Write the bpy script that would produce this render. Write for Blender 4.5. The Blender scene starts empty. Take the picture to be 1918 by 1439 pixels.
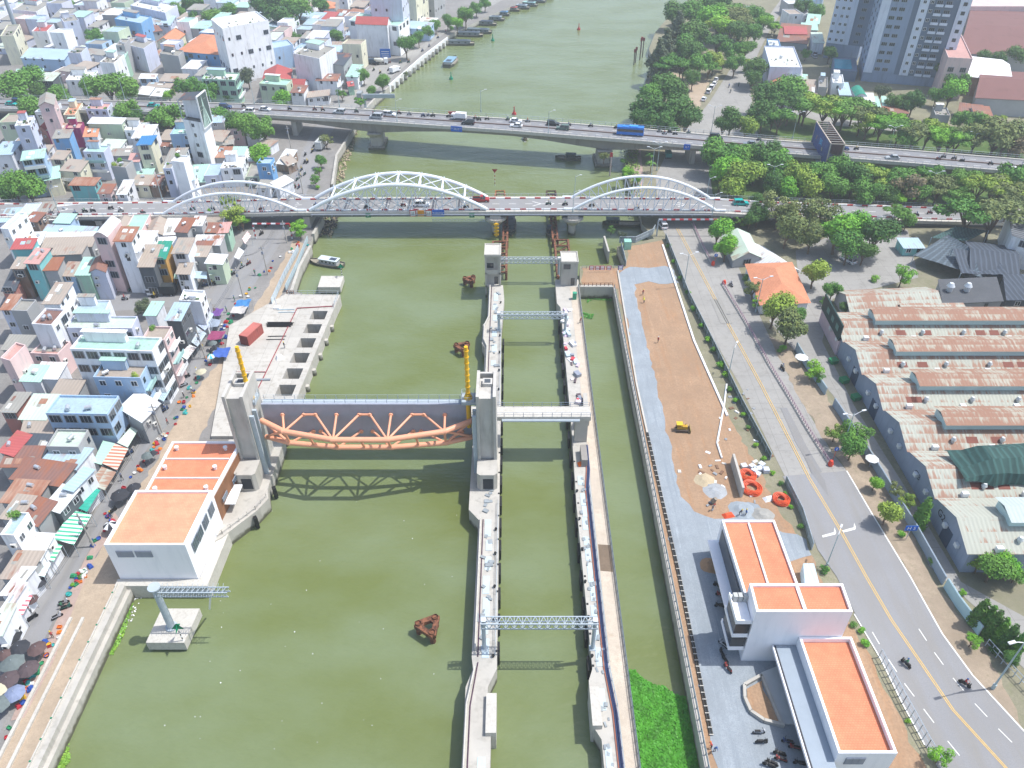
import bpy, bmesh, math, random
from mathutils import Vector, Matrix
from mathutils.geometry import tessellate_polygon
random.seed(7)
R = math.radians
S = bpy.context.scene
COL = S.collection
# ---------------------------------------------------------------- camera
F, H, PITCH, CX, CY = 1450.0, 110.0, R(38), 959.0, 719.5
cd = bpy.data.cameras.new('camera'); cam = bpy.data.objects.new('camera', cd); COL.objects.link(cam)
cam.location = (0, 0, H); cam.rotation_euler = (R(90) - PITCH, 0, 0)
cd.sensor_width = 36; cd.lens = F / 1918 * 36; cd.clip_end = 4000; cd.clip_start = 1
S.camera = cam
# ---------------------------------------------------------------- sky and sun
SUN = Vector((.50, .07, 1)).normalized()
w = bpy.data.worlds.new('World'); S.world = w; w.use_nodes = True
nt = w.node_tree; sky = nt.nodes.new('ShaderNodeTexSky'); sky.sky_type = 'NISHITA'; sky.sun_disc = False
sky.sun_elevation = math.asin(SUN.z); sky.sun_rotation = math.atan2(SUN.x, SUN.y)
sky.air_density = 1.0; sky.dust_density = 2.0
nt.links.new(sky.outputs[0], nt.nodes['Background'].inputs[0]); nt.nodes['Background'].inputs[1].default_value = .15
sd = bpy.data.lights.new('sun', 'SUN'); sd.energy = 3.4; sd.angle = R(.5); sd.color = (1, .98, .955)
so = bpy.data.objects.new('sun', sd); COL.objects.link(so); so.rotation_euler = SUN.to_track_quat('Z', 'Y').to_euler()
S.view_settings.view_transform = 'Standard'; S.view_settings.look = 'None'; S.view_settings.gamma = 1
S.view_settings.exposure = 0.5
S.cycles.max_bounces = 4; S.cycles.diffuse_bounces = 2; S.cycles.glossy_bounces = 2; S.cycles.transmission_bounces = 2
S.cycles.volume_bounces = 1; S.cycles.use_denoising = True

# ---------------------------------------------------------------- survey: photograph pixel -> point of the place at height z
_s, _c = math.sin(PITCH), math.cos(PITCH)
def G(px, py, z=0.0):
    u = (px - CX) / F; v = (py - CY) / F; t = (H - z) / (_s + v * _c)
    return Vector((u * t, (_c - v * _s) * t, z))
def PX(p):
    d = p[1] * _c + (H - p[2]) * _s
    return (CX + F * p[0] / d, CY - F * (p[1] * _s - (H - p[2]) * _c) / d, F / d)
ZL, ZR, ZW = 2.6, 3.0, 3.6      # left bank, right bank, lock walls

# ---------------------------------------------------------------- materials
def lin(h):
    h = h.lstrip('#'); o = []
    for i in (0, 2, 4):
        v = int(h[i:i+2], 16) / 255
        o.append(v / 12.92 if v <= .04045 else ((v + .055) / 1.055) ** 2.4)
    return o
_M = {}
def mat(hx, rough=.8, var=.12, sc=.35, kind='', metal=0, col2=None, amt=.5, bump=0):
    key = (hx, rough, var, sc, kind, metal, col2, amt, bump)
    if key in _M: return _M[key]
    m = bpy.data.materials.new((kind or 'paint') + '_' + hx.strip('#')); _M[key] = m
    m.use_nodes = True; N = m.node_tree; n = N.nodes; L = N.links
    b = n['Principled BSDF']; b.inputs['Roughness'].default_value = rough; b.inputs['Metallic'].default_value = metal
    b.inputs['Specular IOR Level'].default_value = .35
    c = lin(hx)
    def new(t, **k):
        q = n.new(t)
        for a, v in k.items(): setattr(q, a, v)
        return q
    def mix(fac, a, bb, bt='MIX'):
        q = new('ShaderNodeMix', data_type='RGBA', blend_type=bt)
        for s_, v in ((0, fac), (6, a), (7, bb)):
            if hasattr(v, 'is_linked') or hasattr(v, 'links'): L.new(v, q.inputs[s_])
            else: q.inputs[s_].default_value = v if s_ == 0 else (*v, 1)
        return q.outputs[2]
    def ramp(src, lo, hi):
        q = new('ShaderNodeMapRange'); L.new(src, q.inputs[0]); q.inputs[1].default_value = lo; q.inputs[2].default_value = hi
        return q.outputs[0]
    def noise(scale, det=4, vec=None, rgh=.55):
        q = new('ShaderNodeTexNoise'); q.inputs['Scale'].default_value = scale; q.inputs['Detail'].default_value = det
        q.inputs['Roughness'].default_value = rgh
        L.new(vec, q.inputs['Vector']); return q.outputs[0]
    geo = new('ShaderNodeNewGeometry'); pos = geo.outputs['Position']
    def scaled(src, v):
        q = new('ShaderNodeVectorMath', operation='MULTIPLY'); L.new(src, q.inputs[0]); q.inputs[1].default_value = v; return q.outputs[0]
    n1 = noise(sc, 5, pos)
    f = ramp(n1, .3, .7)
    out = mix(f, [x * (1 - var) for x in c], [min(1, x * (1 + var)) for x in c])
    hgt = None
    if kind == 'wall':      # plaster with rain streaks and dirt
        n2 = noise(1, 4, scaled(pos, (.9, .9, .16)))
        out = mix(ramp(n2, .52, .9), out, lin(col2 or '#8d8a82'))
        sp = new('ShaderNodeSeparateXYZ'); L.new(pos, sp.inputs[0]); q = new('ShaderNodeMath', operation='MULTIPLY_ADD'); L.new(noise(.8, 4, pos), q.inputs[0]); q.inputs[1].default_value = -1.6; L.new(sp.outputs[2], q.inputs[2])
        out = mix(ramp(q.outputs[0], .5, -.3), out, lin('#5b5a48'))   # tide mark
    elif kind == 'speck' or kind == 'dirt':
        n2 = noise(sc * 5, 6, pos, .7)
        out = mix(ramp(n2, .5, .5 + .3), out, lin(col2 or '#7a6a58'))
        if kind == 'dirt' and hx in ('#a5886d', '#979fa5'): out = mix(ramp(noise(1, 4, scaled(pos, (.9, .05, 1)), .65), .5, .68), out, lin('#a37d5c' if hx == '#a5886d' else '#868f96')); out = mix(ramp(noise(1, 3, scaled(pos, (2.2, .09, 1)), .6), .58, .72), out, [x * 1.25 for x in c])
        if kind == 'dirt': out = mix(ramp(noise(.22, 5, pos, .75), .42, .72), out, [x * .8 for x in c])
        n3 = noise(sc * 30, 3, pos, .7); out = mix(ramp(n3, .42, .75), out, [x * .72 for x in c]); hgt = n3
    elif kind in ('tin', 'rust'):
        uv = new('ShaderNodeUVMap').outputs[0]
        wv = new('ShaderNodeTexWave', wave_type='BANDS', bands_direction='X'); L.new(uv, wv.inputs[0]); wv.inputs['Scale'].default_value = .42
        hgt = wv.outputs[0]
        out = mix(ramp(hgt, .0, 1.0), out, [x * .88 for x in c])
        n2 = noise(1, 5, scaled(uv, (.9, .16, 1)), .65); n4 = noise(.14, 3, pos)
        q = new('ShaderNodeMath', operation='ADD'); L.new(n2, q.inputs[0]); L.new(n4, q.inputs[1])
        if kind == 'rust':   # rust gathers at the lower end of each row of sheets
            wy = new('ShaderNodeTexWave', wave_type='BANDS', bands_direction='Y', wave_profile='SAW'); L.new(uv, wy.inputs[0]); wy.inputs['Scale'].default_value = .16
            n5 = noise(1, 4, scaled(uv, (1.8, .3, 1)), .6); q2_ = new('ShaderNodeMath', operation='MULTIPLY_ADD'); L.new(wy.outputs[0], q2_.inputs[0]); q2_.inputs[1].default_value = -.24; L.new(q.outputs[0], q2_.inputs[2])
            q3_ = new('ShaderNodeMath', operation='MULTIPLY_ADD'); L.new(n5, q3_.inputs[0]); q3_.inputs[1].default_value = .5; L.new(q2_.outputs[0], q3_.inputs[2])
            out = mix(ramp(q3_.outputs[0], 1.30 - amt * .35, 1.46 - amt * .3), out, lin(col2))
        else: out = mix(ramp(q.outputs[0], 1.18 - amt * .4, 1.40 - amt * .3), out, lin(col2 or '#9a6446'))
    elif kind == 'tile':
        uv = new('ShaderNodeUVMap').outputs[0]
        br = new('ShaderNodeTexBrick'); L.new(uv, br.inputs[0]); br.inputs['Scale'].default_value = 1.0
        br.inputs['Brick Width'].default_value = .42; br.inputs['Row Height'].default_value = .34; br.inputs['Mortar Size'].default_value = .04
        br.inputs['Color1'].default_value = (1, 1, 1, 1); br.inputs['Color2'].default_value = (.8, .8, .8, 1); br.inputs['Mortar'].default_value = (.6, .55, .5, 1)
        out = mix(.55, out, br.outputs[0], 'MULTIPLY'); out = mix(ramp(noise(.35, 5, pos, .7), .5, .8), out, [x * .82 for x in c]); n2 = noise(3, 5, pos, .7); out = mix(ramp(n2, .52, .8), out, lin(col2 or '#b5765a')); hgt = br.outputs[1]
    elif kind == 'slab':    # concrete slabs with joints and stains
        br = new('ShaderNodeTexBrick'); L.new(pos, br.inputs[0]); br.offset = 0; br.inputs['Scale'].default_value = 1
        br.inputs['Brick Width'].default_value = 4.5; br.inputs['Row Height'].default_value = 5; br.inputs['Mortar Size'].default_value = .035
        br.inputs['Color1'].default_value = (1, 1, 1, 1); br.inputs['Color2'].default_value = (.93, .93, .93, 1); br.inputs['Mortar'].default_value = (.5, .5, .5, 1)
        out = mix(.8, out, br.outputs[0], 'MULTIPLY'); n2 = noise(.8, 6, pos, .7); out = mix(ramp(n2, .5, .8), out, lin(col2 or '#8f8a80'))
    elif kind == 'asph':
        n2 = noise(1, 5, scaled(pos, (.5, .06, .5)), .6); out = mix(ramp(n2, .42, .75), out, lin(col2 or '#8b8780'))
        n3 = noise(9, 2, pos, .7); out = mix(ramp(n3, .35, .75), out, [x * .8 for x in c])
    elif kind == 'steel':   # rusty iron
        n2 = noise(1.6, 6, pos, .75); out = mix(ramp(n2, .4, .65), out, lin(col2 or '#3b2a22')); hgt = n2
    elif kind == 'leaf':
        oi = new('ShaderNodeObjectInfo'); hs = new('ShaderNodeHueSaturation'); L.new(out, hs.inputs['Color'])
        q = new('ShaderNodeMapRange'); L.new(oi.outputs['Random'], q.inputs[0]); q.inputs[3].default_value = .478; q.inputs[4].default_value = .515; L.new(q.outputs[0], hs.inputs['Hue'])
        q = new('ShaderNodeMapRange'); L.new(oi.outputs['Random'], q.inputs[0]); q.inputs[3].default_value = 1.25; q.inputs[4].default_value = .8; L.new(q.outputs[0], hs.inputs['Value'])
        out = hs.outputs[0]; n2 = noise(.9, 2, pos); out = mix(ramp(n2, .45, .7), out, lin(col2) if col2 else [c[0] * 1.7, c[1] * 1.45, c[2]])
        b.inputs['Subsurface Weight'].default_value = 0
    elif kind == 'net':
        uv = new('ShaderNodeUVMap').outputs[0]; wv = new('ShaderNodeTexWave'); L.new(uv, wv.inputs[0]); wv.inputs['Scale'].default_value = .25; wv.inputs['Distortion'].default_value = 1.5
        out = mix(ramp(wv.outputs[0], .55, 1), out, [x * 1.7 for x in c]); hgt = wv.outputs[0]
    elif kind == 'stripe':
        uv = new('ShaderNodeUVMap').outputs[0]
        wv = new('ShaderNodeTexWave', wave_type='BANDS', bands_direction='X'); L.new(uv, wv.inputs[0]); wv.inputs['Scale'].default_value = amt
        out = mix(ramp(wv.outputs[0], .45, .55), out, lin(col2))
    L.new(out, b.inputs['Base Color'])
    if hgt is not None or bump:
        bp = new('ShaderNodeBump'); bp.inputs['Strength'].default_value = .35; bp.inputs['Distance'].default_value = .06 if kind != 'tile' else .03
        L.new(hgt if hgt is not None else noise(4, 4, pos), bp.inputs['Height']); L.new(bp.outputs[0], b.inputs['Normal'])
    return m

def water_mat():
    m = bpy.data.materials.new('river_water'); m.use_nodes = True; N = m.node_tree; n = N.nodes; L = N.links; b = n['Principled BSDF']
    geo = n.new('ShaderNodeNewGeometry'); pos = geo.outputs['Position']
    def noise(sc, v, d=3):
        q = n.new('ShaderNodeTexNoise'); q.inputs['Scale'].default_value = sc; q.inputs['Detail'].default_value = d
        mv = n.new('ShaderNodeVectorMath'); mv.operation = 'MULTIPLY'; L.new(pos, mv.inputs[0]); mv.inputs[1].default_value = v; L.new(mv.outputs[0], q.inputs['Vector']); return q.outputs[0]
    big = noise(.03, (1, 1.8, 1), 4)
    r = n.new('ShaderNodeValToRGB'); L.new(big, r.inputs[0]); r.color_ramp.elements[0].position = .36; r.color_ramp.elements[1].position = .62
    r.color_ramp.elements[0].color = (*lin('#67713f'), 1); r.color_ramp.elements[1].color = (*lin('#727e5a'), 1)
    L.new(r.outputs[0], b.inputs['Base Color']); b.inputs['Roughness'].default_value = .16; b.inputs['IOR'].default_value = 1.42
    b1 = noise(.9, (.6, 1.4, 1), 6); b2 = noise(.16, (.7, 1.5, 1), 3)
    ad = n.new('ShaderNodeMath'); ad.operation = 'MULTIPLY_ADD'; L.new(b2, ad.inputs[0]); ad.inputs[1].default_value = 2.2; L.new(b1, ad.inputs[2])
    bp = n.new('ShaderNodeBump'); bp.inputs['Strength'].default_value = .55; bp.inputs['Distance'].default_value = .24; L.new(ad.outputs[0], bp.inputs['Height']); L.new(bp.outputs[0], b.inputs['Normal'])
    return m
def glass(hx='#26303a', rough=.12):
    k = ('glass', hx)
    if k not in _M:
        m = mat(hx, rough, .05, .5).copy(); m.name = 'dark_glass'; m.node_tree.nodes['Principled BSDF'].inputs['Specular IOR Level'].default_value = .8; _M[k] = m
    return _M[k]

# ---------------------------------------------------------------- mesh builder
class MB:
    def __init__(s): s.v = []; s.f = []; s.m = []
    def face(s, pts, m=0):
        i = len(s.v); s.v += [tuple(p) for p in pts]; s.f.append(tuple(range(i, i + len(pts)))); s.m.append(m); return s
    def quad(s, a, b, c, d, m=0): return s.face((a, b, c, d), m)
    def prism(s, pts, z0, z1, m=0, top=True, bot=False, mt=None):
        """pts: ccw xy polygon"""
        pts = [(p[0], p[1]) for p in pts]
        a = sum(pts[i - 1][0] * pts[i][1] - pts[i][0] * pts[i - 1][1] for i in range(len(pts)))
        if a < 0: pts = pts[::-1]
        n = len(pts)
        for i in range(n):
            p, q = pts[i], pts[(i + 1) % n]
            s.quad((*p, z0), (*q, z0), (*q, z1), (*p, z1), m)
        for on, z, rv in ((top, z1, 0), (bot, z0, 1)):
            if not on: continue
            mm = m if mt is None or rv else mt
            if n == 4: s.face([(*p, z) for p in (pts[::-1] if rv else pts)], mm)
            else:
                for t in tessellate_polygon([[Vector((*p, 0)) for p in pts]]):
                    tri = [pts[k] for k in t]
                    ar = (tri[1][0]-tri[0][0])*(tri[2][1]-tri[0][1])-(tri[2][0]-tri[0][0])*(tri[1][1]-tri[0][1])
                    if (ar < 0) != bool(rv): tri = tri[::-1]
                    s.face([(*p, z) for p in tri], mm)
        return s
    def box(s, c, d, m=0, rz=0, taper=1.0):
        x, y, z = c; a, b, h = d[0] / 2, d[1] / 2, d[2]
        co, si = math.cos(rz), math.sin(rz)
        P = lambda u, v, t: (x + u * co - v * si, y + u * si + v * co, t)
        lo = [P(*q, z) for q in ((-a, -b), (a, -b), (a, b), (-a, b))]; hi = [P(q[0] * taper, q[1] * taper, z + h) for q in ((-a, -b), (a, -b), (a, b), (-a, b))]
        for i in range(4): j = (i + 1) % 4; s.quad(lo[i], lo[j], hi[j], hi[i], m)
        s.face(hi, m); s.face(lo[::-1], m); return s
    def beam(s, p, q, w, h=None, m=0):
        """square bar between two points"""
        return s.tube(p, q, w * .707, 4, m, h, roll=math.pi / 4)
    def tube(s, p, q, r, n=8, m=0, r2=None, cap=True, roll=0):
        p, q = Vector(p), Vector(q); d = q - p
        if d.length < 1e-6: return s
        d.normalize(); up = Vector((0, 0, 1)) if abs(d.z) < .95 else Vector((0, 1, 0))
        a = d.cross(up).normalized(); b = d.cross(a)
        if r2 is None: r2 = r
        A, B = [], []
        for i in range(n):
            t = 2 * math.pi * i / n + roll; o = a * math.cos(t) + b * math.sin(t)
            A.append(p + o * r); B.append(q + o * r2)
        for i in range(n):
            j = (i + 1) % n; s.quad(A[i], B[i], B[j], A[j], m)
        if cap: s.face(A, m); s.face(B[::-1], m)
        return s
    def path(s, pts, r, n=8, m=0):
        for a, b in zip(pts, pts[1:]): s.tube(a, b, r, n, m)
        return s
    def strip(s, pts, w, z0, z1, m=0):
        """wall of width w along an xy(z) polyline"""
        for a, b in zip(pts, pts[1:]):
            a, b = Vector(a[:2]), Vector(b[:2]); d = (b - a)
            if d.length < 1e-6: continue
            d.normalize(); k = Vector((-d.y, d.x)) * w / 2
            s.prism([a - k, b - k, b + k, a + k], z0, z1, m)
        return s
    def mesh(s, name, mats, org=(0, 0, 0), smooth=False):
        me = bpy.data.meshes.new(name); o = Vector(org)
        me.from_pydata([(v[0] - o[0], v[1] - o[1], v[2] - o[2]) for v in s.v], [], s.f)
        if not isinstance(mats, (list, tuple)): mats = [mats]
        for q in mats: me.materials.append(q)
        me.polygons.foreach_set('material_index', s.m)
        uv = me.uv_layers.new(name='UVMap'); data = []
        for f in s.f:
            P = [Vector(s.v[i]) for i in f]; e = P[1] - P[0]
            if e.length < 1e-6: e = Vector((1, 0, 0))
            e.normalize(); nn = (P[1] - P[0]).cross(P[2] - P[1]) if len(P) > 2 else Vector((0, 0, 1))
            g = nn.cross(e)
            if g.length > 1e-9: g.normalize()
            for p in P: r = p - P[0]; data += [r.dot(e), r.dot(g)]
        uv.data.foreach_set('uv', data)
        if smooth: me.polygons.foreach_set('use_smooth', [True] * len(s.f))
        return me
    def build(s, name, mats, parent=None, org=None, smooth=False, **k):
        if org is None: org = wloc(parent) if parent else (0, 0, 0)
        o = bpy.data.objects.new(name, s.mesh(name, mats, org, smooth)); COL.objects.link(o)
        if parent: o.parent = parent
        else: o.location = org
        return tag(o, **k)
def wloc(o):
    v = Vector((0, 0, 0))
    while o: v += Vector(o.location); o = o.parent
    return v
def tag(o, label=None, cat=None, group=None, kind=None):
    if label: o['label'] = label
    if cat: o['category'] = cat
    if group: o['group'] = group
    if kind: o['kind'] = kind
    return o
def empty(name, loc, label, cat, group=None, rz=0, kind=None):
    o = bpy.data.objects.new(name, None); o.empty_display_size = .5; COL.objects.link(o); o.location = loc; o.rotation_euler.z = rz
    return tag(o, label, cat, group, kind)
# a prototype: [(part name, mesh, [sub-parts])]; place() copies it as a thing with its own parts
def place(P, name, loc, rz, label, cat, group=None, sc=1.0, over=None, only=None):
    if len(P) == 1 and not P[0][2]:
        o = bpy.data.objects.new(name, P[0][1]); COL.objects.link(o); recol(o, over, P[0][0])
    else:
        o = bpy.data.objects.new(name, None); o.empty_display_size = .3; COL.objects.link(o)
        def add(parts, par):
            for q in parts:
                c = bpy.data.objects.new(q[0], q[1]); c.parent = par; COL.objects.link(c); recol(c, over, q[0])
                if len(q) > 3: c.location = q[3]
                add(q[2], c)
        add(P, o)
    o.location = loc; o.rotation_euler.z = rz
    o.scale = sc if isinstance(sc, (tuple, list)) else (sc,) * 3
    return tag(o, label, cat, group)
def recol(o, over, part):
    if over and part in over:
        for i, m in over[part].items():
            o.material_slots[i].link = 'OBJECT'; o.material_slots[i].material = m
def sheet(name, pts, z, m, label, cat='ground', kind='structure', px=True, thick=0, **k):
    b = MB(); P = [G(*p, z) for p in pts] if px else [Vector((*p[:2], z)) for p in pts]
    if name in ('dirt_field', 'gravel_road', 'roadside_verge', 'planter_soil', 'sandy_path', 'park_lawn', 'tree_belt_lawn', 'far_yard', 'far_lot', 'park_path'):   # ragged edge
        q = random.Random(len(pts)); Q = []
        for a, c in zip(P, P[1:] + P[:1]):
            n = max(1, int((c - a).length / 1.6)); Q += [a.lerp(c, i / n) + (Vector((q.uniform(-.45, .45), q.uniform(-.3, .3), 0)) if i else Vector()) for i in range(n)]
        P = Q
    b.prism(P, z - thick, z, 0) if thick else b.prism(P, z, z, 0)
    if not thick:   # keep the top only
        b2 = MB(); n = len(P); b2.v = b.v; b2.f = b.f[n:]; b2.m = b.m[n:]
        used = sorted({i for f in b2.f for i in f}); mp = {a: i for i, a in enumerate(used)}
        b2.v = [b.v[i] for i in used]; b2.f = [tuple(mp[i] for i in f) for f in b2.f]; b = b2
    return b.build(name, m, label=label, cat=cat, kind=kind, **k)
def text(s, size, name, m, parent, loc, rot, ext=.01):
    c = bpy.data.curves.new(name, 'FONT'); c.body = s; c.size = size; c.extrude = ext; c.align_x = 'CENTER'; c.align_y = 'CENTER'; c.space_line = .85
    q = bpy.data.objects.new('t', c); COL.objects.link(q); me = bpy.data.meshes.new_from_object(q.evaluated_get(bpy.context.evaluated_depsgraph_get())); bpy.data.objects.remove(q); me.name = name
    me.materials.clear(); me.materials.append(m); o = bpy.data.objects.new(name, me); COL.objects.link(o); o.parent = parent
    o.location = Vector(loc) - wloc(parent); o.rotation_euler = rot; return o
ORD = 'first second third fourth fifth sixth seventh eighth ninth tenth eleventh twelfth thirteenth fourteenth fifteenth sixteenth seventeenth eighteenth nineteenth twentieth'.split()
TENS = {2: 'twenty', 3: 'thirty', 4: 'forty', 5: 'fifty', 6: 'sixty', 7: 'seventy', 8: 'eighty', 9: 'ninety'}
TH = {2: 'twentieth', 3: 'thirtieth', 4: 'fortieth', 5: 'fiftieth', 6: 'sixtieth', 7: 'seventieth', 8: 'eightieth', 9: 'ninetieth'}
def ordn(i):
    if i <= 20: return ORD[i - 1]
    t, u = divmod(i, 10)
    return (TH[t] if u == 0 else TENS[t] + '-' + ORD[u - 1]) if t < 10 else str(i) + 'th'
def uniq():
    d = {}
    for o in COL.objects:
        if o.parent is None and o.get('label') and o.get('kind') not in ('structure', 'stuff'): d.setdefault(o['label'], []).append(o)
    for lab, os_ in d.items():
        if len(os_) < 2: continue
        os_.sort(key=lambda o: PX(o.location)[0])
        for i, o in enumerate(os_):
            t = 'leftmost' if i == 0 else 'rightmost' if i == len(os_) - 1 else ordn(i + 1) + ' from left'
            n = 16 - len(t.split()); o['label'] = ' '.join(lab.split()[:n]).rstrip(',') + ', ' + t
# ================================================================ SETTING
conc = mat('#b3afa6', .85, .08, .3, 'wall', col2='#8f8b82'); concd = mat('#b0aca4', .85, .1, .4, 'wall', col2='#6d6a64')
concl = mat('#c6c2b8', .85, .08, .4, 'speck', col2='#9f988c'); slabm = mat('#b9b5ac', .9, .08, .12, 'slab', col2='#958d80')
steelg = mat('#a9b4bb', .5, .06, 1); white = mat('#e4e6e6', .6, .05, .6); whitew = mat('#e6e9ec', .7, .04, .2, 'wall', col2='#c9ccce')
black = mat('#1b1b1d', .6, .2, 2); rust = mat('#8a5a41', .9, .3, 1.2, 'steel', col2='#3a2a24'); yellow = mat('#e3b21c', .45, .06, 1)
orange = mat('#eaa684', .45, .05, .6); grey = mat('#8b929e', .6, .08, .6, 'wall', col2='#7d8490'); red = mat('#b3322f', .6, .1, 1)
asph = mat('#8f8f90', .9, .07, .1, 'asph'); asphl = mat('#989691', .9, .07, .12, 'slab', col2='#807d77'); asphd = mat('#7e7d7d', .9, .1, .25, 'dirt', col2='#5d5b58')
dirt = mat('#a5886d', .95, .1, .08, 'dirt', col2='#9c7c60'); gravel = mat('#979fa5', .95, .1, .2, 'dirt', col2='#858e95'); sand = mat('#b3a18b', .95, .12, .2, 'dirt', col2='#8f8270')
grass = mat('#4f6a30', .95, .3, .15, 'dirt', col2='#7f7550'); soil = mat('#8a8670', .95, .2, .15, 'dirt', col2='#68713f'); urban = mat('#8d8a86', .95, .15, .1, 'dirt', col2='#6d6a66')
linew = mat('#dcdcd6', .7, .08, 2); liney = mat('#d3ae62', .7, .08, 2); pave = mat('#b09a8f', .9, .1, .4, 'dirt', col2='#8d7a70')

sheet('river_water', [(-700, 30), (700, 30), (700, 1600), (-700, 1600)], 0, water_mat(), 'olive green river water filling the channel and the lock', 'water', px=False)
sheet('river_bed', [(-900, -50), (900, -50), (900, 1700), (-900, 1700)], -3, soil, 'muddy river bed under the whole scene', 'ground', px=False)
LB = [(62, 1460), (150, 1270), (232, 1102), (375, 1100), (440, 975), (447, 962), (497, 905), (505, 880), (505, 800), (486, 748), (582, 574), (566, 550), (545, 545), (560, 500), (580, 462), (586, 440), (604, 405), (618, 350), (628, 290), (656, 248), (672, 215), (702, 184), (730, 160), (790, 105), (838, 68), (870, 52), (920, 28), (985, 0), (1030, -40)]
RB = [(1325, 1460), (1252, 1080), (1180, 720), (1149, 541), (1086, 541), (1086, 499), (1172, 499), (1156, 462), (1225, 447), (1203, 420), (1196, 385), (1180, 345), (1172, 300), (1182, 262), (1190, 225), (1196, 190), (1210, 150), (1224, 112), (1215, 92), (1228, 60), (1262, 20), (1290, 0), (1330, -40)]
def land(name, pts, z, sgn, m, lab):
    P = [G(*p, z) for p in pts]; P = [Vector((P[0].x, 25, z))] + P
    P += [Vector((P[-1].x + sgn * -10, 900, z)), Vector((P[-1].x, 1600, z)), Vector((sgn * 900, 1600, z)), Vector((sgn * 900, 25, z))]
    MB().prism(P, -3, z, 1, mt=0).build(name, [m, conc], label=lab, cat='ground', kind='structure')
land('left_bank_ground', LB, ZL, -1, urban, 'grey city ground of the left river bank')
land('right_bank_ground', RB, ZR, 1, soil, 'ground of the right river bank with concrete edge')
def road(name, L, Rr, z, m, lab, cat='road', **k): return sheet(name, L + Rr[::-1], z, m, lab, cat, **k)
# left bank roads and paths
MSL = [(-40, 1390), (0, 1255), (60, 1130), (112, 1060), (170, 975), (225, 885), (280, 790), (330, 700), (365, 640), (395, 590), (405, 572), (140, 592), (-30, 600)]
MSR = [(-40, 1450), (0, 1372), (82, 1200), (128, 1100), (190, 990), (262, 862), (305, 795), (345, 735), (405, 640), (452, 570), (485, 520), (540, 432)]
sheet('market_street', [(-40, 1480)] + MSR[1:] + [(560, 400), (612, 262), (650, 205), (618, 200), (585, 245), (545, 330), (530, 400), (470, 440), (425, 495), (400, 540), (140, 552), (-30, 556), (-30, 600), (140, 588), (405, 570)] + MSL[:10][::-1], ZL + .02, asph, 'grey asphalt street along the market and under the bridges', 'road')
road('far_riverside_road', [(612, 205), (660, 175), (690, 130), (740, 112), (790, 85), (845, 45), (880, 22), (930, -12)], [(668, 205), (702, 170), (745, 135), (790, 98), (825, 68), (865, 44), (905, 20), (965, -12)], ZL + .03, asphl, 'pale riverside road beyond the far bridge')
sheet('sandy_path', [(60, 1452), (231, 1104), (240, 1095), (350, 860), (440, 700), (530, 545), (575, 460), (552, 448), (500, 540), (420, 665), (360, 740), (300, 850), (215, 990), (165, 1060), (110, 1180), (10, 1400), (-40, 1480)], ZL + .03, sand, 'sandy strip between the market and the river wall', 'path')
sheet('brick_pavement', [(180, 1040), (225, 975), (215, 960), (160, 1045), (135, 1100), (60, 1260), (20, 1350), (45, 1345), (100, 1240), (145, 1120)], ZL + .05, pave, 'reddish brick pavement at the edge of the market street', 'pavement')
# right bank
sheet('dirt_field', [(1180, 462), (1240, 450), (1255, 500), (1300, 640), (1370, 790), (1420, 880), (1460, 960), (1500, 1010), (1560, 1120), (1640, 1250), (1740, 1460), (1330, 1460), (1255, 1080), (1184, 720), (1158, 541), (1090, 538), (1090, 502), (1170, 502)], ZR + .02, dirt, 'bare orange brown earth of the building site', 'ground')
GR = [(1160, 512), (1180, 500), (1215, 502), (1245, 498), (1258, 502), (1272, 530), (1235, 532), (1215, 527), (1188, 533), (1193, 560), (1206, 620), (1222, 680), (1232, 735), (1246, 790), (1262, 870), (1275, 930), (1300, 958), (1338, 972), (1385, 968), (1400, 940), (1420, 945), (1450, 990), (1510, 1010), (1520, 1040), (1470, 1060), (1500, 1250), (1540, 1460), (1345, 1460), (1330, 1370), (1270, 1080), (1212, 812), (1193, 720)]
sheet('gravel_road', GR, ZR + .05, gravel, 'blue grey gravel track beside the canal', 'road')
RL = [(1250, 448), (1262, 490), (1300, 570), (1345, 650), (1385, 720), (1443, 838), (1470, 892), (1509, 970), (1532, 1030), (1567, 1080), (1603, 1152), (1650, 1235), (1690, 1317), (1732, 1395), (1775, 1470)]
RRt = [(1350, 440), (1375, 480), (1408, 560), (1440, 628), (1497, 745), (1560, 850), (1586, 882), (1635, 965), (1705, 1080), (1765, 1187), (1822, 1265), (1918, 1370), (1990, 1440)]
sheet('main_road', [(1478, 0), (1440, 60), (1420, 100), (1402, 150), (1410, 200), (1420, 255), (1330, 330), (1345, 430)] + RRt + [(2000, 1500), (1790, 1500)] + RL[::-1] + [(1236, 420), (1228, 330), (1262, 262), (1300, 228), (1330, 190), (1355, 150), (1400, 80), (1440, 30), (1462, 0)], ZR + .04, asphl, 'long pale concrete road along the right bank', 'road')
sheet('asphalt_stretch', [(1466, 892), (1586, 882), (1635, 965), (1705, 1080), (1765, 1187), (1822, 1265), (1918, 1370), (2000, 1450), (1780, 1480), (1732, 1395), (1690, 1317), (1650, 1235), (1603, 1152), (1567, 1080), (1532, 1030), (1509, 970)], ZR + .08, asph, 'darker asphalt stretch of the road near the camera', 'road')
sheet('brick_walk', [(1182, 262), (1198, 262), (1205, 330), (1200, 385), (1190, 385), (1186, 330)], ZR + .05, pave, 'red brick riverside walk between the bridges', 'pavement')
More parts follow.
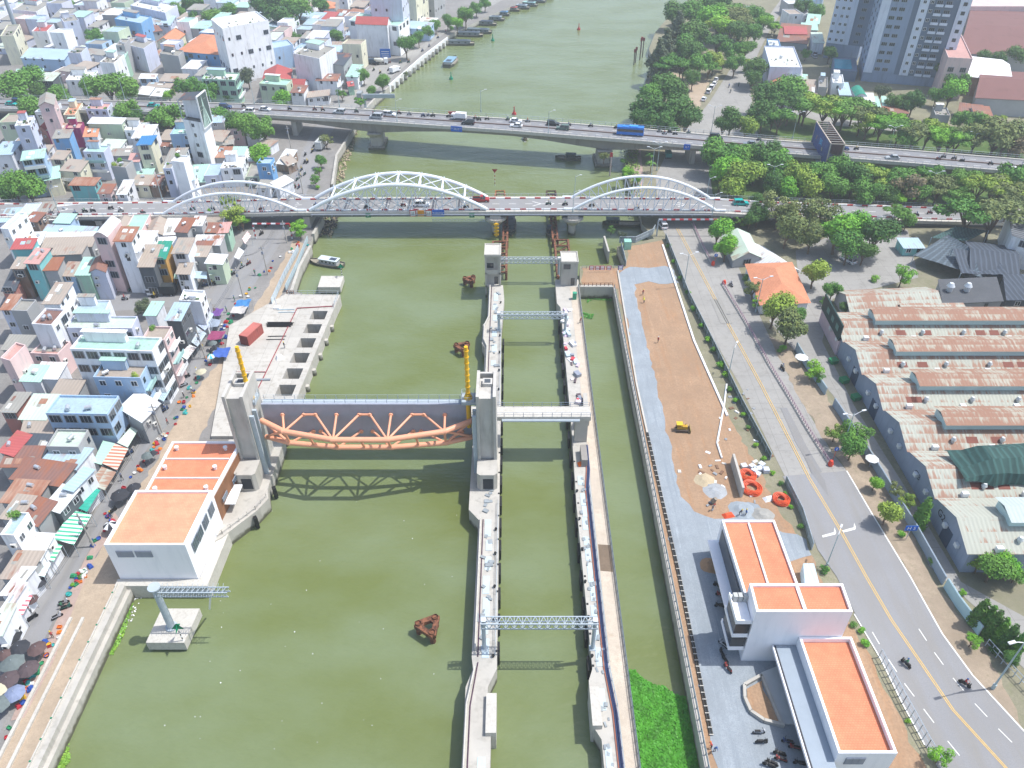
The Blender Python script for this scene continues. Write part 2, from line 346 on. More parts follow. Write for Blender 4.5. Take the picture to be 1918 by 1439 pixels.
sheet('warehouse_yard', [(1440, 600), (1500, 560), (1490, 470), (1560, 440), (1700, 430), (1720, 520), (1560, 560), (1540, 640), (1600, 760), (1700, 920), (1800, 1090), (2000, 1200), (2000, 1330), (1905, 1240), (1830, 1140), (1740, 1060), (1700, 960), (1640, 860), (1560, 740), (1490, 660)], ZR + .06, asphl, 'concrete yard of the warehouses', 'yard')
sheet('roadside_verge', RRt[3:12] + [(1905, 1330), (1830, 1190), (1745, 1085), (1700, 980), (1640, 880), (1560, 760), (1480, 650)], ZR + .045, mat('#a3937f', .95, .2, .3, 'dirt', col2='#6f6f52'), 'dusty strip of earth and weeds beside the road', 'ground')
sheet('far_yard', [(507, 50), (560, 40), (615, 62), (610, 72), (545, 68), (508, 62)], ZL + .04, dirt, 'bare dirt yard behind the white tower block', 'ground')
sheet('far_lot', [(640, 92), (715, 98), (712, 106), (642, 104)], ZL + .04, dirt, 'bare dirt lot behind the green hoarding', 'ground')
sheet('park_path', [(1232, 160), (1242, 125), (1290, 150), (1330, 150), (1300, 228), (1290, 205), (1290, 160)], ZR + .03, sand, 'sandy park ground under the trees', 'ground')
sheet('park_lawn', [(1330, 300), (1420, 270), (1560, 285), (1918, 330), (1990, 350), (1990, 390), (1330, 372)], ZR + .03, grass, 'green lawn under the trees between the bridges', 'ground')
sheet('tree_belt_lawn', [(1400, 250), (1430, 180), (1560, 215), (1918, 250), (1990, 260), (1990, 310), (1500, 262)], ZR + .03, grass, 'green lawn of the tree belt beyond the far bridge', 'ground')
sheet('belt_road', [(1410, 190), (1560, 235), (1850, 262), (1990, 262), (1990, 252), (1850, 250), (1560, 222), (1415, 176)], ZR + .05, asphl, 'pale service road behind the tree belt', 'road')
def marking(name, pts, wd, z, m, lab, dash=0, gap=0):
    b = MB(); P = [G(*p, z) for p in pts]
    for a, c in zip(P, P[1:]):
        d = c - a; L = d.length; d.normalize(); k = Vector((-d.y, d.x, 0)) * wd / 2; t = 0
        while t < L:
            e = min(L, t + (dash or L)); p, q = a + d * t, a + d * e; b.quad(p - k, q - k, q + k, p + k); t = e + (gap or .01)
    return b.build(name, m, label=lab, cat='road marking', kind='structure')
YC = [(1268, 427), (1310, 505), (1360, 600), (1425, 720), (1468, 803), (1515, 895), (1575, 995), (1622, 1080), (1670, 1162), (1727, 1245), (1785, 1330), (1890, 1445)]
marking('yellow_centre_marking', [(x - 1.6, y) for x, y in YC], .14, ZR + .10, liney, 'left stripe of the double yellow centre line')
marking('yellow_centre_marking', [(x + 2.2, y) for x, y in YC], .14, ZR + .10, liney, 'right stripe of the double yellow centre line')
marking('white_edge_marking', [(1586, 882), (1635, 965), (1705, 1080), (1765, 1187), (1822, 1265), (1915, 1366), (1990, 1440)], .25, ZR + .10, linew, 'white edge line on the right of the road')
marking('white_edge_marking', [(1600, 1150), (1650, 1235), (1690, 1317), (1732, 1395)], .2, ZR + .10, linew, 'white edge line on the left of the road')
for k, (pp, c_) in enumerate((([(1462, 764), (1474, 764), (1512, 838), (1540, 884), (1524, 886), (1490, 828)], '#8b8b8c'), ([(1500, 838), (1545, 900), (1552, 930), (1520, 886)], '#868687'), ([(1330, 560), (1352, 562), (1372, 606), (1350, 606)], '#97958f'))): sheet('road_patch', pp, ZR + .088 + k * .006, mat(c_, .95, .1, .3, 'asph'), ('long dark patch by the median end', 'patch at the asphalt seam', 'patch near the start of the long median')[k], 'road patch')
for k, x in enumerate((1553, 1590)): sheet('road_arrow', [(x - 13, 1003 - k * 9), (x + 9, 997 - k * 9), (x + 10, 988 - k * 9), (x + 13, 997 - k * 9), (x + 12, 1001 - k * 9), (x - 12, 1007 - k * 9)], ZR + .1, linew, ('left', 'right')[k] + ' white arrow mark on the near road', 'road marking')
marking('lane_marking', [(1634, 1184), (1664, 1235), (1694, 1280), (1730, 1328), (1775, 1388), (1822, 1446)], .15, ZR + .10, linew, 'short white dashes of the left lane', 2.2, 4.2)
marking('lane_marking', [(1721, 1178), (1750, 1222), (1785, 1270), (1826, 1318), (1870, 1365), (1935, 1430)], .15, ZR + .10, linew, 'short white dashes of the right lane', 2.2, 4.2)
marking('lane_marking', [(1225, 1120)] * 2, .1, ZR, linew, 'short white dashes') if 0 else None

# ================================================================ RIVER WALLS, LOCK AND GATE
def rail(b, pts, h=1.0, sp=2.5, m=0, r=.05, bars=2):
    """railing posts and bars into builder b"""
    for p, q in zip(pts, pts[1:]):
        p, q = Vector(p), Vector(q); L = (q - p).length; n = max(1, round(L / sp))
        for i in range(n + 1):
            a = p.lerp(q, i / n); b.tube(a, a + Vector((0, 0, h)), r, 4, m)
        for k in range(bars): z = h * (1 - k * .5); b.tube(p + Vector((0, 0, z)), q + Vector((0, 0, z)), r * .8, 4, m)
# left wall of the lock (thin pier)
LW = [(-6.9, 40), (-6.9, 63), (-5.9, 66), (-6.2, 68), (-6.1, 96), (-8.0, 98.5), (-8.0, 122), (-6.4, 124), (-6.4, 150), (-7.2, 152), (-7.2, 160), (-6.2, 162), (-6.2, 179), (-2.4, 179), (-2.0, 172), (-2.6, 158), (-2.4, 130), (-2.3, 66), (-3.6, 63), (-3.6, 57), (-3.0, 56), (-3.0, 40)]
lwall = empty('lock_wall', (-4.4, 110, 0), 'narrow concrete lock wall on the left of the lock chamber', 'lock wall', 'lock walls')
MB().prism(LW, -2, ZW, 0).build('wall_body', conc, lwall)
b = MB(); rnd = random.Random(3)
b.strip([(-5.7, 69), (-5.7, 96)], .22, ZW, ZW + .75); b.strip([(-6.6, 41), (-6.6, 60), (-5.6, 66)], .22, ZW, ZW + .75); b.strip([(-5.9, 124), (-5.9, 150), (-6.8, 153), (-6.8, 159), (-5.8, 163), (-5.8, 178)], .22, ZW, ZW + .75)
b.build('parapet', concl, lwall)
b = MB(); b.path([(-5.25, 68, ZW + .12), (-5.25, 96, ZW + .12)], .09, 5); b.path([(-6.1, 41, ZW + .12), (-6.1, 60, ZW + .12), (-5.2, 67, ZW + .12)], .09, 5); b.path([(-5.4, 124, ZW + .12), (-5.4, 178, ZW + .12)], .09, 5)
b.build('cable_duct', mat('#4a2f45', .6, .1, 1), lwall)
def plates(par, x0, x1, ys, m, seed):
    rr = random.Random(seed)
    for y in ys:
        L = rr.uniform(1.8, 4.2); x = (x0 + x1) / 2 + rr.uniform(-.15, .15)
        MB().box((x, y, ZW), (x1 - x0 - .3, L, .07), 0).build('cover_plate', m, par)
plm = mat('#b7c6cb', .6, .06, 1)
plates(lwall, -4.9, -3.5, [42, 46.5, 51, 69.5, 73, 77, 81.5, 86, 90, 94, 128, 133, 139, 144, 150, 156, 163, 168, 173], plm, 1)
def bollards(par, x, ys):
    for y in ys:
        MB().tube((x, y, ZW), (x, y, ZW + .35), .16, 8).tube((x, y, ZW + .35), (x, y, ZW + .5), .25, 8).build('bollard', black, par)
def fenders(par, x, ys, sg):
    for y in ys:
        MB().box((x + sg * .22, y, .3), (.42, 2.6, 2.4), 0).build('rubber_fender', black, par)
bollards(lwall, -2.9, [68, 74.5, 81, 88, 93.5, 127, 134, 141, 148, 155, 163, 170])
fenders(lwall, -2.35, [70, 75.2, 80.4, 85.6, 90.8, 96, 101.5, 107, 112.5, 118, 124, 130, 136, 142, 148, 154], 1)
b = MB(); rail(b, [(-2.6, 68, ZW), (-2.6, 100, ZW)], .9, 3); rail(b, [(-2.7, 126, ZW), (-2.7, 160, ZW)], .9, 3); b.build('railing', steelg, lwall)
MB().box((-3.0, 58.5, -1), (1.5, 6, ZW + 1.9), 0).build('ladder_bay', concl, lwall)
b = MB()
for i in range(46): b.box((-4.3 + rnd.uniform(-.9, 1), rnd.uniform(68, 176), ZW), (rnd.uniform(.3, .9), rnd.uniform(.3, 1.4), rnd.uniform(.06, .3)), 0, rnd.uniform(0, 3))
b.build('service_hatches', mat('#8c9396', .7, .2, 1), lwall)
# right wall of the lock, wider, with a path and a railing on the canal side
RW = [(12.6, 40), (12.6, 55), (11.5, 57), (11.5, 64), (12.2, 66), (12.0, 100), (12.4, 122), (12.4, 168), (11.6, 170), (11.6, 182), (17.9, 182), (17.7, 120), (17.5, 40)]
rwall = empty('lock_wall', (15, 110, 0), 'wide concrete lock wall with a path between lock and canal', 'lock wall', 'lock walls')
MB().prism(RW, -2, ZW, 0).build('wall_body', conc, rwall)
b = MB(); b.prism([(14.9, 41), (17.35, 41), (17.6, 178), (15.4, 178)], ZW, ZW + .03); b.build('path', mat('#c8bba9', .9, .1, .2, 'dirt', col2='#a9967f'), rwall)
b = MB(); b.prism([(15.1, 84.4), (17.2, 84.2), (17.3, 90), (15.2, 90.2)], ZW + .03, ZW + .06); b.build('damp_patch', mat('#7d6c5a', .9, .2, .6, 'dirt', col2='#5e5044'), rwall)
b = MB(); b.strip([(17.45, 41), (17.65, 178)], .2, ZW, ZW + .25); b.build('kerb', concl, rwall); b = MB(); rail(b, [(17.4, 41, ZW), (17.6, 178, ZW)], 1.0, 1.7, r=.08); b.build('railing', mat('#6f7a80', .5, .1, 1), rwall)
b = MB(); rail(b, [(14.75, 67, ZW), (14.75, 104, ZW)], .9, 2.2, r=.07); rail(b, [(15.3, 41, ZW), (15.3, 60, ZW), (14.75, 66, ZW)], .9, 2.2); b.build('inner_railing', steelg, rwall)
for k, (dx, cm) in enumerate(((-.35, '#b0705a'), (-.12, '#39476b'), (.08, '#2f3d63'), (.28, '#43517a'))):
    MB().path([(14.9 + dx, 41, ZW + .14), (14.9 + dx, 59, ZW + .14), (14.3 + dx, 66, ZW + .14), (14.3 + dx, 104, ZW + .14), (14.9 + dx, 109, ZW + .14), (15 + dx, 116, ZW + .14)], .085, 5).build('cable', mat(cm, .5, .1, 1), rwall)
b = MB()
for i in range(60): b.box((13.4 + rnd.uniform(-.8, .7), rnd.uniform(42, 108), ZW), (rnd.uniform(.2, .6), rnd.uniform(.3, 1.0), rnd.uniform(.05, .25)), 0, rnd.uniform(-.3, .3))
b.build('service_hatches', mat('#8c9396', .7, .2, 1), rwall)
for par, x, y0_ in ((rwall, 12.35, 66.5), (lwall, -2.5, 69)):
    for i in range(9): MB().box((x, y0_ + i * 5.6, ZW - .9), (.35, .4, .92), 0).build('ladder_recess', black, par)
plates(rwall, 12.7, 13.9, [46, 49, 52, 61, 68, 72.5, 76, 80, 84, 88, 91, 95, 98, 101, 106], plm, 2)
bollards(rwall, 12.3, [60, 68, 75, 82, 89, 96, 103])
fenders(rwall, 12.05, [62, 67.5, 73, 78.5, 84, 90, 96, 102, 108, 114, 120, 126, 132, 138, 144, 150, 156, 162], -1)
MB().box((12.1, 59.5, -1), (1.4, 6, ZW + 2.0), 0).build('ladder_bay', concl, rwall)
b = MB(); b.prism([(14.9, 122), (16.1, 122), (16.3, 131), (15.4, 131)], ZW, ZW + 1.6); b.build('stair_wall', conc, rwall)
b = MB()
for i in range(7): b.box((14.0, 121 + i * .5, ZW), (1.3, .5, 2.6 - i * .35), 0)
b.build('stairs', conc, rwall)
rr = random.Random(5)
for i in range(30):
    y = rr.uniform(124, 168)
    MB().box((rr.uniform(12.7, 15.2), y, ZW + .0), (rr.uniform(.4, 1.3), rr.uniform(.5, 2.2), rr.uniform(.15, .8)), 0, rr.uniform(-.5, .5)).build('crate' , mat(rr.choice(['#dadada', '#c6444f', '#c7b5c9', '#e2d6da', '#8d93a0', '#b7c6cb', '#5c4f55']), .8, .1, 1),
        label=rr.choice(['white', 'pale', 'small', 'battered']) + ' box of site material lying on the wide lock wall', cat='site box', group='boxes and covers lying along the lock wall')
MB().box((13.9, 110.5, ZW), (1.9, 1.2, .5), 0, .2, .6).build('tarpaulin', mat('#e86c24', .8, .2, 2), label='bright orange tarpaulin heap on the lock wall below the footbridge', cat='tarpaulin')
# gantries over the lock
def gantry(y, z0, z1, x0, x1, lab, tall):
    t = empty('signal_gantry', ((x0 + x1) / 2, y, z0), lab, 'gantry', 'steel lattice gantries over the lock')
    b = MB(); n = 14; dz = 1.2; dy = 1.3
    C = [(y - dy / 2, z1 - dz), (y + dy / 2, z1 - dz), (y - dy / 2, z1), (y + dy / 2, z1)]
    for (cy, cz) in C: b.beam((x0, cy, cz), (x1, cy, cz), .16)
    for i in range(n):
        xa = x0 + (x1 - x0) * i / n; xb = x0 + (x1 - x0) * (i + 1) / n; xm = (xa + xb) / 2
        for cy in (y - dy / 2, y + dy / 2):
            b.beam((xa, cy, z1 - dz), (xm, cy, z1), .08); b.beam((xm, cy, z1), (xb, cy, z1 - dz), .08)
        for cz in (z1, z1 - dz):
            b.beam((xa, y - dy / 2, cz), (xm, y + dy / 2, cz), .08); b.beam((xm, y + dy / 2, cz), (xb, y - dy / 2, cz), .08); b.beam((xa, y - dy / 2, cz), (xa, y + dy / 2, cz), .08)
    b.build('truss', steelg, t)
    for x in (x0 + .4, x1 - .4):
        MB().tube((x, y, z0), (x, y, z1 - .2), .32, 8).box((x, y, z0), (1, 1, .15)).build('leg', steelg, t)
        MB().box((x, y, z1), (.7, .7, .25)).build('signal_box', white, t)
gantry(69.5, ZW, 10.8, -4.7, 12.9, 'grey steel lattice gantry over the lock nearest the camera', 1)
gantry(157.5, ZW, 8.6, -3.6, 13.4, 'grey steel lattice gantry between the footbridge and control towers', 0)
gantry(186.5, 2.0, 7.6, -3.9, 13.2, 'grey steel lattice gantry just beyond the two control towers', 0)
# footbridge
fb = empty('footbridge', (4, 118, 0), 'concrete footbridge with grey railings crossing the lock behind the gate', 'footbridge')
b = MB(); b.box((-14, 118, 9.9), (67, 3.4, .9)); b.box((18.1 - 2.9, 118, 9.9), (4.6, 3.6, .9)); b = MB(); b.box((-16.0, 118, 9.9), (63.2, 3.4, .95)); b.build('deck', concl, fb)
b = MB(); rail(b, [(-47, 116.4, 10.85), (15.5, 116.4, 10.85)], 1.05, 1.9); b.build('railing', mat('#7c8da6', .5, .08, 1), fb)
b = MB(); rail(b, [(-47, 119.6, 10.85), (15.5, 119.6, 10.85)], 1.05, 1.9); b.build('railing', mat('#8b99aa', .5, .08, 1), fb)
MB().tube((-2, 116.0, 10.2), (13.4, 116.0, 10.2), .3, 10).build('service_pipe', steelg, fb)
MB().prism([(12.7, 117), (15.2, 117), (15.2, 119), (12.7, 119)], ZW, 9.9).build('pier', conc, fb)
MB().box((14.2, 112, ZW), (1.2, 4.4, 1.8), 0).build('switch_cabin', mat('#8f8a84', .8, .1, 1), label='narrow grey switch cabin on the lock wall below the footbridge', cat='cabin')
# lift gate
gate = empty('lift_gate', (-27.5, 110, 7), 'grey steel lift gate with an orange arched tube truss', 'gate')
b = MB(); b.box((-27.4, 112.2, 9.0), (39.4, .5, 8.7)); b.build('gate_leaf', mat('#9aa0ad', .6, .08, .4, 'wall', col2='#8b919d'), gate)
b = MB(); b.box((-27.4, 113.2, 17.2), (39.4, 1.5, .2)); b.build('top_walkway', steelg, gate)
b = MB(); rail(b, [(-47, 112.5, 17.4), (-7.9, 112.5, 17.4)], 1.0, 2.0); rail(b, [(-47, 113.9, 17.4), (-7.9, 113.9, 17.4)], 1.0, 2.0); b.build('railing', steelg, gate)
for nm, zz, rr_ in (('upper_truss', 14.4, .54), ('lower_truss', 10.2, .5)):
    k_ = 1.0 if zz > 12 else .55
    ch = [(x, 111.4 - (111.4 - y) * k_) for x, y in ((-47.4, 111.2), (-42.4, 108.0), (-32.9, 105.7), (-22.9, 105.7), (-12.6, 108.0), (-7.4, 111.2))]
    b = MB(); b.path([(x, y, zz) for x, y in ch], rr_, 14)
    for x, y in ch[1:-1]: b.tube((x - .4, y, zz), (x + .4, y, zz), rr_ * 1.03, 14)
    b.build(nm, orange, gate, smooth=True)
    pairs = [(1, -43.4), (1, -39.4), (2, -37.2), (2, -33.2), (2, -28.9), (3, -26.9), (3, -22.9), (3, -18.9), (4, -16.7), (4, -12.7)]
    if zz < 12: pairs = [(1, -45.5), (1, -38.2), (2, -36.8), (2, -29), (3, -26.8), (3, -19), (4, -17.5), (4, -9.6)]
    b = MB()
    for k, xt in pairs: b.tube((ch[k][0], ch[k][1], zz), (xt, 111.9, zz + .9), .22, 8); b.tube((xt, 111.6, zz + .85), (xt, 111.95, zz + .92), .42, 8)
    if zz > 12:
        for xa, xb in ((-39.4, -37.2), (-28.9, -26.9), (-18.9, -16.7)): b.tube((xa, 111.8, zz + .95), (xb, 111.8, zz + .95), .25, 8)
    b.build(nm.replace('truss', 'bracing'), orange, gate, smooth=True)
ST = [((x, y, 14.3), (x, 111.4 - (111.4 - y) * .55, 10.2)) for x, y in ((-42.4, 108), (-32.9, 105.7), (-22.9, 105.7), (-12.6, 108), (-37.6, 106.8), (-27.9, 105.7), (-17.8, 106.8))]
for xa, xb in ((-47, -42.4), (-7.8, -12.6)): ST += [((xa, 111, 14.4), (xb, 109.4, 10.2)), ((xa, 111, 10.6), (xb, 108, 14.4))]
for p, q in ST: MB().tube(p, q, .25, 8).build('strut', orange, gate, smooth=True)
def gate_tower(xa, xb, sg, lab, cylx):
    """xa..xb pylon, sg=+1: river on the right"""
    t = empty('gate_tower', ((xa + xb) / 2, 110, 3), lab, 'tower', 'concrete towers of the lift gate')
    T = 23.0; y0 = 107.6
    b = MB()
    b.box(((xa + xb) / 2, (y0 + .5 + 114) / 2, 3), (xb - xa - .9, 114 - y0 - .5, T - 3.8))   # recessed back wall
    b.box((xa + .28, (y0 + 115.5) / 2, 3), (.56, 115.5 - y0, T - 3)); b.box((xb - .28, (y0 + 115.5) / 2, 3), (.56, 115.5 - y0, T - 3))
    b.box(((xa + xb) / 2, 115.2, T - 2.2), (xb - xa - 1.1, .5, 1.9))
    b.box(((xa + xb) / 2 + .2, 112.4, T - .8), (1.8, 1.8, .7))
    b.build('pylon', mat('#bbb8b1', .85, .1, .4, 'wall', col2='#95918a'), t)
    b = MB(); b.box(((xa + xb) / 2 + .2, 112.4, T - .1), (1.1, 1.1, .04)); b.build('hatch', mat('#4c5258', .8), t)
    b = MB(); b.prism([(xa - .1, y0 - .02), (xb + .1, y0 - .02), (xb + .1, 103.9), (xb - .5, 103.4), (xa + .5, 103.4), (xa - .1, 103.9)], 3, 7.6); b.build('machine_room', conc, t)
    b = MB(); b.box(((xa + xb) / 2 + .2, 103.37, 4.0), (1.9, .1, 2.6)); b.build('doorway', mat('#30353a', .7), t)
    X = xb if sg > 0 else xa
    b = MB()
    for dy in (108.2, 110.0): b.box((X + sg * .45, dy, 2.2), (.8, .5, 15.8))
    b.build('guide_rail', steelg, t)
    b = MB(); cx = cylx; b.box((cx - sg * .1, 112.5, 18.2), (2.6, 2.9, .7)); b.build('cylinder_platform', steelg, t)
    b = MB(); rail(b, [(cx - 1.2, 111.2, 18.9), (cx + 1.2, 111.2, 18.9), (cx + 1.2, 113.8, 18.9), (cx - 1.2, 113.8, 18.9), (cx - 1.2, 111.2, 18.9)], 1.0, 1.2); b.build('platform_railing', steelg, t)
    b = MB(); b.tube((cx, 112.4, 19.0), (cx - sg * .0, 112.4, 30.6), .36, 12).tube((cx, 112.4, 18.9), (cx, 112.4, 19.8), .85, 12, r2=.55)
    for k in range(8): b.tube((cx, 112.4, 20.2 + k * 1.35), (cx, 112.4, 20.32 + k * 1.35), .47, 12)
    b.build('hydraulic_cylinder', yellow, t, smooth=False)
    b = MB(); b.tube((cx, 111.6, 18.2), (cx, 111.6, 12.4), .42, 10); b.build('cylinder_rod', yellow, t)
    return t
gate_tower(-52.0, -48.2, 1, 'left concrete gate tower with a yellow cylinder beside the orange roofed building', -48.9)
gate_tower(-6.5, -2.9, -1, 'middle concrete gate tower with a yellow cylinder on the lock wall', -8.2)
# left abutment plinth
pl = empty('gate_plinth', (-50, 100, 0), 'low concrete plinth round the foot of the left gate tower', 'plinth')
PLp = [(-58, 93), (-53.5, 90.5), (-51.8, 92), (-47.2, 98.4), (-45.8, 101.5), (-46.6, 104), (-46.6, 118), (-58, 118)]
MB().prism(PLp, -2, 3.4).build('plinth_body', conc, pl)
b = MB(); rail(b, [(-53.2, 91.4, 3.4), (-51.9, 92.8, 3.4), (-47.5, 98.7, 3.4), (-46.3, 101.8, 3.4)], 1.0, 1.7, r=.06); b.build('railing', concd, pl)
for x, y in ((-47.3, 97.2), (-51.8, 91.2), (-45.7, 104.8)): MB().box((x, y, .3), (.6, .9, 2.6), 0, .6).build('rubber_fender', black, pl)
# platform with square openings on the left bank
pf = empty('quay_platform', (-50, 145, 0), 'wide concrete quay platform with a row of square openings', 'platform')
e0, e1 = G(541, 746, ZL + .8), G(631, 562, ZL + .8); z_ = ZL + .8
inn = Vector((-6.2, 0, 0)); n_ = 8
b = MB(); pfl = [(-60.5, 119), (e0.x - 8.6, 119), (e1.x - 7.2, e1.y - 4.5), (e1.x - 7.2 + 6.8, e1.y - 4.2), (e1.x + .4, e1.y + 2.8), (-60, e1.y + 3.2), (-76, 160)]
def q2(t, off): 
    a, c = Vector((-47.6, 119, z_)), Vector((e1.x, e1.y - 4.2, z_)); p = a.lerp(c, t); return Vector((p.x - off, p.y, z_))
# solid part
b.prism([(-62, 119), q2(0, 5.1), q2(1, 5.1), q2(1, 0), (e1.x + .4, e1.y + 2.6), (-59.5, e1.y + 3.0), (-70, 160), (-66, 140)], -2, z_)
edges = [0] + [i / n_ for i in range(1, n_)] + [1]
b.prism([q2(0, 1.3), q2(0, 0), q2(1, 0), q2(1, 1.3)], -2, z_)
for i in range(n_ + 1):
    t0 = max(0, i / n_ - .022); t1 = min(1, i / n_ + .022)
    b.prism([q2(t0, 5.09), q2(t0, 1.29), q2(t1, 1.29), q2(t1, 5.09)], -2, z_ - .002)
b.build('platform_body', slabm, pf)
for i in range(n_): MB().prism([q2(i / n_ + .023, 5.08), q2(i / n_ + .023, 1.31), q2((i + 1) / n_ - .023, 1.31), q2((i + 1) / n_ - .023, 5.08)], -1, .06).build('basin_water', mat('#34382c', .3, .1, .5), pf)  # dark sheets over the water, shade inside the openings painted into their colour
for i in range(n_): a = q2((i + .15) / n_, -.3); MB().tube((a.x, a.y, -2), (a.x, a.y, 1.6), .55, 10).build('pile', conc, pf)
b = MB(); rail(b, [(-58.5, e1.y + 2.7, z_), (e1.x + .1, e1.y + 2.4, z_), (e1.x - .1, e1.y - 4, z_)], 1.3, 1.6, bars=2)
b.build('railing', steelg, pf)
b = MB(); a, c = q2(.2, 9.4), q2(1, 9.4); b.path([(a.x, a.y, z_ + .15), (c.x, c.y, z_ + .15), (e1.x - .3, e1.y - 3.2, z_ + .15), (e1.x - .3, e1.y - 3.2, z_ + .9)], .12, 6); b.path([(a.x - 6.5, a.y + 12, z_ + .15), (q2(.37, 9.4).x, a.y + 12, z_ + .15)], .1, 6)
b.build('fire_pipe', mat('#8d3b44', .6, .1, 1), pf)
b = MB(); rail(b, [(-59.2, e1.y + 3.2, z_ - .5), (-57.5, e1.y + 3.4, z_ - .5)], 1.4, .6, r=.12); b.build('rusty_frame', rust, pf)
# river wall bottom left
rw = empty('river_wall', (-62, 66, 0), 'long stepped concrete river wall at the bottom left', 'river wall')
A_, B_ = G(232, 1100, ZL + .9), G(64, 1452, ZL + .9); d_ = (B_ - A_).normalized(); k_ = Vector((-d_.y, d_.x, 0))
P0 = A_ - d_ * .5; P1 = B_ + d_ * 12
b = MB(); b.prism([P0, P1, P1 - k_ * 1.3, P0 - k_ * 1.3], -2, ZL + .9); b.build('wall_body', conc, rw)
b = MB(); b.prism([P0 + k_ * .7, P1 + k_ * .7, P1 - k_ * 0, P0 - k_ * 0], -2, ZL - .3); b.build('lower_step', conc, rw)
b = MB(); b.strip([P0 - k_ * 1.25, P1 - k_ * 1.25], .18, ZL + .9, ZL + 1.25); b.build('coping', concl, rw)
for i in range(14):
    p = P0.lerp(P1, (i + .6) / 14) - k_ * 1.25; MB().box((p.x, p.y, ZL + 1.25), (.22, .22, .14)).build('green_stud', mat('#0d7a5a', .6), rw)
for k, (o0, nm) in enumerate(((4.6, 'inner'), (6.6, 'outer'))):
    q = empty('kerb', P0 - k_ * (o0) - d_ * 2, ('white concrete kerb nearest the river beside the sandy path', 'white concrete kerb along the market side of the sandy path')[k], 'kerb', 'white kerbs of the new path')
    a = P0 - k_ * o0 + d_ * 6; c = P1 - k_ * (o0 - .3)
    MB().strip([a, c], .45, ZL, ZL + .45).build('kerb_body', concl, q)
# upper left river walls and rubble
for nm, pts, lab in (('river_wall', [(545, 546), (560, 500), (581, 460)], 'low concrete river wall beside the moored boat'), ('river_wall', [(586, 438), (604, 405)], 'short river wall under the arch bridge'),
                     ('river_wall', [(622, 345), (630, 290), (657, 248), (672, 215)], 'stone river wall between the two bridges'), ('river_wall', [(676, 212), (702, 184), (728, 162)], 'stepped pale river wall just beyond the far bridge')):
    MB().strip([G(*p, ZL + .8) for p in pts], .8, -1, ZL + .8).build(nm, conc, label=lab, cat='river wall')
b = MB(); pts = [(728, 160), (790, 106), (838, 70)]; P = [G(*p, ZL + .8) for p in pts]; b.strip(P, .5, -1, ZL + .9)
fwp = b.build('river_wall', white, label='long white river wall with round buttresses beyond the far bridge', cat='river wall')
b = MB()
for i in range(15): a = P[0].lerp(P[2], (i + .5) / 15) + Vector((.6, 0, 0)); b.tube((a.x, a.y, -1), (a.x, a.y, ZL), .7, 8)
b.build('buttresses', conc, fwp)
rb = random.Random(11); b = MB()
for i in range(420):
    t = rb.random(); a = G(590, 440).lerp(G(606, 400), t) if i < 260 else G(630, 345).lerp(G(658, 250), rb.random()); s = rb.uniform(.3, .9)
    b.box((a.x + rb.uniform(-.5, 5.5 if i < 260 else 2.2), a.y + rb.uniform(-2, 2), rb.uniform(-.4, .5)), (s, s * rb.uniform(.6, 1.2), s * .7), rb.choice((0, 0, 1)) if i < 260 else 1, rb.uniform(0, 3), rb.uniform(.5, .9))
b.build('rubble', [mat('#5d5850', .95, .25, 1), mat('#a89a80', .95, .2, 1)], label='dark broken rubble along the bank at the bridges', cat='rubble', kind='stuff')
# canal side wall + double rail line on the right bank
cw = empty('canal_wall', (27, 110, 0), 'long concrete canal wall with a low railing beside the gravel track', 'canal wall')
MB().prism([(26.3, 40), (27.1, 40), (27.5, 178), (26.9, 178)], -2, ZR + .5).build('wall_body', conc, cw)
b = MB(); rail(b, [(26.75, 41, ZR + .5), (27.2, 178, ZR + .5)], .9, 1.7, r=.08); b.build('railing', mat('#6f7a80', .5, .1, 1), cw)
cs = empty('cable_trough', (29, 90, ZR), 'double black cable trough along the canal walk', 'cable trough')
Ta = [G(1332, 1378, ZR), G(1272, 1080, ZR), G(1212, 812, ZR)]
for s_ in (-.17, .17):
    b = MB(); b.strip([p + Vector((s_, 0, 0)) for p in Ta], .18, ZR + .05, ZR + .28); b.build('trough_side', mat('#35332f', .8), cs)
for i in range(52): p = Ta[0].lerp(Ta[1], i / 26) if i < 26 else Ta[1].lerp(Ta[2], i / 26 - 1); MB().box((p.x, p.y, ZR + .29), (.6, .12, .06)).build('tie', concl, cs)
MB().strip([G(1212, 812, ZR), G(1192, 720, ZR), G(1157, 508, ZR)], .35, ZR, ZR + .35).build('kerb', concl, label='white kerb between the gravel track and the canal walk', cat='kerb')
MB().strip([G(1241, 460, ZR), G(1300, 640, ZR), G(1362, 780, ZR)], .45, ZR, ZR + .35).build('kerb', white, label='pale concrete kerb along the hedge side of the dirt field', cat='kerb')
b = MB(); b.prism([(26.9, 178), (18, 178), (18, 179), (26.9, 179)], -2, ZR + .7); b.strip([(27.6, 197), (27.2, 206.5)], .5, 0, ZR + 1); cwl = b.build('canal_end_wall', conc, label='concrete wall closing the far end of the canal', cat='canal wall')
b = MB(); rail(b, [(18.2, 178.5, ZR + .7), (26.8, 178.5, ZR + .7)], .9, 1.1, r=.08); b.build('railing', rust, cwl)
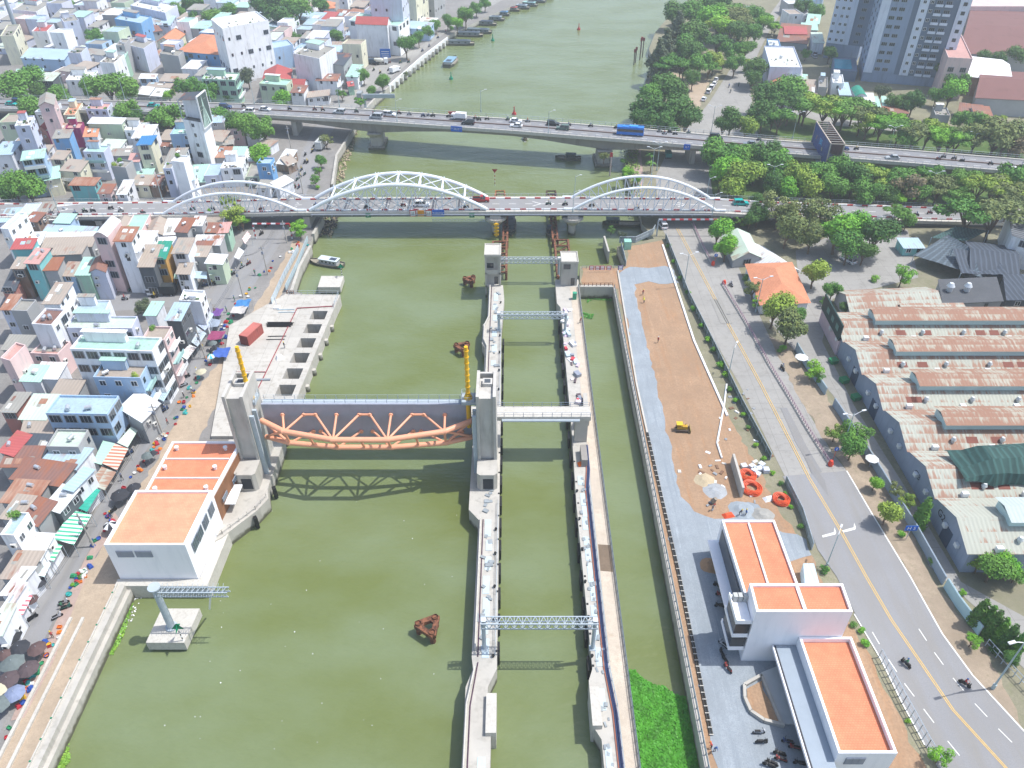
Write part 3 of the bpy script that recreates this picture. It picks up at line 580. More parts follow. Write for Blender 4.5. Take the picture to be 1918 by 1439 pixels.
# ================================================================ LOCK HEAD TOWERS, DOLPHINS
gl = glass(); gll = glass('#4a5a68', .2)
def ctower(x0, x1, y0, y1, z1, lab, open_):
    t = empty('lock_control_tower', ((x0 + x1) / 2, (y0 + y1) / 2, 0), lab, 'control tower', 'small concrete control towers at the lock head')
    b = MB()
    if open_:
        for z in (ZW - .3, ZW + 3.6, z1 - .4): b.box(((x0 + x1) / 2, (y0 + y1) / 2, z), (x1 - x0, y1 - y0, .4))
        for x in (x0 + .25, x1 - .25):
            for y in (y0 + .25, y1 - .25): b.box((x, y, -2), (.5, .5, z1 + 1.6))
        b.box(((x0 + x1) / 2, (y0 + y1) / 2 + .4, ZW), (x1 - x0 - .5, y1 - y0 - 1.2, z1 - ZW - .4))
        b.strip([(x0 + .1, y0 + .1), (x1 - .1, y0 + .1)], .15, ZW + 4, ZW + 4.9)
    else: b.box(((x0 + x1) / 2, (y0 + y1) / 2, -2), (x1 - x0, y1 - y0, z1 + 2))
    b.build('tower_body', concd if not open_ else conc, t)
    b = MB(); b.box(((x0 + x1) / 2, (y0 + y1) / 2, z1), (x1 - x0 + .3, y1 - y0 + .3, .22))
    for q in (((x0 + x1) / 2, y0, x1 - x0 + .3, .2), ((x0 + x1) / 2, y1, x1 - x0 + .3, .2)): b.box((q[0], q[1], z1 + .2), (q[2], q[3], .3))
    for q in ((x0, .2), (x1, .2)): b.box((q[0], (y0 + y1) / 2, z1 + .2), (q[1], y1 - y0 - .2, .3))
    b.build('roof', concl, t)
    MB().box(((x0 + x1) / 2 - .7, y0 + (.98 if open_ else -.03), ZW + 5), (1.8, .08, 1.4)).build('window', gl, t)
    MB().box((x1 - 1.2, y0 + (.98 if open_ else -.03), ZW + .1), (1.0, .08, 2.2)).build('doorway', gl, t)
ctower(-7.1, -3.0, 178.5, 184.5, 12.6, 'taller open concrete control tower with a window, left of the lock head', True)
ctower(13.0, 17.3, 178.8, 184.3, 10.4, 'lower plain concrete control tower, right of the lock head', False)
def tri(px, py, r, rot, lab, z=2.0):
    c = G(px, py, z); t = empty('pile_dolphin', (c.x, c.y, 0), lab, 'dolphin', 'rusty triangular steel dolphins in the river')
    V = [Vector((c.x + r * math.cos(rot + k * 2.094), c.y + r * math.sin(rot + k * 2.094), z)) for k in range(3)]
    b = MB()
    for k in range(3):
        p, q = V[k], V[(k + 1) % 3]; b.beam(p, q, .8, .6); m_ = (c - V[k]).normalized(); m_.z = 0
        a1 = V[k].lerp(V[(k + 1) % 3], .33); a2 = V[k].lerp(V[(k + 2) % 3], .33); b.beam(a1, a2, .6)
    b.build('frame', rust, t)
    for k in range(3):
        p = V[k].lerp(Vector((c.x, c.y, z)), .22); MB().tube((p.x, p.y, -3), (p.x, p.y, z + .7), .5, 12, cap=False).tube((p.x, p.y, z + .1), (p.x, p.y, z + .12), .44, 12).build('pile', rust, t)
tri(803, 1173, 2.15, R(55), 'rusty triangular steel dolphin in open water nearest the camera')
tri(866, 650, 2.0, R(45), 'rusty triangular steel dolphin behind the yellow cylinder of the gate', 1.7)
tri(880, 524, 1.8, R(50), 'rusty triangular steel dolphin left of the taller control tower', 1.6)
def block(pts, z, lab):
    t = empty('concrete_dolphin', (*(sum((G(*p, z) for p in pts), Vector()) / len(pts))[:2], 0), lab, 'dolphin', 'big concrete block dolphins')
    MB().prism([G(*p, z) for p in pts], .5, z).build('block_body', concl, t); P = [G(*p, z) for p in pts]; m = sum(P, Vector()) / len(P)
    MB().prism([(m.x + (p.x - m.x) * .8, m.y + (p.y - m.y) * .8) for p in P], -3, .5).build('footing', concd, t); return t
def navmark(base, z, h, m, sg, lab, stripe='#20242a'):
    t = empty('navigation_mark', (base.x, base.y, z), lab, 'navigation mark')
    for k in range(8): MB().tube((base.x, base.y, z + h * k / 8), (base.x, base.y, z + h * (k + 1) / 8), .09, 6).build('pole', mat(stripe, .6) if k % 2 else white, t) if k in (0, 1) else None
    b = MB()
    for k in range(1, 8): b.tube((base.x, base.y, z + h * k / 8), (base.x, base.y, z + h * (k + 1) / 8), .09, 6, k % 2)
    b.build('striped_pole', [white, mat(stripe, .6)], t)
    zt = z + h; s = .95; c = base; b = MB()
    P = [(c.x - s, c.y, zt + s * .8), (c.x + s, c.y, zt + s * .8), (c.x, c.y, zt - s * .5)] if sg < 0 else [(c.x - s, c.y, zt - s * .5), (c.x + s, c.y, zt - s * .5), (c.x, c.y, zt + s * .9)]
    for dy, rv in ((-.05, 0), (.05, 1)):
        Q = [(p[0], p[1] + dy, p[2]) for p in P]; b.face(Q[::-1] if rv else Q)
    Q = [(c.x, p[0] - c.x + c.y, p[2]) for p in P]; b.face(Q); b.face([(q[0] + .05, q[1], q[2]) for q in Q][::-1]); b.build('topmark', m, t)
gm = mat('#0f8a66', .6, .05); rmk = mat('#b02a32', .6, .05)
block([(273, 1204), (345, 1204), (374, 1140), (303, 1140)], 2.4, 'large concrete block dolphin carrying a grey mast near the white building')
block([(595, 538), (637, 538), (644, 517), (602, 517)], 2.2, 'concrete block dolphin off the corner of the quay platform')
navmark(G(343, 1200, 2.4), 2.4, 3.6, gm, 1, 'striped pole with a green triangle on the nearer concrete dolphin')
navmark(G(641, 518, 2.2), 2.2, 3.2, gm, 1, 'striped pole with a green triangle on the farther concrete dolphin')
navmark(G(927, 348, 2), 2, 5.0, rmk, -1, 'striped pole with a red triangle beyond the arch bridge', '#b02a32')
t = empty('mast_sign', G(322, 1175, 2.4), 'grey steel mast with a long overhead arm standing on the concrete dolphin', 'mast'); c = G(322, 1175, 2.4)
MB().tube(c, c + Vector((0, 0, 10.2)), .62, 14, r2=.5).tube(c + Vector((0, 0, 10.1)), c + Vector((0, 0, 10.35)), .95, 14).tube(c, c + Vector((0, 0, .3)), .95, 12).build('mast', steelg, t)
b = MB(); zt = 12.0; y = c.y
for dy in (-.5, .5):
    for dz in (0, 1.0): b.beam((c.x - .2, y + dy, zt + dz - 1), (c.x + 11.2, y + dy, zt + dz - 1), .15)
for i in range(14):
    x = c.x + .2 + i * .78
    for dy in (-.5, .5): b.beam((x, y + dy, zt - 1), (x + .4, y + dy, zt), .07); b.beam((x + .4, y + dy, zt), (x + .78, y + dy, zt - 1), .07)
    b.beam((x, y - .5, zt), (x + .4, y + .5, zt), .07); b.beam((x, y - .5, zt - 1), (x, y + .5, zt - 1), .07)
    b.tube((x, y - .9, zt - .6), (x, y + .9, zt + .5), .035, 4)
b.build('arm', steelg, t)
MB().tube((c.x + 5, y + 3.5, 2.4), (c.x + 8.2, y + .4, zt - .9), .16, 8).build('brace', white, t)
# ================================================================ ARCH BRIDGE
ab = empty('arch_bridge', (-15, 219, 0), 'white steel arch road bridge with three arch spans crossing the river', 'bridge')
pts = [(-260, 5.6), (-153, 6.4), (-105, 6.9), (-64, 8.0), (-8, 8.3), (18, 8.4), (60, 8.0), (78, 6.9), (127, 5.2), (170, 4.2), (230, 3.4)]
def dz(x):
    for (a, za), (c, zc) in zip(pts, pts[1:]):
        if a <= x <= c: return za + (zc - za) * (x - a) / (c - a)
    return pts[0][1] if x < pts[0][0] else pts[-1][1]
def ribbon(b, y0, y1, zo, th, m=0, xs=None):
    X = [p[0] for p in pts]
    for a, c in zip(X, X[1:]):
        za, zc = dz(a) + zo, dz(c) + zo
        b.quad((a, y0, za), (c, y0, zc), (c, y1, zc), (a, y1, za), m); b.quad((a, y0, za - th), (a, y1, za - th), (c, y1, zc - th), (c, y0, zc - th), m)
        b.quad((a, y0, za - th), (c, y0, zc - th), (c, y0, zc), (a, y0, za), m); b.quad((a, y1, za - th), (a, y1, za), (c, y1, zc), (c, y1, zc - th), m)
b = MB(); ribbon(b, 213.6, 224.4, 0, .9); b.build('deck', concl, ab)
b = MB(); ribbon(b, 215.3, 222.4, .06, .05); b.build('carriageway', asph, ab)
b = MB(); ribbon(b, 214.2, 215.0, -.9, .8); ribbon(b, 223, 223.8, -.9, .8); ribbon(b, 218.5, 219.3, -.9, .8); b.build('girders', mat('#5f6568', .7, .15, .5, 'wall', col2='#4a4a48'), ab)
b = MB()
for x in range(-150, 125, 6): b.beam((x, 213.7, dz(x) - 1.1), (x, 224.3, dz(x) - 1.1), .4)
b.tube((-60, 213.3, dz(-30) - .7), (60, 213.3, dz(-30) - .7), .18, 6); b.build('cross_beams', grey, ab)
b = MB()
for y in (215.0, 222.7):
    x = -200
    while x < 150:
        b.box((x + .9, y, dz(x) + .0), (1.8, .28, .42), 0); b.box((x + 3.2, y, dz(x) + .0), (2.8, .24, .32), 1); x += 4.6
b.build('red_white_kerb', [mat('#b5383a', .7), white], ab)
b = MB(); rail(b, [(x, 213.75, dz(x)) for x in (-200, -153, -105, -64, -8, 18, 60, 127, 180)], 1.0, 2.2, r=.05); rail(b, [(x, 224.25, dz(x)) for x in (-200, -153, -105, -64, -8, 18, 60, 127, 180)], 1.0, 2.2, r=.05); b.build('railing', steelg, ab)
b = MB(); 
for x in range(-196, 170, 5): b.quad((x, 218.8, dz(x) + .08), (x + 2.2, 218.8, dz(x + 2.2) + .08), (x + 2.2, 219.0, dz(x + 2.2) + .08), (x, 219.0, dz(x) + .08))
for x in (-145, -138, -121, -66, -40, -34, 6, 10, 50, 57, 92, 98):
    for s_ in (-1, 1): b.quad((x, 218.9 + s_ * 1.6, dz(x) + .085), (x + .5, 218.9 + s_ * 1.6, dz(x) + .085), (x + 3, 218.9, dz(x) + .085), (x + 2.5, 218.9, dz(x) + .085))
for y in (215.7, 222.0): b.quad((-200, y, dz(-200) + .1), (-105, y, dz(-105) + .1), (-105, y + .15, dz(-105) + .1), (-200, y + .15, dz(-200) + .1))
b.build('road_marking', linew, ab)
archw = mat('#dfe5ea', .45, .04, .5)
def arch(xa, xb, rise, r, hang, cross):
    for y, lean in ((214.7, .0), (223.1, .0)):
        cb = MB(); hb = MB()
        P = []; n = 28
        for i in range(n + 1):
            t = i / n; x = xa + (xb - xa) * t; P.append(Vector((x, y, dz(x) + .3 + (rise) * (1 - (2 * t - 1) ** 2))))
        if cross is None: P = [P[0] + Vector((-3, 0, .0))] + P + [P[-1] + Vector((3, 0, 0))]
        cb.path(P, r, 10)
        off = 1 if cross is None else 0
        for i in range(1, hang):
            t = i / hang; k = t * n; p = P[int(k) + off].lerp(P[min(int(k) + 1 + off, len(P) - 1)], k % 1); base = Vector((p.x, y, dz(p.x)))
            if p.z - base.z < .8: continue
            hb.tube(base, p, .14, 6)
            s_ = 1 if t < .5 else -1; x2 = p.x + s_ * (xb - xa) / hang * (1 if cross is None else 1.4); hb.tube((x2, y, dz(x2)), p, .13, 6)
            if cross is not None: x3 = p.x - s_ * (xb - xa) / hang * .9; hb.tube((x3, y, dz(x3)), p, .1, 5)
        cb.build('arch_rib', archw, ab, smooth=True); hb.build('hangers', archw, ab)
    if cross:
        b = MB(); Q = []
        for i in range(1, cross):
            t = i / cross; x = xa + (xb - xa) * t; Q.append((x, dz(x) + .3 + rise * (1 - (2 * t - 1) ** 2)))
        for i, (x, z) in enumerate(Q):
            b.tube((x, 214.7, z), (x, 223.1, z), .3, 8); b.tube((x, 214.7, z - 1.6), (x, 223.1, z - 1.6), .14, 6)
            for y in (214.7, 223.1): b.tube((x - .5, y, z + .05), (x - .5, y, z + .8), .16, 6); b.tube((x + .3, y, z + .05), (x + .3, y, z + .8), .16, 6)
            if i + 1 < len(Q):
                x2, z2 = Q[i + 1]; b.tube((x, 214.7, z), (x2, 223.1, z2), .14, 6); b.tube((x, 223.1, z), (x2, 214.7, z2), .14, 6)
        b.build('cross_bracing', archw, ab)
arch(-104.5, -64.5, 5.9, .42, 16, None); arch(-60.5, -7.6, 7.9, .55, 12, 8); arch(18.5, 61.0, 6.9, .42, 16, None)
for x, m_ in ((-5.0, conc), (18.3, conc)):
    b = MB(); b.tube((x, 215.6, -3), (x, 215.6, 4.2), 1.15, 18).tube((x, 215.6, 3.2), (x, 215.6, 5.3), 1.15, 18, r2=3.2).tube((x, 215.6, 5.3), (x, 215.6, 6.0), 3.3, 18)
    b.tube((x, 222.6, -3), (x, 222.6, 4.2), 1.15, 18).tube((x, 222.6, 3.2), (x, 222.6, 5.3), 1.15, 18, r2=3.2).tube((x, 222.6, 5.3), (x, 222.6, 6.0), 3.3, 18)
    b.box((x, 219, 5.4), (3.2, 11, 1.6)); b.build('pier', m_, ab)
for x in (-62, 62, 90, -85, -106, -125, -145, -165, 110): b = MB(); b.box((x, 219, 0), (2.0, 9, dz(x) - 1.5)); b.build('pier', concd, ab)
b = MB(); rail(b, [(-7.6, 212.6, 5.9), (-2.4, 212.6, 5.9)], .9, 1.1); rail(b, [(15.6, 212.6, 5.9), (21, 212.6, 5.9)], .9, 1.1); b.build('pier_railing', grey, ab)
# signs on the arch bridge (each hangs on the bridge)
def board(name, x, z, wd, hh, m, lab, txt=None, tm=None, ts=.6, frame=None):
    t = empty(name, (x, 213.5, z), lab, 'sign', 'navigation signs on the arch bridge')
    MB().box((x, 213.3, z), (wd, .12, hh)).build('panel', m, t)
    if frame: 
        b = MB(); b.box((x, 213.28, z + hh - .2), (wd + .2, .14, .25)); b.box((x, 213.28, z - .05), (wd + .2, .14, .15)); b.box((x - wd / 2, 213.28, z), (.15, .14, hh)); b.box((x + wd / 2, 213.28, z), (.15, .14, hh)); b.build('frame', frame, t)
    if txt: text(txt, ts, 'lettering', tm, t, (x, 213.22, z + hh / 2), (R(90), 0, 0))
    return t
zb = 7.0
board('height_sign', -29.6, zb, 1.6, 2.0, white, 'white sign with a red frame and number at left of the orange board', '33', black, .9, mat('#a8323a'))
board('orange_sign', -27.2, zb, 1.9, 1.9, mat('#d08a1e', .6), 'plain orange square board hanging on the arch bridge')
board('height_sign', -24.8, zb, 1.6, 2.0, white, 'white clearance sign with a red frame between orange and blue boards', '6.8', black, .8, mat('#a8323a'))
board('blue_sign', -22.0, zb - .05, 3.6, 2.1, mat('#1c5cc0', .5), 'wide blue sign with two lines of white lettering on arch bridge', 'CAU TAN THUAN 1\nDI TRUNG TAM', white, .42)
board('span_mark', -43.0, 6.6, 1.5, 1.3, mat('#19734f'), 'small green and white span mark, left one on the arch bridge', 'X', white, .9)
board('span_mark', -12.0, 6.6, 1.5, 1.3, mat('#19734f'), 'small green and white span mark near the middle pier', 'X', white, .9)
b = MB(); b.beam((-24, 213.2, 6.1), (-8, 213.2, 6.1), .12); b.beam((-24, 213.2, 5.5), (-8, 213.2, 5.5), .12)
for i in range(16): b.beam((-24 + i, 213.2, 5.5 + .6 * (i % 2)), (-23 + i, 213.2, 6.1 - .6 * (i % 2)), .07)
b.build('lattice_catwalk', steelg, ab)
b = MB(); b.beam((-4.7, 212.2, 1), (-4.7, 212.2, 5.3), .6); [b.box((-4.7, 211.9, 1.4 + k * 1.1), (1.5, .3, .5)) for k in range(4)]; b.build('yellow_gauge', yellow, label='yellow gauge ladder on the round pier left of the lock', cat='gauge')
# clearance frames on the roads
def hframe(x0, x1, y, z0, h, lab, m, cc):
    t = empty('height_limit_frame', ((x0 + x1) / 2, y, z0), lab, 'height bar', 'height limit frames at the arch bridge')
    b = MB(); n = int((x1 - x0) / 1.2)
    for i in range(n): b.box((x0 + (x1 - x0) * (i + .5) / n, y, z0 + h), ((x1 - x0) / n, .35, .4), i % 2)
    b.build('bar', m, t)
    for x in (x0, x1):
        b = MB()
        for i in range(6): b.box((x, y, z0 + h * i / 6), (.35, .35, h / 6), i % 2)
        b.build('post', cc, t)
rw_ = [white, mat('#b03038')]
hframe(G(480, 446, ZL).x, G(548, 446, ZL).x, 207.5, ZL, 4.6, 'red and white height bar over the market street at the arch bridge', rw_, rw_)
hframe(G(1226, 440, ZR).x + .5, G(1350, 440, ZR).x + .5, 208.6, ZR, 5.0, 'grey height bar over the right bank road at the arch bridge', [steelg, rw_[1]], [steelg, steelg])
# rusty guide trestles of the lock under the bridge
def trestle(x0, x1, y0, y1, lab, ht=2.2):
    t = empty('steel_trestle', ((x0 + x1) / 2, (y0 + y1) / 2, 0), lab, 'trestle', 'rusty guide trestles leading into the lock')
    b = MB(); n = int((y1 - y0) / 3.2)
    for x in (x0, x1): b.beam((x, y0, ht), (x, y1, ht), .55)
    for i in range(n + 1):
        y = y0 + (y1 - y0) * i / n; b.beam((x0, y, ht), (x1, y, ht), .4)
        if i < n: b.beam((x0, y, ht - .3), (x1, y + (y1 - y0) / n, ht - .3), .22)
    b.build('frame', rust, t)
    for i in range(n + 1):
        y = y0 + (y1 - y0) * i / n; b = MB(); b.tube((x0, y, -3), (x0, y, ht), .35, 8).tube((x1, y, -3), (x1, y, ht), .35, 8); b.build('pile', rust, t)
trestle(-5.6, -1.6, 188, 206, 'rusty steel trestle beyond the taller control tower', 2.4)
trestle(-2.6, -1.4, 206.5, 232, 'narrow rusty steel trestle under the arch bridge beside the left pier', 2.0)
trestle(12.6, 16.6, 185.5, 207, 'rusty steel trestle beyond the lower control tower', 2.4)
trestle(12.2, 13.6, 207.5, 240, 'narrow dark steel trestle under the arch bridge right of the lock', 2.0)
for x, lab in ((-3.9, 'pointed rusty steel fender frame beyond the arch bridge on the left'), (12.9, 'dark rusty steel shelter frame beyond the arch bridge on the right')):
    b = MB(); 
    for k in range(7): y = 228 + k * 2.2; wd = 2.2 - k * .13; b.beam((x - wd, y, 2.6), (x + wd, y, 2.6), .35); b.tube((x - wd, y, -2), (x - wd, y, 2.6), .25, 6); b.tube((x + wd, y, -2), (x + wd, y, 2.6), .25, 6)
    b.beam((x - 2.2, 228, 2.6), (x - 1.4, 241, 2.8), .4); b.beam((x + 2.2, 228, 2.6), (x + 1.4, 241, 2.8), .4)
    b.build('fender_frame', mat('#a86b3a' if x < 0 else '#4a3a30', .9, .25, 1, 'steel', col2='#4a2f22'), label=lab, cat='fender frame')
# ================================================================ FAR ROAD BRIDGE
fbz = [(-30, 206, 8.2), (240, 212, 9.2), (480, 218, 10.0), (700, 231, 10.8), (960, 249, 11.2), (1200, 268, 10.6), (1440, 289, 9.6), (1700, 309, 8.6), (1918, 327, 8.0), (2060, 339, 7.5)]
NE = [G(*p) for p in fbz]; NE = [NE[0] + (NE[0] - NE[1]) * 1.2] + NE + [NE[-1] + (NE[-1] - NE[-2]) * .8]
WB = 14.5
def nrm(i):
    a = NE[max(0, i - 1)]; c = NE[min(len(NE) - 1, i + 1)]; d = (c - a); d.z = 0; d.normalize(); return Vector((-d.y, d.x, 0))
NN = [nrm(i) for i in range(len(NE))]
def brow(u, o, dz_=0):
    """u: along index, o: offset from near edge"""
    i = min(int(u), len(NE) - 2); t = u - i; p = NE[i].lerp(NE[i + 1], t); k = NN[i].lerp(NN[i + 1], t); return p + k * o + Vector((0, 0, dz_))
def bx(x, o):
    for i in range(len(NE) - 1):
        if NE[i].x <= x <= NE[i + 1].x: return i + (x - NE[i].x) / (NE[i + 1].x - NE[i].x)
    return 0 if x < 0 else len(NE) - 1.001
fbr = empty('road_bridge', (0, 283, 0), 'long concrete girder road bridge full of traffic beyond the arch bridge', 'bridge')
US = [i / 4 for i in range(4 * (len(NE) - 1) + 1)]
def rib2(b, o0, o1, z0, z1, m=0, zf=None):
    for a, c in zip(US, US[1:]):
        la, lc = (zf(a), zf(c)) if zf else (z0, z0)
        A0, A1, C0, C1 = brow(a, o0), brow(a, o1), brow(c, o0), brow(c, o1); Z = lambda p, z: (p.x, p.y, p.z + z)
        b.quad(Z(A0, z1), Z(C0, z1), Z(C1, z1), Z(A1, z1), m); b.quad(Z(A0, la), Z(A1, la), Z(C1, lc), Z(C0, lc), m)
        b.quad(Z(A0, la), Z(C0, lc), Z(C0, z1), Z(A0, z1), m); b.quad(Z(A1, la), Z(A1, z1), Z(C1, z1), Z(C1, lc), m)
b = MB(); rib2(b, 0, WB, -.35, 0); b.build('deck', concl, fbr)
up1, up2 = bx(-52.5, 0), bx(31.5, 0)
hau = lambda u: -1.7 - 2.6 * max(0, 1 - abs(brow(u, 0).x - brow(up1, 0).x) / 34) ** 1.6 - 2.6 * max(0, 1 - abs(brow(u, 0).x - brow(up2, 0).x) / 34) ** 1.6
b = MB(); rib2(b, 1.6, WB - 1.6, 0, -.34, 0, hau); b.build('box_girder', mat('#8d8880', .85, .1, .3, 'wall', col2='#6b6862'), fbr)
b = MB(); rib2(b, 1.9, 6.9, 0, .05); rib2(b, 7.4, 12.4, 0, .05); b.build('carriageway', asphd if 0 else mat('#85868a', .9, .07, .1, 'asph'), fbr)
b = MB(); rib2(b, 6.95, 7.35, 0, .35); b.build('median', mat('#6e5a52', .9, .15, .5), fbr)
b = MB(); rib2(b, .1, .35, -.4, .7); rib2(b, 12.6, 13.0, 0, .45); rib2(b, 1.55, 1.85, 0, .3); b.build('parapet', concl, fbr)
b = MB()
for o in (.22, WB - .2):
    L = [brow(u, o) for u in US]; rail(b, L, 1.35, 2.4, r=.055)
b.build('railing', steelg, fbr)
b = MB()
for i in range(150):
    x = -200 + i * 2.6
    if i % 2: continue
    for o in (4.4, 9.9): p, q = brow(bx(x, 0), o, .06), brow(bx(x + 2.2, 0), o, .06); k = Vector((0, .09, 0)); b.quad(p - k, q - k, q + k, p + k)
b.build('lane_marking', linew, fbr)
for u in (up1, up2):
    p = brow(u, WB / 2); zt = p.z - 4.2
    b = MB(); b.box((p.x, p.y, -3), (4.2, 9, zt + 2.2)); b.box((p.x, p.y, zt - 2.0), (3.6, 10, 2.0), 0, 0, 1.5); b.box((p.x, p.y, -2), (6, 11, 3.0)); b.build('pier', concd, fbr)
for x in (-84, -112, -140, -168, -196, 62, 92, 120, 148, 172): p = brow(bx(x, 0), WB / 2); b = MB(); b.box((p.x, p.y, 0), (1.8, 9, p.z - 1.6)); b.build('pier', concd, fbr)
for px_, py_, wd, lab, tx in ((856, 240, 4.2, 'blue sign with white lettering on the far bridge parapet, centre', 'CAU TAN THUAN 2\nKENH TE'), (1283, 266, 2.2, 'small blue sign on the far bridge parapet right of the bus', 'Q.7')):
    u = bx(G(px_, py_, 10.5).x, 0); p = brow(u, -.15, -.9); t = empty('blue_sign', p, lab, 'sign'); a = math.atan2(-NN[int(u)].x, NN[int(u)].y)
    MB().box(p, (wd, .12, 1.9), 0, a).build('panel', mat('#1c62c8', .5), t); text(tx, .5 if wd > 3 else .8, 'lettering', white, t, p + Vector((0, -.1, .95)), (R(90), 0, a))
MB().box(brow(bx(G(835, 210, 11).x, 0), WB - .8, 0), (3.2, .5, 1.3), 0, -.1).build('red_barrier', mat('#8e3338', .8, .15, 1), label='dark red barrier boxes at the far edge of the far bridge', cat='barrier')
# ================================================================ CONTROL BUILDINGS WITH ORANGE ROOFS
otile = mat('#e48c69', .85, .13, .5, 'tile', col2='#cd7856'); otile2 = mat('#e8a07f', .85, .13, .5, 'tile', col2='#cc886a')
bw = mat('#f5f6f9', .55, .02, .2, 'wall', col2='#e3e6ea'); brownw = mat('#8c6244', .8, .12, .5, 'wall', col2='#6d4b34')
def slats(x, y, z, wd, hh, par, rz=0, m=None, name='window'):
    """framed louvre window centred at x,y; faces -y when rz=0"""
    o = Vector((x, y, z)); f = MB(); f.box((0, 0, 0), (wd, .12, hh), 0); f2 = f
    for k in range(3): f.box((-wd / 2 + wd * (k + .5) / 3, -.075, .08), (wd / 3 - .12, .03, hh - .16), 1)
    q = bpy.data.objects.new(name, f.mesh(name, [grey, m or gll])); COL.objects.link(q); q.parent = par; q.location = o - wloc(par); q.rotation_euler.z = rz; return q
def parapet(b, P, z0, z1, wd=.35):
    for a, c in zip(P, P[1:] + P[:1]):
        a, c = Vector(a[:2]), Vector(c[:2]); d = (c - a).normalized(); k = Vector((-d.y, d.x)); b.prism([a, c - d * wd, c - d * wd + k * wd, a + k * wd], z0, z1)
def blockb(par, P, z0, z1, m, mt, ph=.7, name='wall'):
    cx_ = sum(p[0] for p in P) / 4; 
    ar = sum(P[i - 1][0] * P[i][1] - P[i][0] * P[i - 1][1] for i in range(4))
    if ar < 0: P = P[::-1]
    b = MB(); b.prism(P, z0, z1 - ph); parapet(b, P, z1 - ph, z1); b.build(name, m, par)
    n = 4; ins = []
    c = Vector((sum(p[0] for p in P) / n, sum(p[1] for p in P) / n))
    for i in range(n):
        p, q, r = Vector(P[i][:2]), Vector(P[i - 1][:2]), Vector(P[(i + 1) % n][:2]); ins.append(p + ((q - p).normalized() + (r - p).normalized()) * .36)
    MB().prism(ins, z1 - ph - .1, z1 - ph + .04).build('roof', mt, par)
lb = empty('control_building', (-60, 95, ZL), 'white building with orange roofs standing beside the left gate tower', 'building')
Z1 = 11.9; P = [G(197, 1020, Z1), G(346, 1019, Z1), G(393, 918, Z1), G(257, 918, Z1)]; P = [(-66.4, 83.1), (-53.2, 83.1), (-52.6, 95.4), (-66.0, 95.4)]
blockb(lb, P, ZL, Z1, bw, otile2, .5)
Z2 = 10.2; y1 = G(318, 827, Z2).y; P = [(-65.4, 95.45), (-53.1, 95.45), (-51.8, y1), (-65.0, y1)]
blockb(lb, P, ZL, Z2, bw, otile, .4, 'rear_wall')
b = MB(); b.prism([(-53.0, 95.6), (-52.9, 95.6), (-51.6, y1 - .1), (-51.7, y1 - .1)], ZL + .2, Z2 - .7); b.build('brown_cladding', brownw, lb)
b = MB()
for t in (.33, .68): yy = 95.5 + (y1 - 95.5) * t; b.box((-59, yy, Z2 - .38), (12.4, .25, .3))
b.build('roof_ribs', white, lb)
for x, t in ((-63.6, .12), (-54.6, .14), (-63.8, .5), (-54.6, .5), (-63.4, .86), (-54.2, .86)):
    yy = 95.5 + (y1 - 95.5) * t; MB().tube((x, yy, Z2 - .3), (x, yy, Z2 + .25), .3, 8).tube((x, yy, Z2 + .25), (x, yy, Z2 + .5), .42, 8).build('roof_vent', white, lb)
slats(-63.6, 83.04, 8.9, 2.7, 1.5, lb, 0, grey); slats(-60.5, 83.04, 8.9, 2.7, 1.5, lb, 0, grey)
for y in (85.6, 87.8, 90.4, 93.2): slats(-53.05 + (y - 83) * .048, y, 8.2, 2.0, 2.3, lb, R(90))
for y in (98.5, 103): slats(-52.65 + (y - 95) * .12, y, 6.6, 2.2, 1.0, lb, R(86))
MB().box((-51.6, 100.5, 5.4), (1.9, 5, .18)).build('entrance_canopy', white, lb)
MB().prism([(-66.8, 81.6), (-51.2, 81.6), (-50.9, 96), (-52.6, 96), (-52.9, 83), (-66.8, 83)], -2, ZL + .6).build('quay_apron', concl, lb)
# right building
rbd = empty('operations_building', (45, 70, ZR), 'white angular building with three orange tiled roofs beside the gravel yard', 'building')
Zt = 15.5
def P4(ps, z): return [G(*p, z) for p in ps]
Pm = P4([(1417, 1146), (1597, 1145), (1573, 1094), (1408, 1094)], Zt)
Pm = [(36.0, 66.4), (50.0, 66.4), (50.3, 72.6), (36.3, 72.6)]
Pm = [(Pm[0][0], Pm[0][1])] + Pm[1:]
A = G(1417, 1146, Zt); Bq = G(1597, 1144, Zt); Cq = G(1575, 1093, Zt); Dq = G(1407, 1093, Zt)
mP = [(A.x, A.y), (Bq.x, A.y), (Bq.x + .2, Cq.y), (A.x + .2, Cq.y)]
b = MB()
blockb(rbd, mP, ZR, Zt, bw, otile, .5, 'middle_wall')
MB().box((A.x + (Bq.x - A.x) * .52, (A.y + Cq.y) / 2, Zt - .45), (.5, Cq.y - A.y - .8, .25)).build('roof_gutter', white, rbd)
Zr = 11.0; E1 = G(1352, 974, Zr); E2 = G(1450, 972, Zr); wr = E2.x - E1.x
rP = [(E1.x + .3, Cq.y + .05), (E1.x + wr + .2, Cq.y + .05), (E2.x, E1.y), (E1.x, E1.y)]
blockb(rbd, rP, ZR, Zr, bw, otile, .45, 'rear_wall')
MB().prism([(E1.x + wr * .48, Cq.y + .6), (E1.x + wr * .48 + .3, Cq.y + .6), (E1.x + wr * .48 + .3, E1.y - .5), (E1.x + wr * .48, E1.y - .5)], Zr - .42, Zr - .1).build('roof_gutter', white, rbd)
b = MB(); b.prism([(E1.x - .06, Cq.y + 1), (E1.x - .02, Cq.y + 1), (E1.x - .02, E1.y - 1.2), (E1.x - .06, E1.y - 1.2)], ZR + .4, Zr - 1.0); b.build('glazed_side', mat('#39414a', .35, .1, .5), rbd)
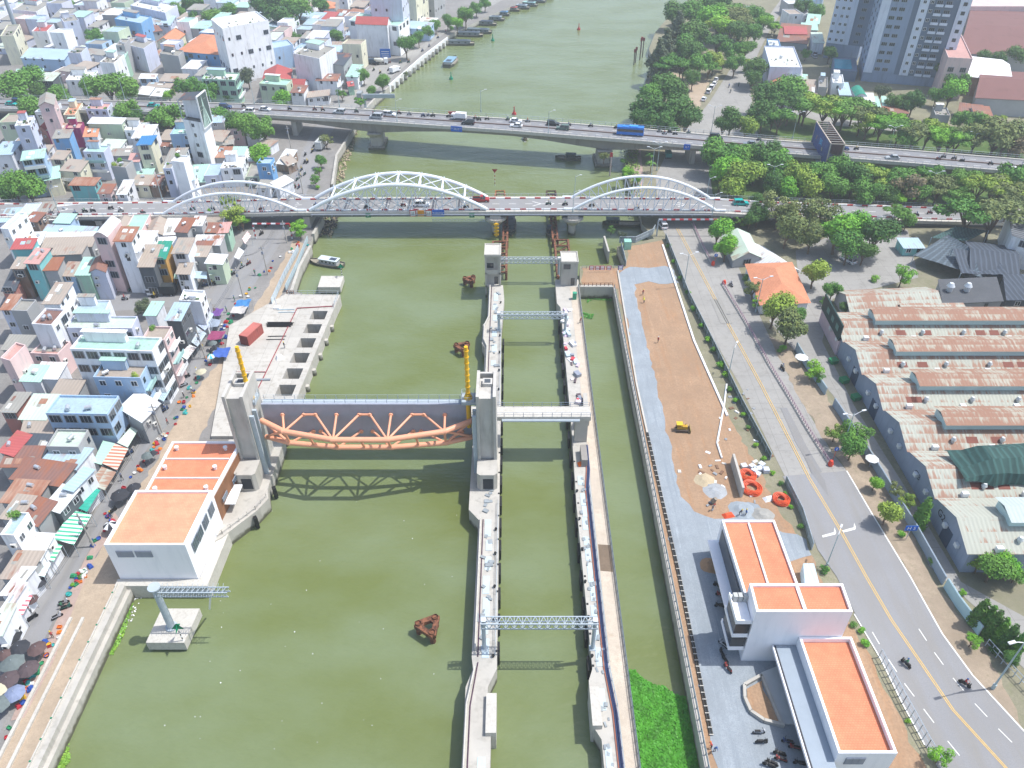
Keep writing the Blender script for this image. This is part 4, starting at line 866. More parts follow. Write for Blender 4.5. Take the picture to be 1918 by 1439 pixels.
b = MB(); b.box((E1.x - .9, (Cq.y + E1.y) / 2, 6.2), (1.8, E1.y - Cq.y - 1, .3)); b.build('side_ledge', bw, rbd)
Zf = 9.4; f1 = G(1571, 1411, Zf); f2 = G(1681, 1410, Zf); f3 = G(1592, 1206, Zf); f0 = G(1500, 1203, Zf)
fP = [(f0.x + .1, 40.5), (f2.x, 40.5), (f2.x - .2, A.y - .05), (f0.x - .2, A.y - .05)]
fP = [(f1.x, f1.y), (f2.x, f1.y), (f2.x, A.y - .05), (f1.x - .1, A.y - .05)]
blockb(rbd, fP, ZR, Zf, bw, otile, .9, 'front_wall')
b = MB(); b.prism([(f1.x - 3.2, f1.y - 4), (f1.x - .05, f1.y - 4), (f1.x - .1, A.y - .1), (f1.x - 3.2, A.y - .1)], ZR + 4.0, ZR + 4.3); b.build('canopy', mat('#8f9ba6', .5, .05, .5), rbd); MB().prism([(f1.x - 3.5, f1.y - 4), (f1.x - 3.2, f1.y - 4), (f1.x - 3.2, A.y - .2), (f1.x - 3.5, A.y - .2)], ZR + 3.9, ZR + 4.4).build('canopy_edge', mat('#2c2f36', .5), rbd); MB().prism([(f1.x - 3.7, f1.y - 4), (f1.x - 3.5, f1.y - 4), (f1.x - 3.5, A.y - .2), (f1.x - 3.7, A.y - .2)], ZR + 3.9, ZR + 4.45).build('canopy_trim', bw, rbd)
b = MB(); b.prism([(f1.x - .1, f1.y + .5), (f1.x - .04, f1.y + .5), (f1.x - .12, A.y - .4), (f1.x - .18, A.y - .4)], ZR + .2, ZR + 3.6); b.build('glazed_front', mat('#2a3038', .3, .1, .5), rbd)
slats(f1.x + 2.6, f1.y - .05, 6.6, 2.6, 1.6, rbd, 0, grey)
for k in range(3):
    zz = ZR + 2.6 + k * 3.3; b = MB(); b.prism([(A.x - 2.4 + k * .0, Cq.y + .3), (A.x, Cq.y + .3), (A.x, A.y + .2), (A.x - 2.4, A.y + .2)], zz, zz + .25)
    b.strip([(A.x - .1, A.y + .28), (A.x - 2.32, A.y + .28), (A.x - 2.32, Cq.y + .2)], .16, zz + .25, zz + .9); b.build('balcony', bw, rbd)
    if k: MB().box((A.x - 1.25, (A.y + Cq.y) / 2, zz - 2.9), (2.1, Cq.y - A.y - .5, 2.6)).build('balcony_glazing', mat('#2c3138', .25, .1, .5), rbd)
for k in range(3): MB().box((A.x - 1.7 + k * .75, Cq.y - .7, ZR + 9.45), (.62, .8, 1.3)).build('air_conditioner', mat('#b7b8b4', .6, .08, 1), rbd)
tt = empty('terrace', (f1.x - 6, A.y - 5, ZR), 'pale tiled terrace with a step beside the white building', 'terrace')
MB().prism([G(1425, 1262, ZR), (f1.x - .3, A.y - .3), (f1.x - .3, G(1500, 1358, ZR).y), G(1462, 1358, ZR)], ZR, ZR + .35).build('terrace_slab', mat('#c9cbc8', .8, .05, .5), tt)
b = MB(); b.strip([G(*p, ZR) for p in ((1425, 1268), (1393, 1286), (1394, 1310), (1405, 1335), (1430, 1352), (1468, 1362))], .45, ZR, ZR + .7); b.strip([G(*p, ZR) for p in ((1425, 1268), (1462, 1358))], .4, ZR, ZR + .7); b.build('planter_wall', conc, label='curved unfinished concrete planter beside the terrace', cat='planter')
sheet('planter_soil', [(1427, 1275), (1399, 1290), (1400, 1312), (1412, 1333), (1435, 1347), (1460, 1352)], ZR + .3, dirt, 'earth filling the curved planter', 'soil')
MB().prism([G(*p, ZR + 2.2) for p in ((1507, 1094), (1534, 1094), (1524, 1057), (1504, 1057))], ZR, ZR + 2.4).build('site_shed', mat('#b9cdd6', .6, .06, .5, 'tin', col2='#9fb2ba', amt=.2), label='pale blue container shed behind the white building', cat='shed')
# ================================================================ HOUSES
CN = dict(w=('white', '#e6e9ec'), W=('bright white', '#f3f5f6'), g=('grey', '#a6a8a8'), l=('lavender white', '#cdd3e4'), b=('pale blue', '#a9c4de'), B=('sky blue', '#76a9d6'), c=('cream', '#dfdcc2'), y=('ochre yellow', '#c79a52'),
          m=('mint green', '#9fc4ac'), t=('turquoise', '#7fc6c6'), k=('pinkish', '#dfc4c0'), r=('dusty red', '#a9736a'), M=('magenta', '#a0306c'), G=('pale green', '#bccbb0'), n=('brown', '#86705f'), d=('dark grey', '#5d6266'), o=('orange', '#d07a4a'))
RN = dict(g=('grey', '#9a9890', 0), t=('tan', '#a89c8f', 0), w=('white', '#dadddc', 0), m=('mint', '#a8cdbd', 0), b=('pale blue', '#a9c0cc', 0), n=('brown', '#85655c', .5), r=('rusty', '#ad8c78', .8), R=('red', '#b05a58', 0), o=('orange', '#d08e6c', 0),
          d=('dark', '#4d545c', 0), B=('blue', '#3f7fb4', 0), p=('pale green', '#c2d2c2', 0), k=('pink', '#c59a92', 0), G=('green', '#2f8f78', 0))
def wallm(k): return mat(CN[k][1], .85, .07, .25, 'wall', col2='#a9a9a6' if k != 'd' else '#44484a')
def tinm(k): return mat(RN[k][1], .65, .1, .2, 'tin', col2='#94614a', amt=.25 + RN[k][2])
def flatm(k): return mat(RN[k][1], .9, .12, .3, 'dirt', col2='#77736c')
# shared window meshes
b = MB(); b.box((0, 0, -.68), (1.35, .14, 1.36), 0); b.box((-.31, -.08, -.56), (.5, .04, 1.12), 1); b.box((.31, -.08, -.56), (.5, .04, 1.12), 1)
WINM = b.mesh('window', [white, gl]); b = MB(); b.box((0, 0, -.95), (2.4, .14, 1.9), 0)
for k in range(3): b.box((-.74 + k * .74, -.08, -.83), (.6, .04, 1.66), 1)
WINB = b.mesh('window', [mat('#8f969b', .5), gl]); b = MB(); b.box((0, 0, -.6), (.9, .1, 1.2), 0); WINS = b.mesh('window', [gl])
b = MB(); b.tube((-.8, 0, .9), (.8, 0, .9), .48, 12); b.box((-.5, 0, 0), (.1, .9, .5)); b.box((.5, 0, 0), (.1, .9, .5)); TANK = b.mesh('water_tank', [mat('#c9cdd0', .35, .08, 2, metal=.5)], smooth=False)
b = MB(); b.box((0, 0, 0), (.9, .5, .75), 0); b.tube((0, -.26, .38), (0, -.24, .38), .28, 10, 1); ACU = b.mesh('air_conditioner', [mat('#c9c9c4', .6, .1, 2), black])
HS = []   # footprints
def addc(name, me, par, loc, rz=0, sc=None):
    o = bpy.data.objects.new(name, me); COL.objects.link(o); o.parent = par; o.location = Vector(loc) - wloc(par); o.rotation_euler.z = rz
    if sc: o.scale = sc
    return o
rh = random.Random(21)
def house(A, B, C, D, zg, zt, wk, rk, kind, label, name='house', win='nr', dens=1.0, extras=True, far=False, cat='house', group=None):
    """A near-left, B near-right, C far-right, D far-left roof corners"""
    A, B, C, D = [Vector((p[0], p[1])) for p in (A, B, C, D)]
    cx = (A + B + C + D) / 4; h = empty(name, (cx.x, cx.y, zg), label, cat, group)
    HS.append([A, B, C, D]); P = [A, B, C, D]; wm = wallm(wk); b = MB(); r = MB(); H_ = zt - zg
    e1 = (B - A); e2 = (D - A); w1, w2 = e1.length, e2.length; u1 = e1.normalized(); u2 = e2.normalized()
    V3 = lambda p, z: (p.x, p.y, z)
    if kind in ('flat', 'open'):
        ph = .55 if H_ > 5 else .25
        b.prism(P, zg - .5, zt - ph); n = 4
        for i in range(4):
            a, c = P[i], P[(i + 1) % 4]; d = (c - a).normalized(); k = Vector((-d.y, d.x)); b.prism([a, c - d * .18, c - d * .18 + k * .18, a + k * .18], zt - ph, zt)
        ins = [A + (u1 + u2) * .19, B + (-u1 + u2) * .19, C - (u1 + u2) * .19, D + (u1 - u2) * .19]
        r.prism(ins, zt - ph - .05, zt - ph + .05); r.build('roof', flatm(rk), h)
        if extras and H_ > 5 and w1 * w2 > 26:
            if rh.random() < .6:   # stair head
                f = rh.choice((.25, .3)); o_ = A + e1 * .1 + e2 * (1 - f - .08); q = [o_, o_ + e1 * .5, o_ + e1 * .5 + e2 * f, o_ + e2 * f]
                s = MB(); s.prism(q, zt - ph, zt + 1.9); sh = s.build('stair_head', wm, h)
                c_ = sum(q, Vector((0, 0))) / 4; s = MB(); s.prism([c_ + (p - c_) * 1.12 for p in q], zt + 1.9, zt + 2.0); s.build('stair_roof', tinm(rh.choice('gwbmrR')), h)
            for _ in range(rh.randint(0, 2)): p = A + e1 * rh.uniform(.2, .8) + e2 * rh.uniform(.15, .5); addc('water_tank', TANK, h, (p.x, p.y, zt - ph + .05), rh.uniform(0, 3), (.8,) * 3)
            if rh.random() < .5:
                s = MB()
                for _ in range(rh.randint(4, 12)): p = A + e1 * rh.uniform(.1, .9) + e2 * rh.uniform(.05, .5); s.box((p.x, p.y, zt - ph + .05), (rh.uniform(.2, .9), rh.uniform(.2, .7), rh.uniform(.15, .7)), rh.randint(0, 2), rh.uniform(0, 3))
                s.build('roof_clutter', [mat('#7a7468', .9, .3, 3), mat('#56704a', .9, .3, 3), mat('#b7aaa0', .9, .2, 3)], h, kind='stuff')
    elif kind in ('tin', 'tinx'):
        sl = .09 * (w2 if kind == 'tin' else w1); ov = .35
        hi = {0: 0, 1: 0, 2: sl, 3: sl} if kind == 'tin' else {0: sl, 1: 0, 2: 0, 3: sl}
        Z = [zt - sl + hi[i] for i in range(4)]
        for i in range(4):
            j = (i + 1) % 4; b.quad(V3(P[i], zg - .5), V3(P[j], zg - .5), V3(P[j], Z[j] - .1), V3(P[i], Z[i] - .1))
        O = [A - (u1 + u2) * ov, B + (u1 - u2) * ov, C + (u1 + u2) * ov, D + (u2 - u1) * ov]
        T = [V3(O[i], Z[i] + .02) for i in range(4)]; L = [V3(O[i], Z[i] - .08) for i in range(4)]
        if kind == 'tin': r.face(T)
        else: r.face([T[1], T[2], T[3], T[0]])
        r.face(L[::-1])
        for i in range(4): j = (i + 1) % 4; r.quad(L[i], L[j], T[j], T[i])
        r.build('roof', tinm(rk), h)
        if extras and kind == 'tin':
            for _ in range(rh.randint(0, 3)):
                u0, v0 = rh.uniform(0, .7), rh.uniform(0, .65); u1_, v1_ = u0 + rh.uniform(.15, .3), v0 + rh.uniform(.2, .35); zz = .05 + .012 * _; s = MB()
                f = [(*(A + e1 * u + e2 * v), zt - sl + sl * v + zz) for u, v in ((u0, v0), (u1_, v0), (u1_, v1_), (u0, v1_))]; s.face(f); s.build('roof_patch', tinm(rh.choice('gwtrnbwg')), h)
        if extras and rh.random() < .35: p = A + e1 * rh.uniform(.2, .8) + e2 * rh.uniform(.3, .8); addc('water_tank', TANK, h, (p.x, p.y, zt - .4), rh.uniform(0, 3), (.7,) * 3)
    elif kind in ('gx', 'gy'):   # ridge along AB / along AD
        if kind == 'gy': Q = [B, C, D, A]
        else: Q = P
        a, b_, c, d = Q; q1 = (b_ - a).normalized(); q2_ = (d - a).normalized(); hw = (d - a).length / 2; rz_ = min(2.4, hw * .5); ze = zt - rz_
        m1, m2 = (a + d) / 2, (b_ + c) / 2
        for i in range(4): p, q = Q[i], Q[(i + 1) % 4]; b.quad(V3(p, zg - .5), V3(q, zg - .5), V3(q, ze), V3(p, ze))
        b.face([V3(b_, ze), V3(c, ze), V3(m2, zt)]); b.face([V3(d, ze), V3(a, ze), V3(m1, zt)])
        ov = .35; s_ = rz_ / hw * ov
        a, b_, c, d = a - (q1 + q2_) * ov, b_ + (q1 - q2_) * ov, c + (q1 + q2_) * ov, d + (q2_ - q1) * ov; m1 -= q1 * ov; m2 += q1 * ov
        for dz_, rv in ((.12, 0), (.02, 1)):
            f1 = [V3(a, ze - s_ + dz_), V3(b_, ze - s_ + dz_), V3(m2, zt + dz_), V3(m1, zt + dz_)]; f2 = [V3(c, ze - s_ + dz_), V3(d, ze - s_ + dz_), V3(m1, zt + dz_), V3(m2, zt + dz_)]
            r.face(f1[::-1] if rv else f1); r.face(f2[::-1] if rv else f2)
        r.build('roof', (tinm(rk) if rk not in 'oR' else mat(RN[rk][1], .85, .08, .4, 'tile', col2='#8f4a38')), h)
        H_ -= rz_ ; zt = ze
    elif kind == 'hip':
        b.prism(P, zg - .5, zt - 2.2); ze = zt - 2.2; ov = .6; O = [A - (u1 + u2) * ov, B + (u1 - u2) * ov, C + (u1 + u2) * ov, D + (u2 - u1) * ov]
        if w1 > w2: m1, m2 = (A + D) / 2 + u1 * w2 / 2, (B + C) / 2 - u1 * w2 / 2; F_ = [(0, 1, m2, m1), (1, 2, m2), (2, 3, m1, m2), (3, 0, m1)]
        else: m1, m2 = (A + B) / 2 + u2 * w1 / 2, (C + D) / 2 - u2 * w1 / 2; F_ = [(0, 1, m1), (1, 2, m2, m1), (2, 3, m2), (3, 0, m1, m2)]
        for f in F_: r.face([V3(O[f[0]], ze), V3(O[f[1]], ze)] + [V3(q, zt) for q in f[2:]])
        r.face([V3(p, ze - .02) for p in O[::-1]]); r.build('roof', mat(RN[rk][1], .85, .08, .4, 'tile', col2='#a8583c'), h); zt = ze; H_ -= 2.2
    elif kind == 'vault':
        b.prism(P, zg - .5, zt - 1.2); n = 8; hw = w1 / 2
        for s_ in (0, 1):
            pass
        R_ = []
        for i in range(n + 1):
            t = i / n; z = zt - 1.2 + 1.2 * math.sin(math.pi * t); a = A.lerp(B, t); c = D.lerp(C, t); R_.append((a, c, z))
        for i in range(n): (a, c, z), (a2, c2, z2) = R_[i], R_[i + 1]; r.quad(V3(a - u2 * .3, z), V3(a2 - u2 * .3, z2), V3(c2 + u2 * .3, z2), V3(c + u2 * .3, z)); r.quad(V3(a - u2 * .3, z - .1), V3(c + u2 * .3, z - .1), V3(c2 + u2 * .3, z2 - .1), V3(a2 - u2 * .3, z2 - .1))
        b.face([V3(q[0], q[2]) for q in R_][::1][::-1]) ; b.face([V3(q[1], q[2]) for q in R_])
        r.build('roof', tinm(rk), h); zt -= 1.2; H_ -= 1.2
    b.build('wall', wm, h)
    st = max(1, int(H_ / 3.2)); sh_ = H_ / st
    for side, (p, q) in (('n', (A, B)), ('r', (B, C)), ('l', (D, A)), ('f', (C, D))):
        if side not in win: continue
        L = (q - p).length; d = (q - p).normalized(); nm = Vector((d.y, -d.x)); rz = math.atan2(d.y, d.x); n = int(L / (3.1 if not far else 4.5) * dens + .4)
        if side in 'rl' and 'B' not in win: n = min(n, 4)
        n = min(n, 6)
        for s in range(st):
            if far and (s % 2 == 0 and st > 2): continue
            if s == 0 and st > 1 and rh.random() < .6: continue
            for i in range(n):
                if rh.random() < .22: continue
                c = p + d * L * (i + .5) / n + nm * .03; me = WINM if not far else WINS
                if side in win and 'B' in win: me = WINB
                elif rh.random() < .25 and L / max(1, n) > 2.8: me = WINB
                elif rh.random() < .2: me = WINS
                addc('window', me, h, (c.x, c.y, zg + sh_ * (s + .58)), rz, (min(1.2, L / n / 1.5 * .8),) * 3 if L / n < 1.6 else None)
        if 'b' in win and side in ('r' if 'r' in win else 'n'):
            for s in range(1, st):
                bb = MB(); zz = zg + sh_ * s; a, c = p + d * .2, q - d * .2; bb.prism([a, c, c + nm * 1.1, a + nm * 1.1], zz - .15, zz); bb.strip([a + nm * 1.05, c + nm * 1.05], .08, zz, zz + .85); bb.build('balcony', white if s % 2 else mat('#9fc3c0', .7, .1, 1), h)
    if extras and not far:
        for _ in range(rh.randint(0, 2)):
            p, q = rh.choice(((A, B), (B, C))); d = (q - p).normalized(); nm = Vector((d.y, -d.x)); c = p.lerp(q, rh.uniform(.2, .8)) + nm * .28; addc('air_conditioner', ACU, h, (c.x, c.y, zg + H_ * rh.uniform(.35, .8)), math.atan2(d.y, d.x))
    return h
KN = dict(flat='flat', tin='tin', tinx='tin', gx='gabled', gy='gabled', hip='hipped tile', vault='vaulted')
STW = {1: 'single storey', 2: 'two storey', 3: 'three storey', 4: 'four storey', 5: 'five storey', 6: 'six storey', 7: 'seven storey', 8: 'eight storey', 9: 'nine storey'}
def where(x, y):
    px, py, _ = PX((x, y, 5))
    if x > 30: return 'near the apartment towers' if py < 240 else 'on the right bank'
    if y > 330: return 'far beyond the bridges' if px < 420 else 'near the far river bend'
    if y > 226: return 'between the two bridges'
    if y > 165: return 'behind the bend of the street'
    if y > 118: return 'by the middle of the market'
    return 'by the lower market street'
def hh(ox, oy, rows, zg=None, sc=4.0, far=False):
    for row in rows:
        co, st, wk, rk, kind = row[0], row[1], row[2], row[3], row[4]; win = row[5] if len(row) > 5 else 'nr'; lab = row[6] if len(row) > 6 else None
        g = ZL if zg is None else zg; zt = g + st * 3.3 + (.4 if st < 2 else 0)
        p = [G(ox + co[i] / sc, oy + co[i + 1] / sc, zt) for i in (0, 2, 4)]; A, B, C = p; w_ = B - A; d = C - B; wh = w_.normalized()
        if d.y < 0: d = -d
        d = d - wh * d.dot(wh) * .55
        if d.length < 5: d = d.normalized() * 5
        C = B + d; D = A + d
        m = (A + C) / 2
        lab = lab or f"{CN[wk][0]} {STW[max(1, int(st))]} house, {RN[rk][0]} {KN.get(kind, kind)} roof, {where(m.x, m.y)}"
        house(A, B, C, D, g, zt, wk, rk, kind, lab, 'tube_house' if st >= 3 and w_.length < 8 else 'shed' if st <= 1 else 'house', win, far=far or m.y > 330)
# crop origin (0,0)
hh(0, 0, [
 ((90, 70, 270, 90, 260, 0), 3, 'w', 'g', 'flat'), ((100, 165, 210, 165, 200, 105), 2, 'w', 'R', 'gx'), ((385, 130, 500, 130, 490, 60), 3, 'g', 'g', 'flat'), ((475, 165, 590, 150, 575, 100), 4, 'l', 'g', 'flat', 'n'),
 ((625, 62, 850, 66, 845, 20), 1, 'g', 'g', 'tin'), ((855, 140, 1055, 175, 1050, 110), 3.4, 'B', 'b', 'flat', 'nr', 'blue house with white window frames far beyond the bridges'), ((975, 40, 1235, 95, 1230, 20), 3, 'l', 'w', 'flat'), ((1065, 165, 1270, 170, 1265, 118), 2, 'l', 'b', 'tin'),
 ((915, 245, 1080, 225, 1060, 180), 2, 'w', 'k', 'gx', 'n', 'white gabled house with a faded pink roof far beyond the bridges'), ((1080, 235, 1210, 215, 1190, 180), 1.5, 'g', 'n', 'tin'), ((1165, 275, 1290, 290, 1270, 205), 2, 'c', 'o', 'gy', 'n', 'cream church-like house with a steep orange gable roof'),
 ((1325, 345, 1625, 372, 1670, 235), 3, 'B', 'o', 'hip', 'nrl', 'blue villa with a wide orange hipped tile roof'), ((1664, 214, 2010, 150, 1990, 70), 7, 'W', 'w', 'flat', 'nl', 'tall white apartment block standing above the surrounding roofs'),
 ((0, 270, 100, 265, 90, 185), 4, 'c', 'g', 'flat'), ((150, 415, 470, 430, 470, 370), 2, 'b', 'b', 'tin', 'n'), ((235, 235, 350, 235, 345, 180), 3, 'w', 'R', 'flat'), ((505, 395, 600, 400, 600, 350), 3, 'l', 'g', 'flat', ''), ((745, 465, 850, 475, 845, 400), 3.4, 'w', 'g', 'flat'),
 ((850, 430, 925, 430, 920, 390), 3, 'm', 'm', 'tin', 'nb'), ((950, 335, 1075, 365, 1070, 285), 3.2, 'l', 'g', 'flat', 'n'), ((1195, 400, 1335, 420, 1310, 370), 2.6, 'g', 'g', 'flat', ''), ((865, 340, 930, 340, 930, 290), 4, 'g', 'g', 'flat', 'nb'),
 ((1190, 595, 1370, 600, 1395, 555), 1.4, 'b', 't', 'tin'), ((1040, 580, 1160, 582, 1155, 555), 1, 'b', 'w', 'tin'), ((1125, 705, 1225, 712, 1235, 665), 1, 'g', 'w', 'tin'), ((1020, 690, 1110, 700, 1110, 650), 1, 'g', 'w', 'tin'), ((1090, 645, 1270, 650, 1290, 625), 1, 'n', 't', 'tin'),
 ((1510, 590, 1760, 600, 1750, 545), 3.4, 'm', 'w', 'flat', 'nrbB', 'mint green house overgrown with roof plants beyond the far bridge'), ((100, 560, 300, 555, 290, 515), 1, 'g', 'm', 'tin'), ((268, 592, 385, 592, 440, 545), 2.4, 'd', 'p', 'tin', 'nB'), ((490, 600, 690, 600, 665, 530), 2, 'W', 'w', 'flat'),
 ((280, 770, 390, 760, 375, 690), 5, 'k', 'g', 'gy', 'n', 'tall narrow pinkish white tube house rising in front of the far bridge'), ((472, 860, 560, 860, 548, 770), 2.2, 'c', 'o', 'flat'), ((640, 815, 800, 820, 800, 770), 3, 'l', 'k', 'flat'), ((805, 875, 905, 880, 880, 825), 2, 'l', 'b', 'flat'),
 ((108, 945, 222, 940, 205, 868), 5.4, 'l', 'w', 'flat', 'nr', 'tall lavender white tube house with a small red roof'), ((345, 968, 480, 968, 490, 925), 2, 'M', 't', 'tin'), ((488, 960, 600, 960, 590, 915), 2.2, 'M', 'k', 'flat', ''), ((655, 915, 905, 920, 925, 890), 3, 'G', 'w', 'tin', 'r'),
 ((620, 1010, 720, 1008, 695, 950), 2.4, 'w', 'o', 'tin', 'nb', 'small white house with an orange roof and a blue panel on top'), ((390, 1025, 510, 1020, 525, 970), 3.2, 'B', 'g', 'tin', 'n'), ((930, 975, 1100, 980, 1060, 920), 2.3, 'W', 'w', 'flat'), ((1065, 960, 1180, 940, 1150, 910), 2, 't', 'g', 'tin'),
 ((1022, 1075, 1125, 1070, 1180, 1015), 4, 'c', 'B', 'tin', 'nrB', 'cream four storey tube house with a bright blue tin roof'), ((1195, 1032, 1360, 1036, 1380, 975), 1.4, 'g', 't', 'tin'), ((1195, 1085, 1310, 1088, 1330, 1045), 1, 'g', 'n', 'tin'), ((1545, 1035, 1660, 1045, 1690, 978), 2, 'g', 't', 'tin'),
 ((1650, 1075, 1745, 1065, 1740, 1015), 1.5, 'n', 'g', 'tin'), ((620, 1135, 775, 1140, 800, 1092), 3, 'l', 'm', 'flat', 'nb'), ((815, 1158, 960, 1155, 985, 1112), 2, 'g', 'g', 'tin'), ((830, 1245, 940, 1255, 965, 1200), 3, 'g', 'g', 'flat', ''), ((958, 1200, 1035, 1200, 1030, 1150), 2.5, 'l', 'k', 'tin', ''),
 ((155, 1190, 320, 1170, 340, 1115), 4, 'b', 'm', 'tin', 'nbB'), ((330, 1335, 440, 1315, 460, 1240), 2, 'c', 'm', 'tin'), ((445, 1262, 590, 1272, 620, 1200), 2.2, 'c', 't', 'tin', 'nb'), ((515, 1378, 700, 1380, 740, 1335), 2, 't', 'r', 'tin'), ((1005, 1312, 1130, 1312, 1130, 1262), 1.3, 'w', 'm', 'tin'),
 ((1282, 1205, 1375, 1215, 1385, 1170), 4.4, 'W', 'w', 'flat', ''), ((1220, 1262, 1285, 1262, 1290, 1225), 3, 'l', 'g', 'flat', 'n'), ((1355, 1348, 1450, 1335, 1490, 1265), 2.5, 'W', 'b', 'tin'), ((980, 1372, 1110, 1374, 1140, 1312), 1.4, 'c', 't', 'tin'), ((1120, 1375, 1190, 1375, 1210, 1310), 1.4, 'n', 'n', 'tin'),
 ((870, 1438, 940, 1438, 970, 1350), 2, 'w', 'w', 'tin'), ((730, 1438, 820, 1438, 850, 1380), 1.8, 'k', 'n', 'tin'), ((20, 1130, 130, 1130, 150, 1085), 2, 'n', 't', 'tin'), ((375, 1180, 470, 1185, 500, 1130), 2, 'c', 't', 'tin'), ((270, 930, 345, 960, 330, 880), 2, 'r', 'R', 'gy', ''),
 ((1480, 1165, 1600, 1165, 1620, 1095), 1.2, 'g', 'p', 'tin', ''), ((1610, 1165, 1720, 1165, 1740, 1100), 1.2, 'g', 'r', 'tin', ''), ((1735, 1150, 1830, 1150, 1830, 1100), 1.2, 'g', 'm', 'tin', '')])
hh(480, 0, [
 ((845, -60, 1085, -55, 1100, -130), 8, 'l', 'g', 'flat', 'nr', 'big lavender apartment block cut by the top edge, near the river'), ((1105, -90, 1190, -80, 1200, -150), 6.4, 'c', 'g', 'flat', 'nr'), ((1265, -40, 1330, -30, 1340, -90), 4, 'g', 'g', 'flat', 'nr'), ((690, 150, 1065, 195, 1090, 130), 4.2, 'W', 'm', 'flat', 'nrB', 'long white four storey building with small square windows and red roof'),
 ((740, 140, 975, 148, 985, 112), 5.2, 'w', 'R', 'gx', ''), ((275, 130, 460, 140, 520, 95), 1.2, 'g', 'b', 'tin', ''), ((450, 130, 560, 138, 590, 90), 1.2, 'g', 'R', 'tin', ''), ((575, 115, 680, 118, 700, 72), 1.2, 'g', 'n', 'tin', ''), ((520, 175, 640, 175, 680, 130), 1.2, 'g', 'w', 'tin', ''), ((330, 185, 480, 195, 520, 150), 1.2, 'g', 'b', 'tin', ''),
 ((650, 312, 920, 305, 965, 262), 1.2, 'g', 't', 'tin'), ((935, 325, 1100, 305, 1120, 280), 1.3, 'n', 'g', 'tin'), ((1110, 160, 1320, 175, 1340, 135), 1.6, 'g', 'w', 'tin'), ((1115, 235, 1215, 240, 1230, 208), 1, 'g', 'n', 'tin'), ((1120, 195, 1290, 208, 1310, 168), 2, 'b', 'b', 'tin'),
 ((45, 375, 275, 335, 265, 290), 3, 'b', 'b', 'flat', 'nl', 'light blue house with a flat roof right of the tall white block'), ((275, 400, 470, 440, 500, 335), 4.4, 'w', 'g', 'flat', '', 'large windowless pale grey house with a long blank wall'), ((440, 440, 650, 470, 640, 395), 3, 'g', 'd', 'tin', 'nr'),
 ((30, 590, 240, 580, 255, 480), 2.4, 'w', 'R', 'gy', 'n', 'white gabled house with a long red roof before the light blue house'), ((250, 610, 350, 615, 365, 575), 2, 'w', 'R', 'gx', ''), ((20, 625, 225, 640, 245, 595), 2.6, 'G', 'm', 'flat', 'nr'), ((445, 592, 600, 595, 625, 555), 2, 'w', 'n', 'tin', 'nrb'),
 ((255, 680, 350, 685, 365, 640), 2, 'w', 'n', 'tin', 'n'), ((370, 565, 460, 572, 560, 540), 1.5, 'w', 't', 'tin', ''), ((670, 550, 755, 555, 770, 485), 2, 'w', 'm', 'tin', 'nr'), ((380, 722, 540, 705, 580, 668), 1.2, 'w', 't', 'tin'), ((690, 640, 730, 635, 735, 610), 1.2, 'm', 'R', 'tin', ''),
 ((465, 35, 580, 30, 590, -10), 2, 'w', 'o', 'hip'), ((1, 1225, 105, 1225, 135, 1185), 2.6, 'B', 'b', 'flat', 'nr', 'sky blue house with a flat roof at the back of the arch bridge'), ((150, 1205, 230, 1215, 250, 1120), 1, 'n', 'w', 'tin', ''), ((235, 1230, 300, 1200, 300, 1130), 1, 'n', 't', 'tin', ''), ((0, 1075, 100, 1090, 160, 1055), 1, 'w', 't', 'tin', ''), ((110, 1370, 170, 1400, 245, 1330), 1.2, 'w', 'w', 'tinx', ''), ((0, 1395, 95, 1400, 120, 1360), 1.2, 'w', 'g', 'tin', '')])
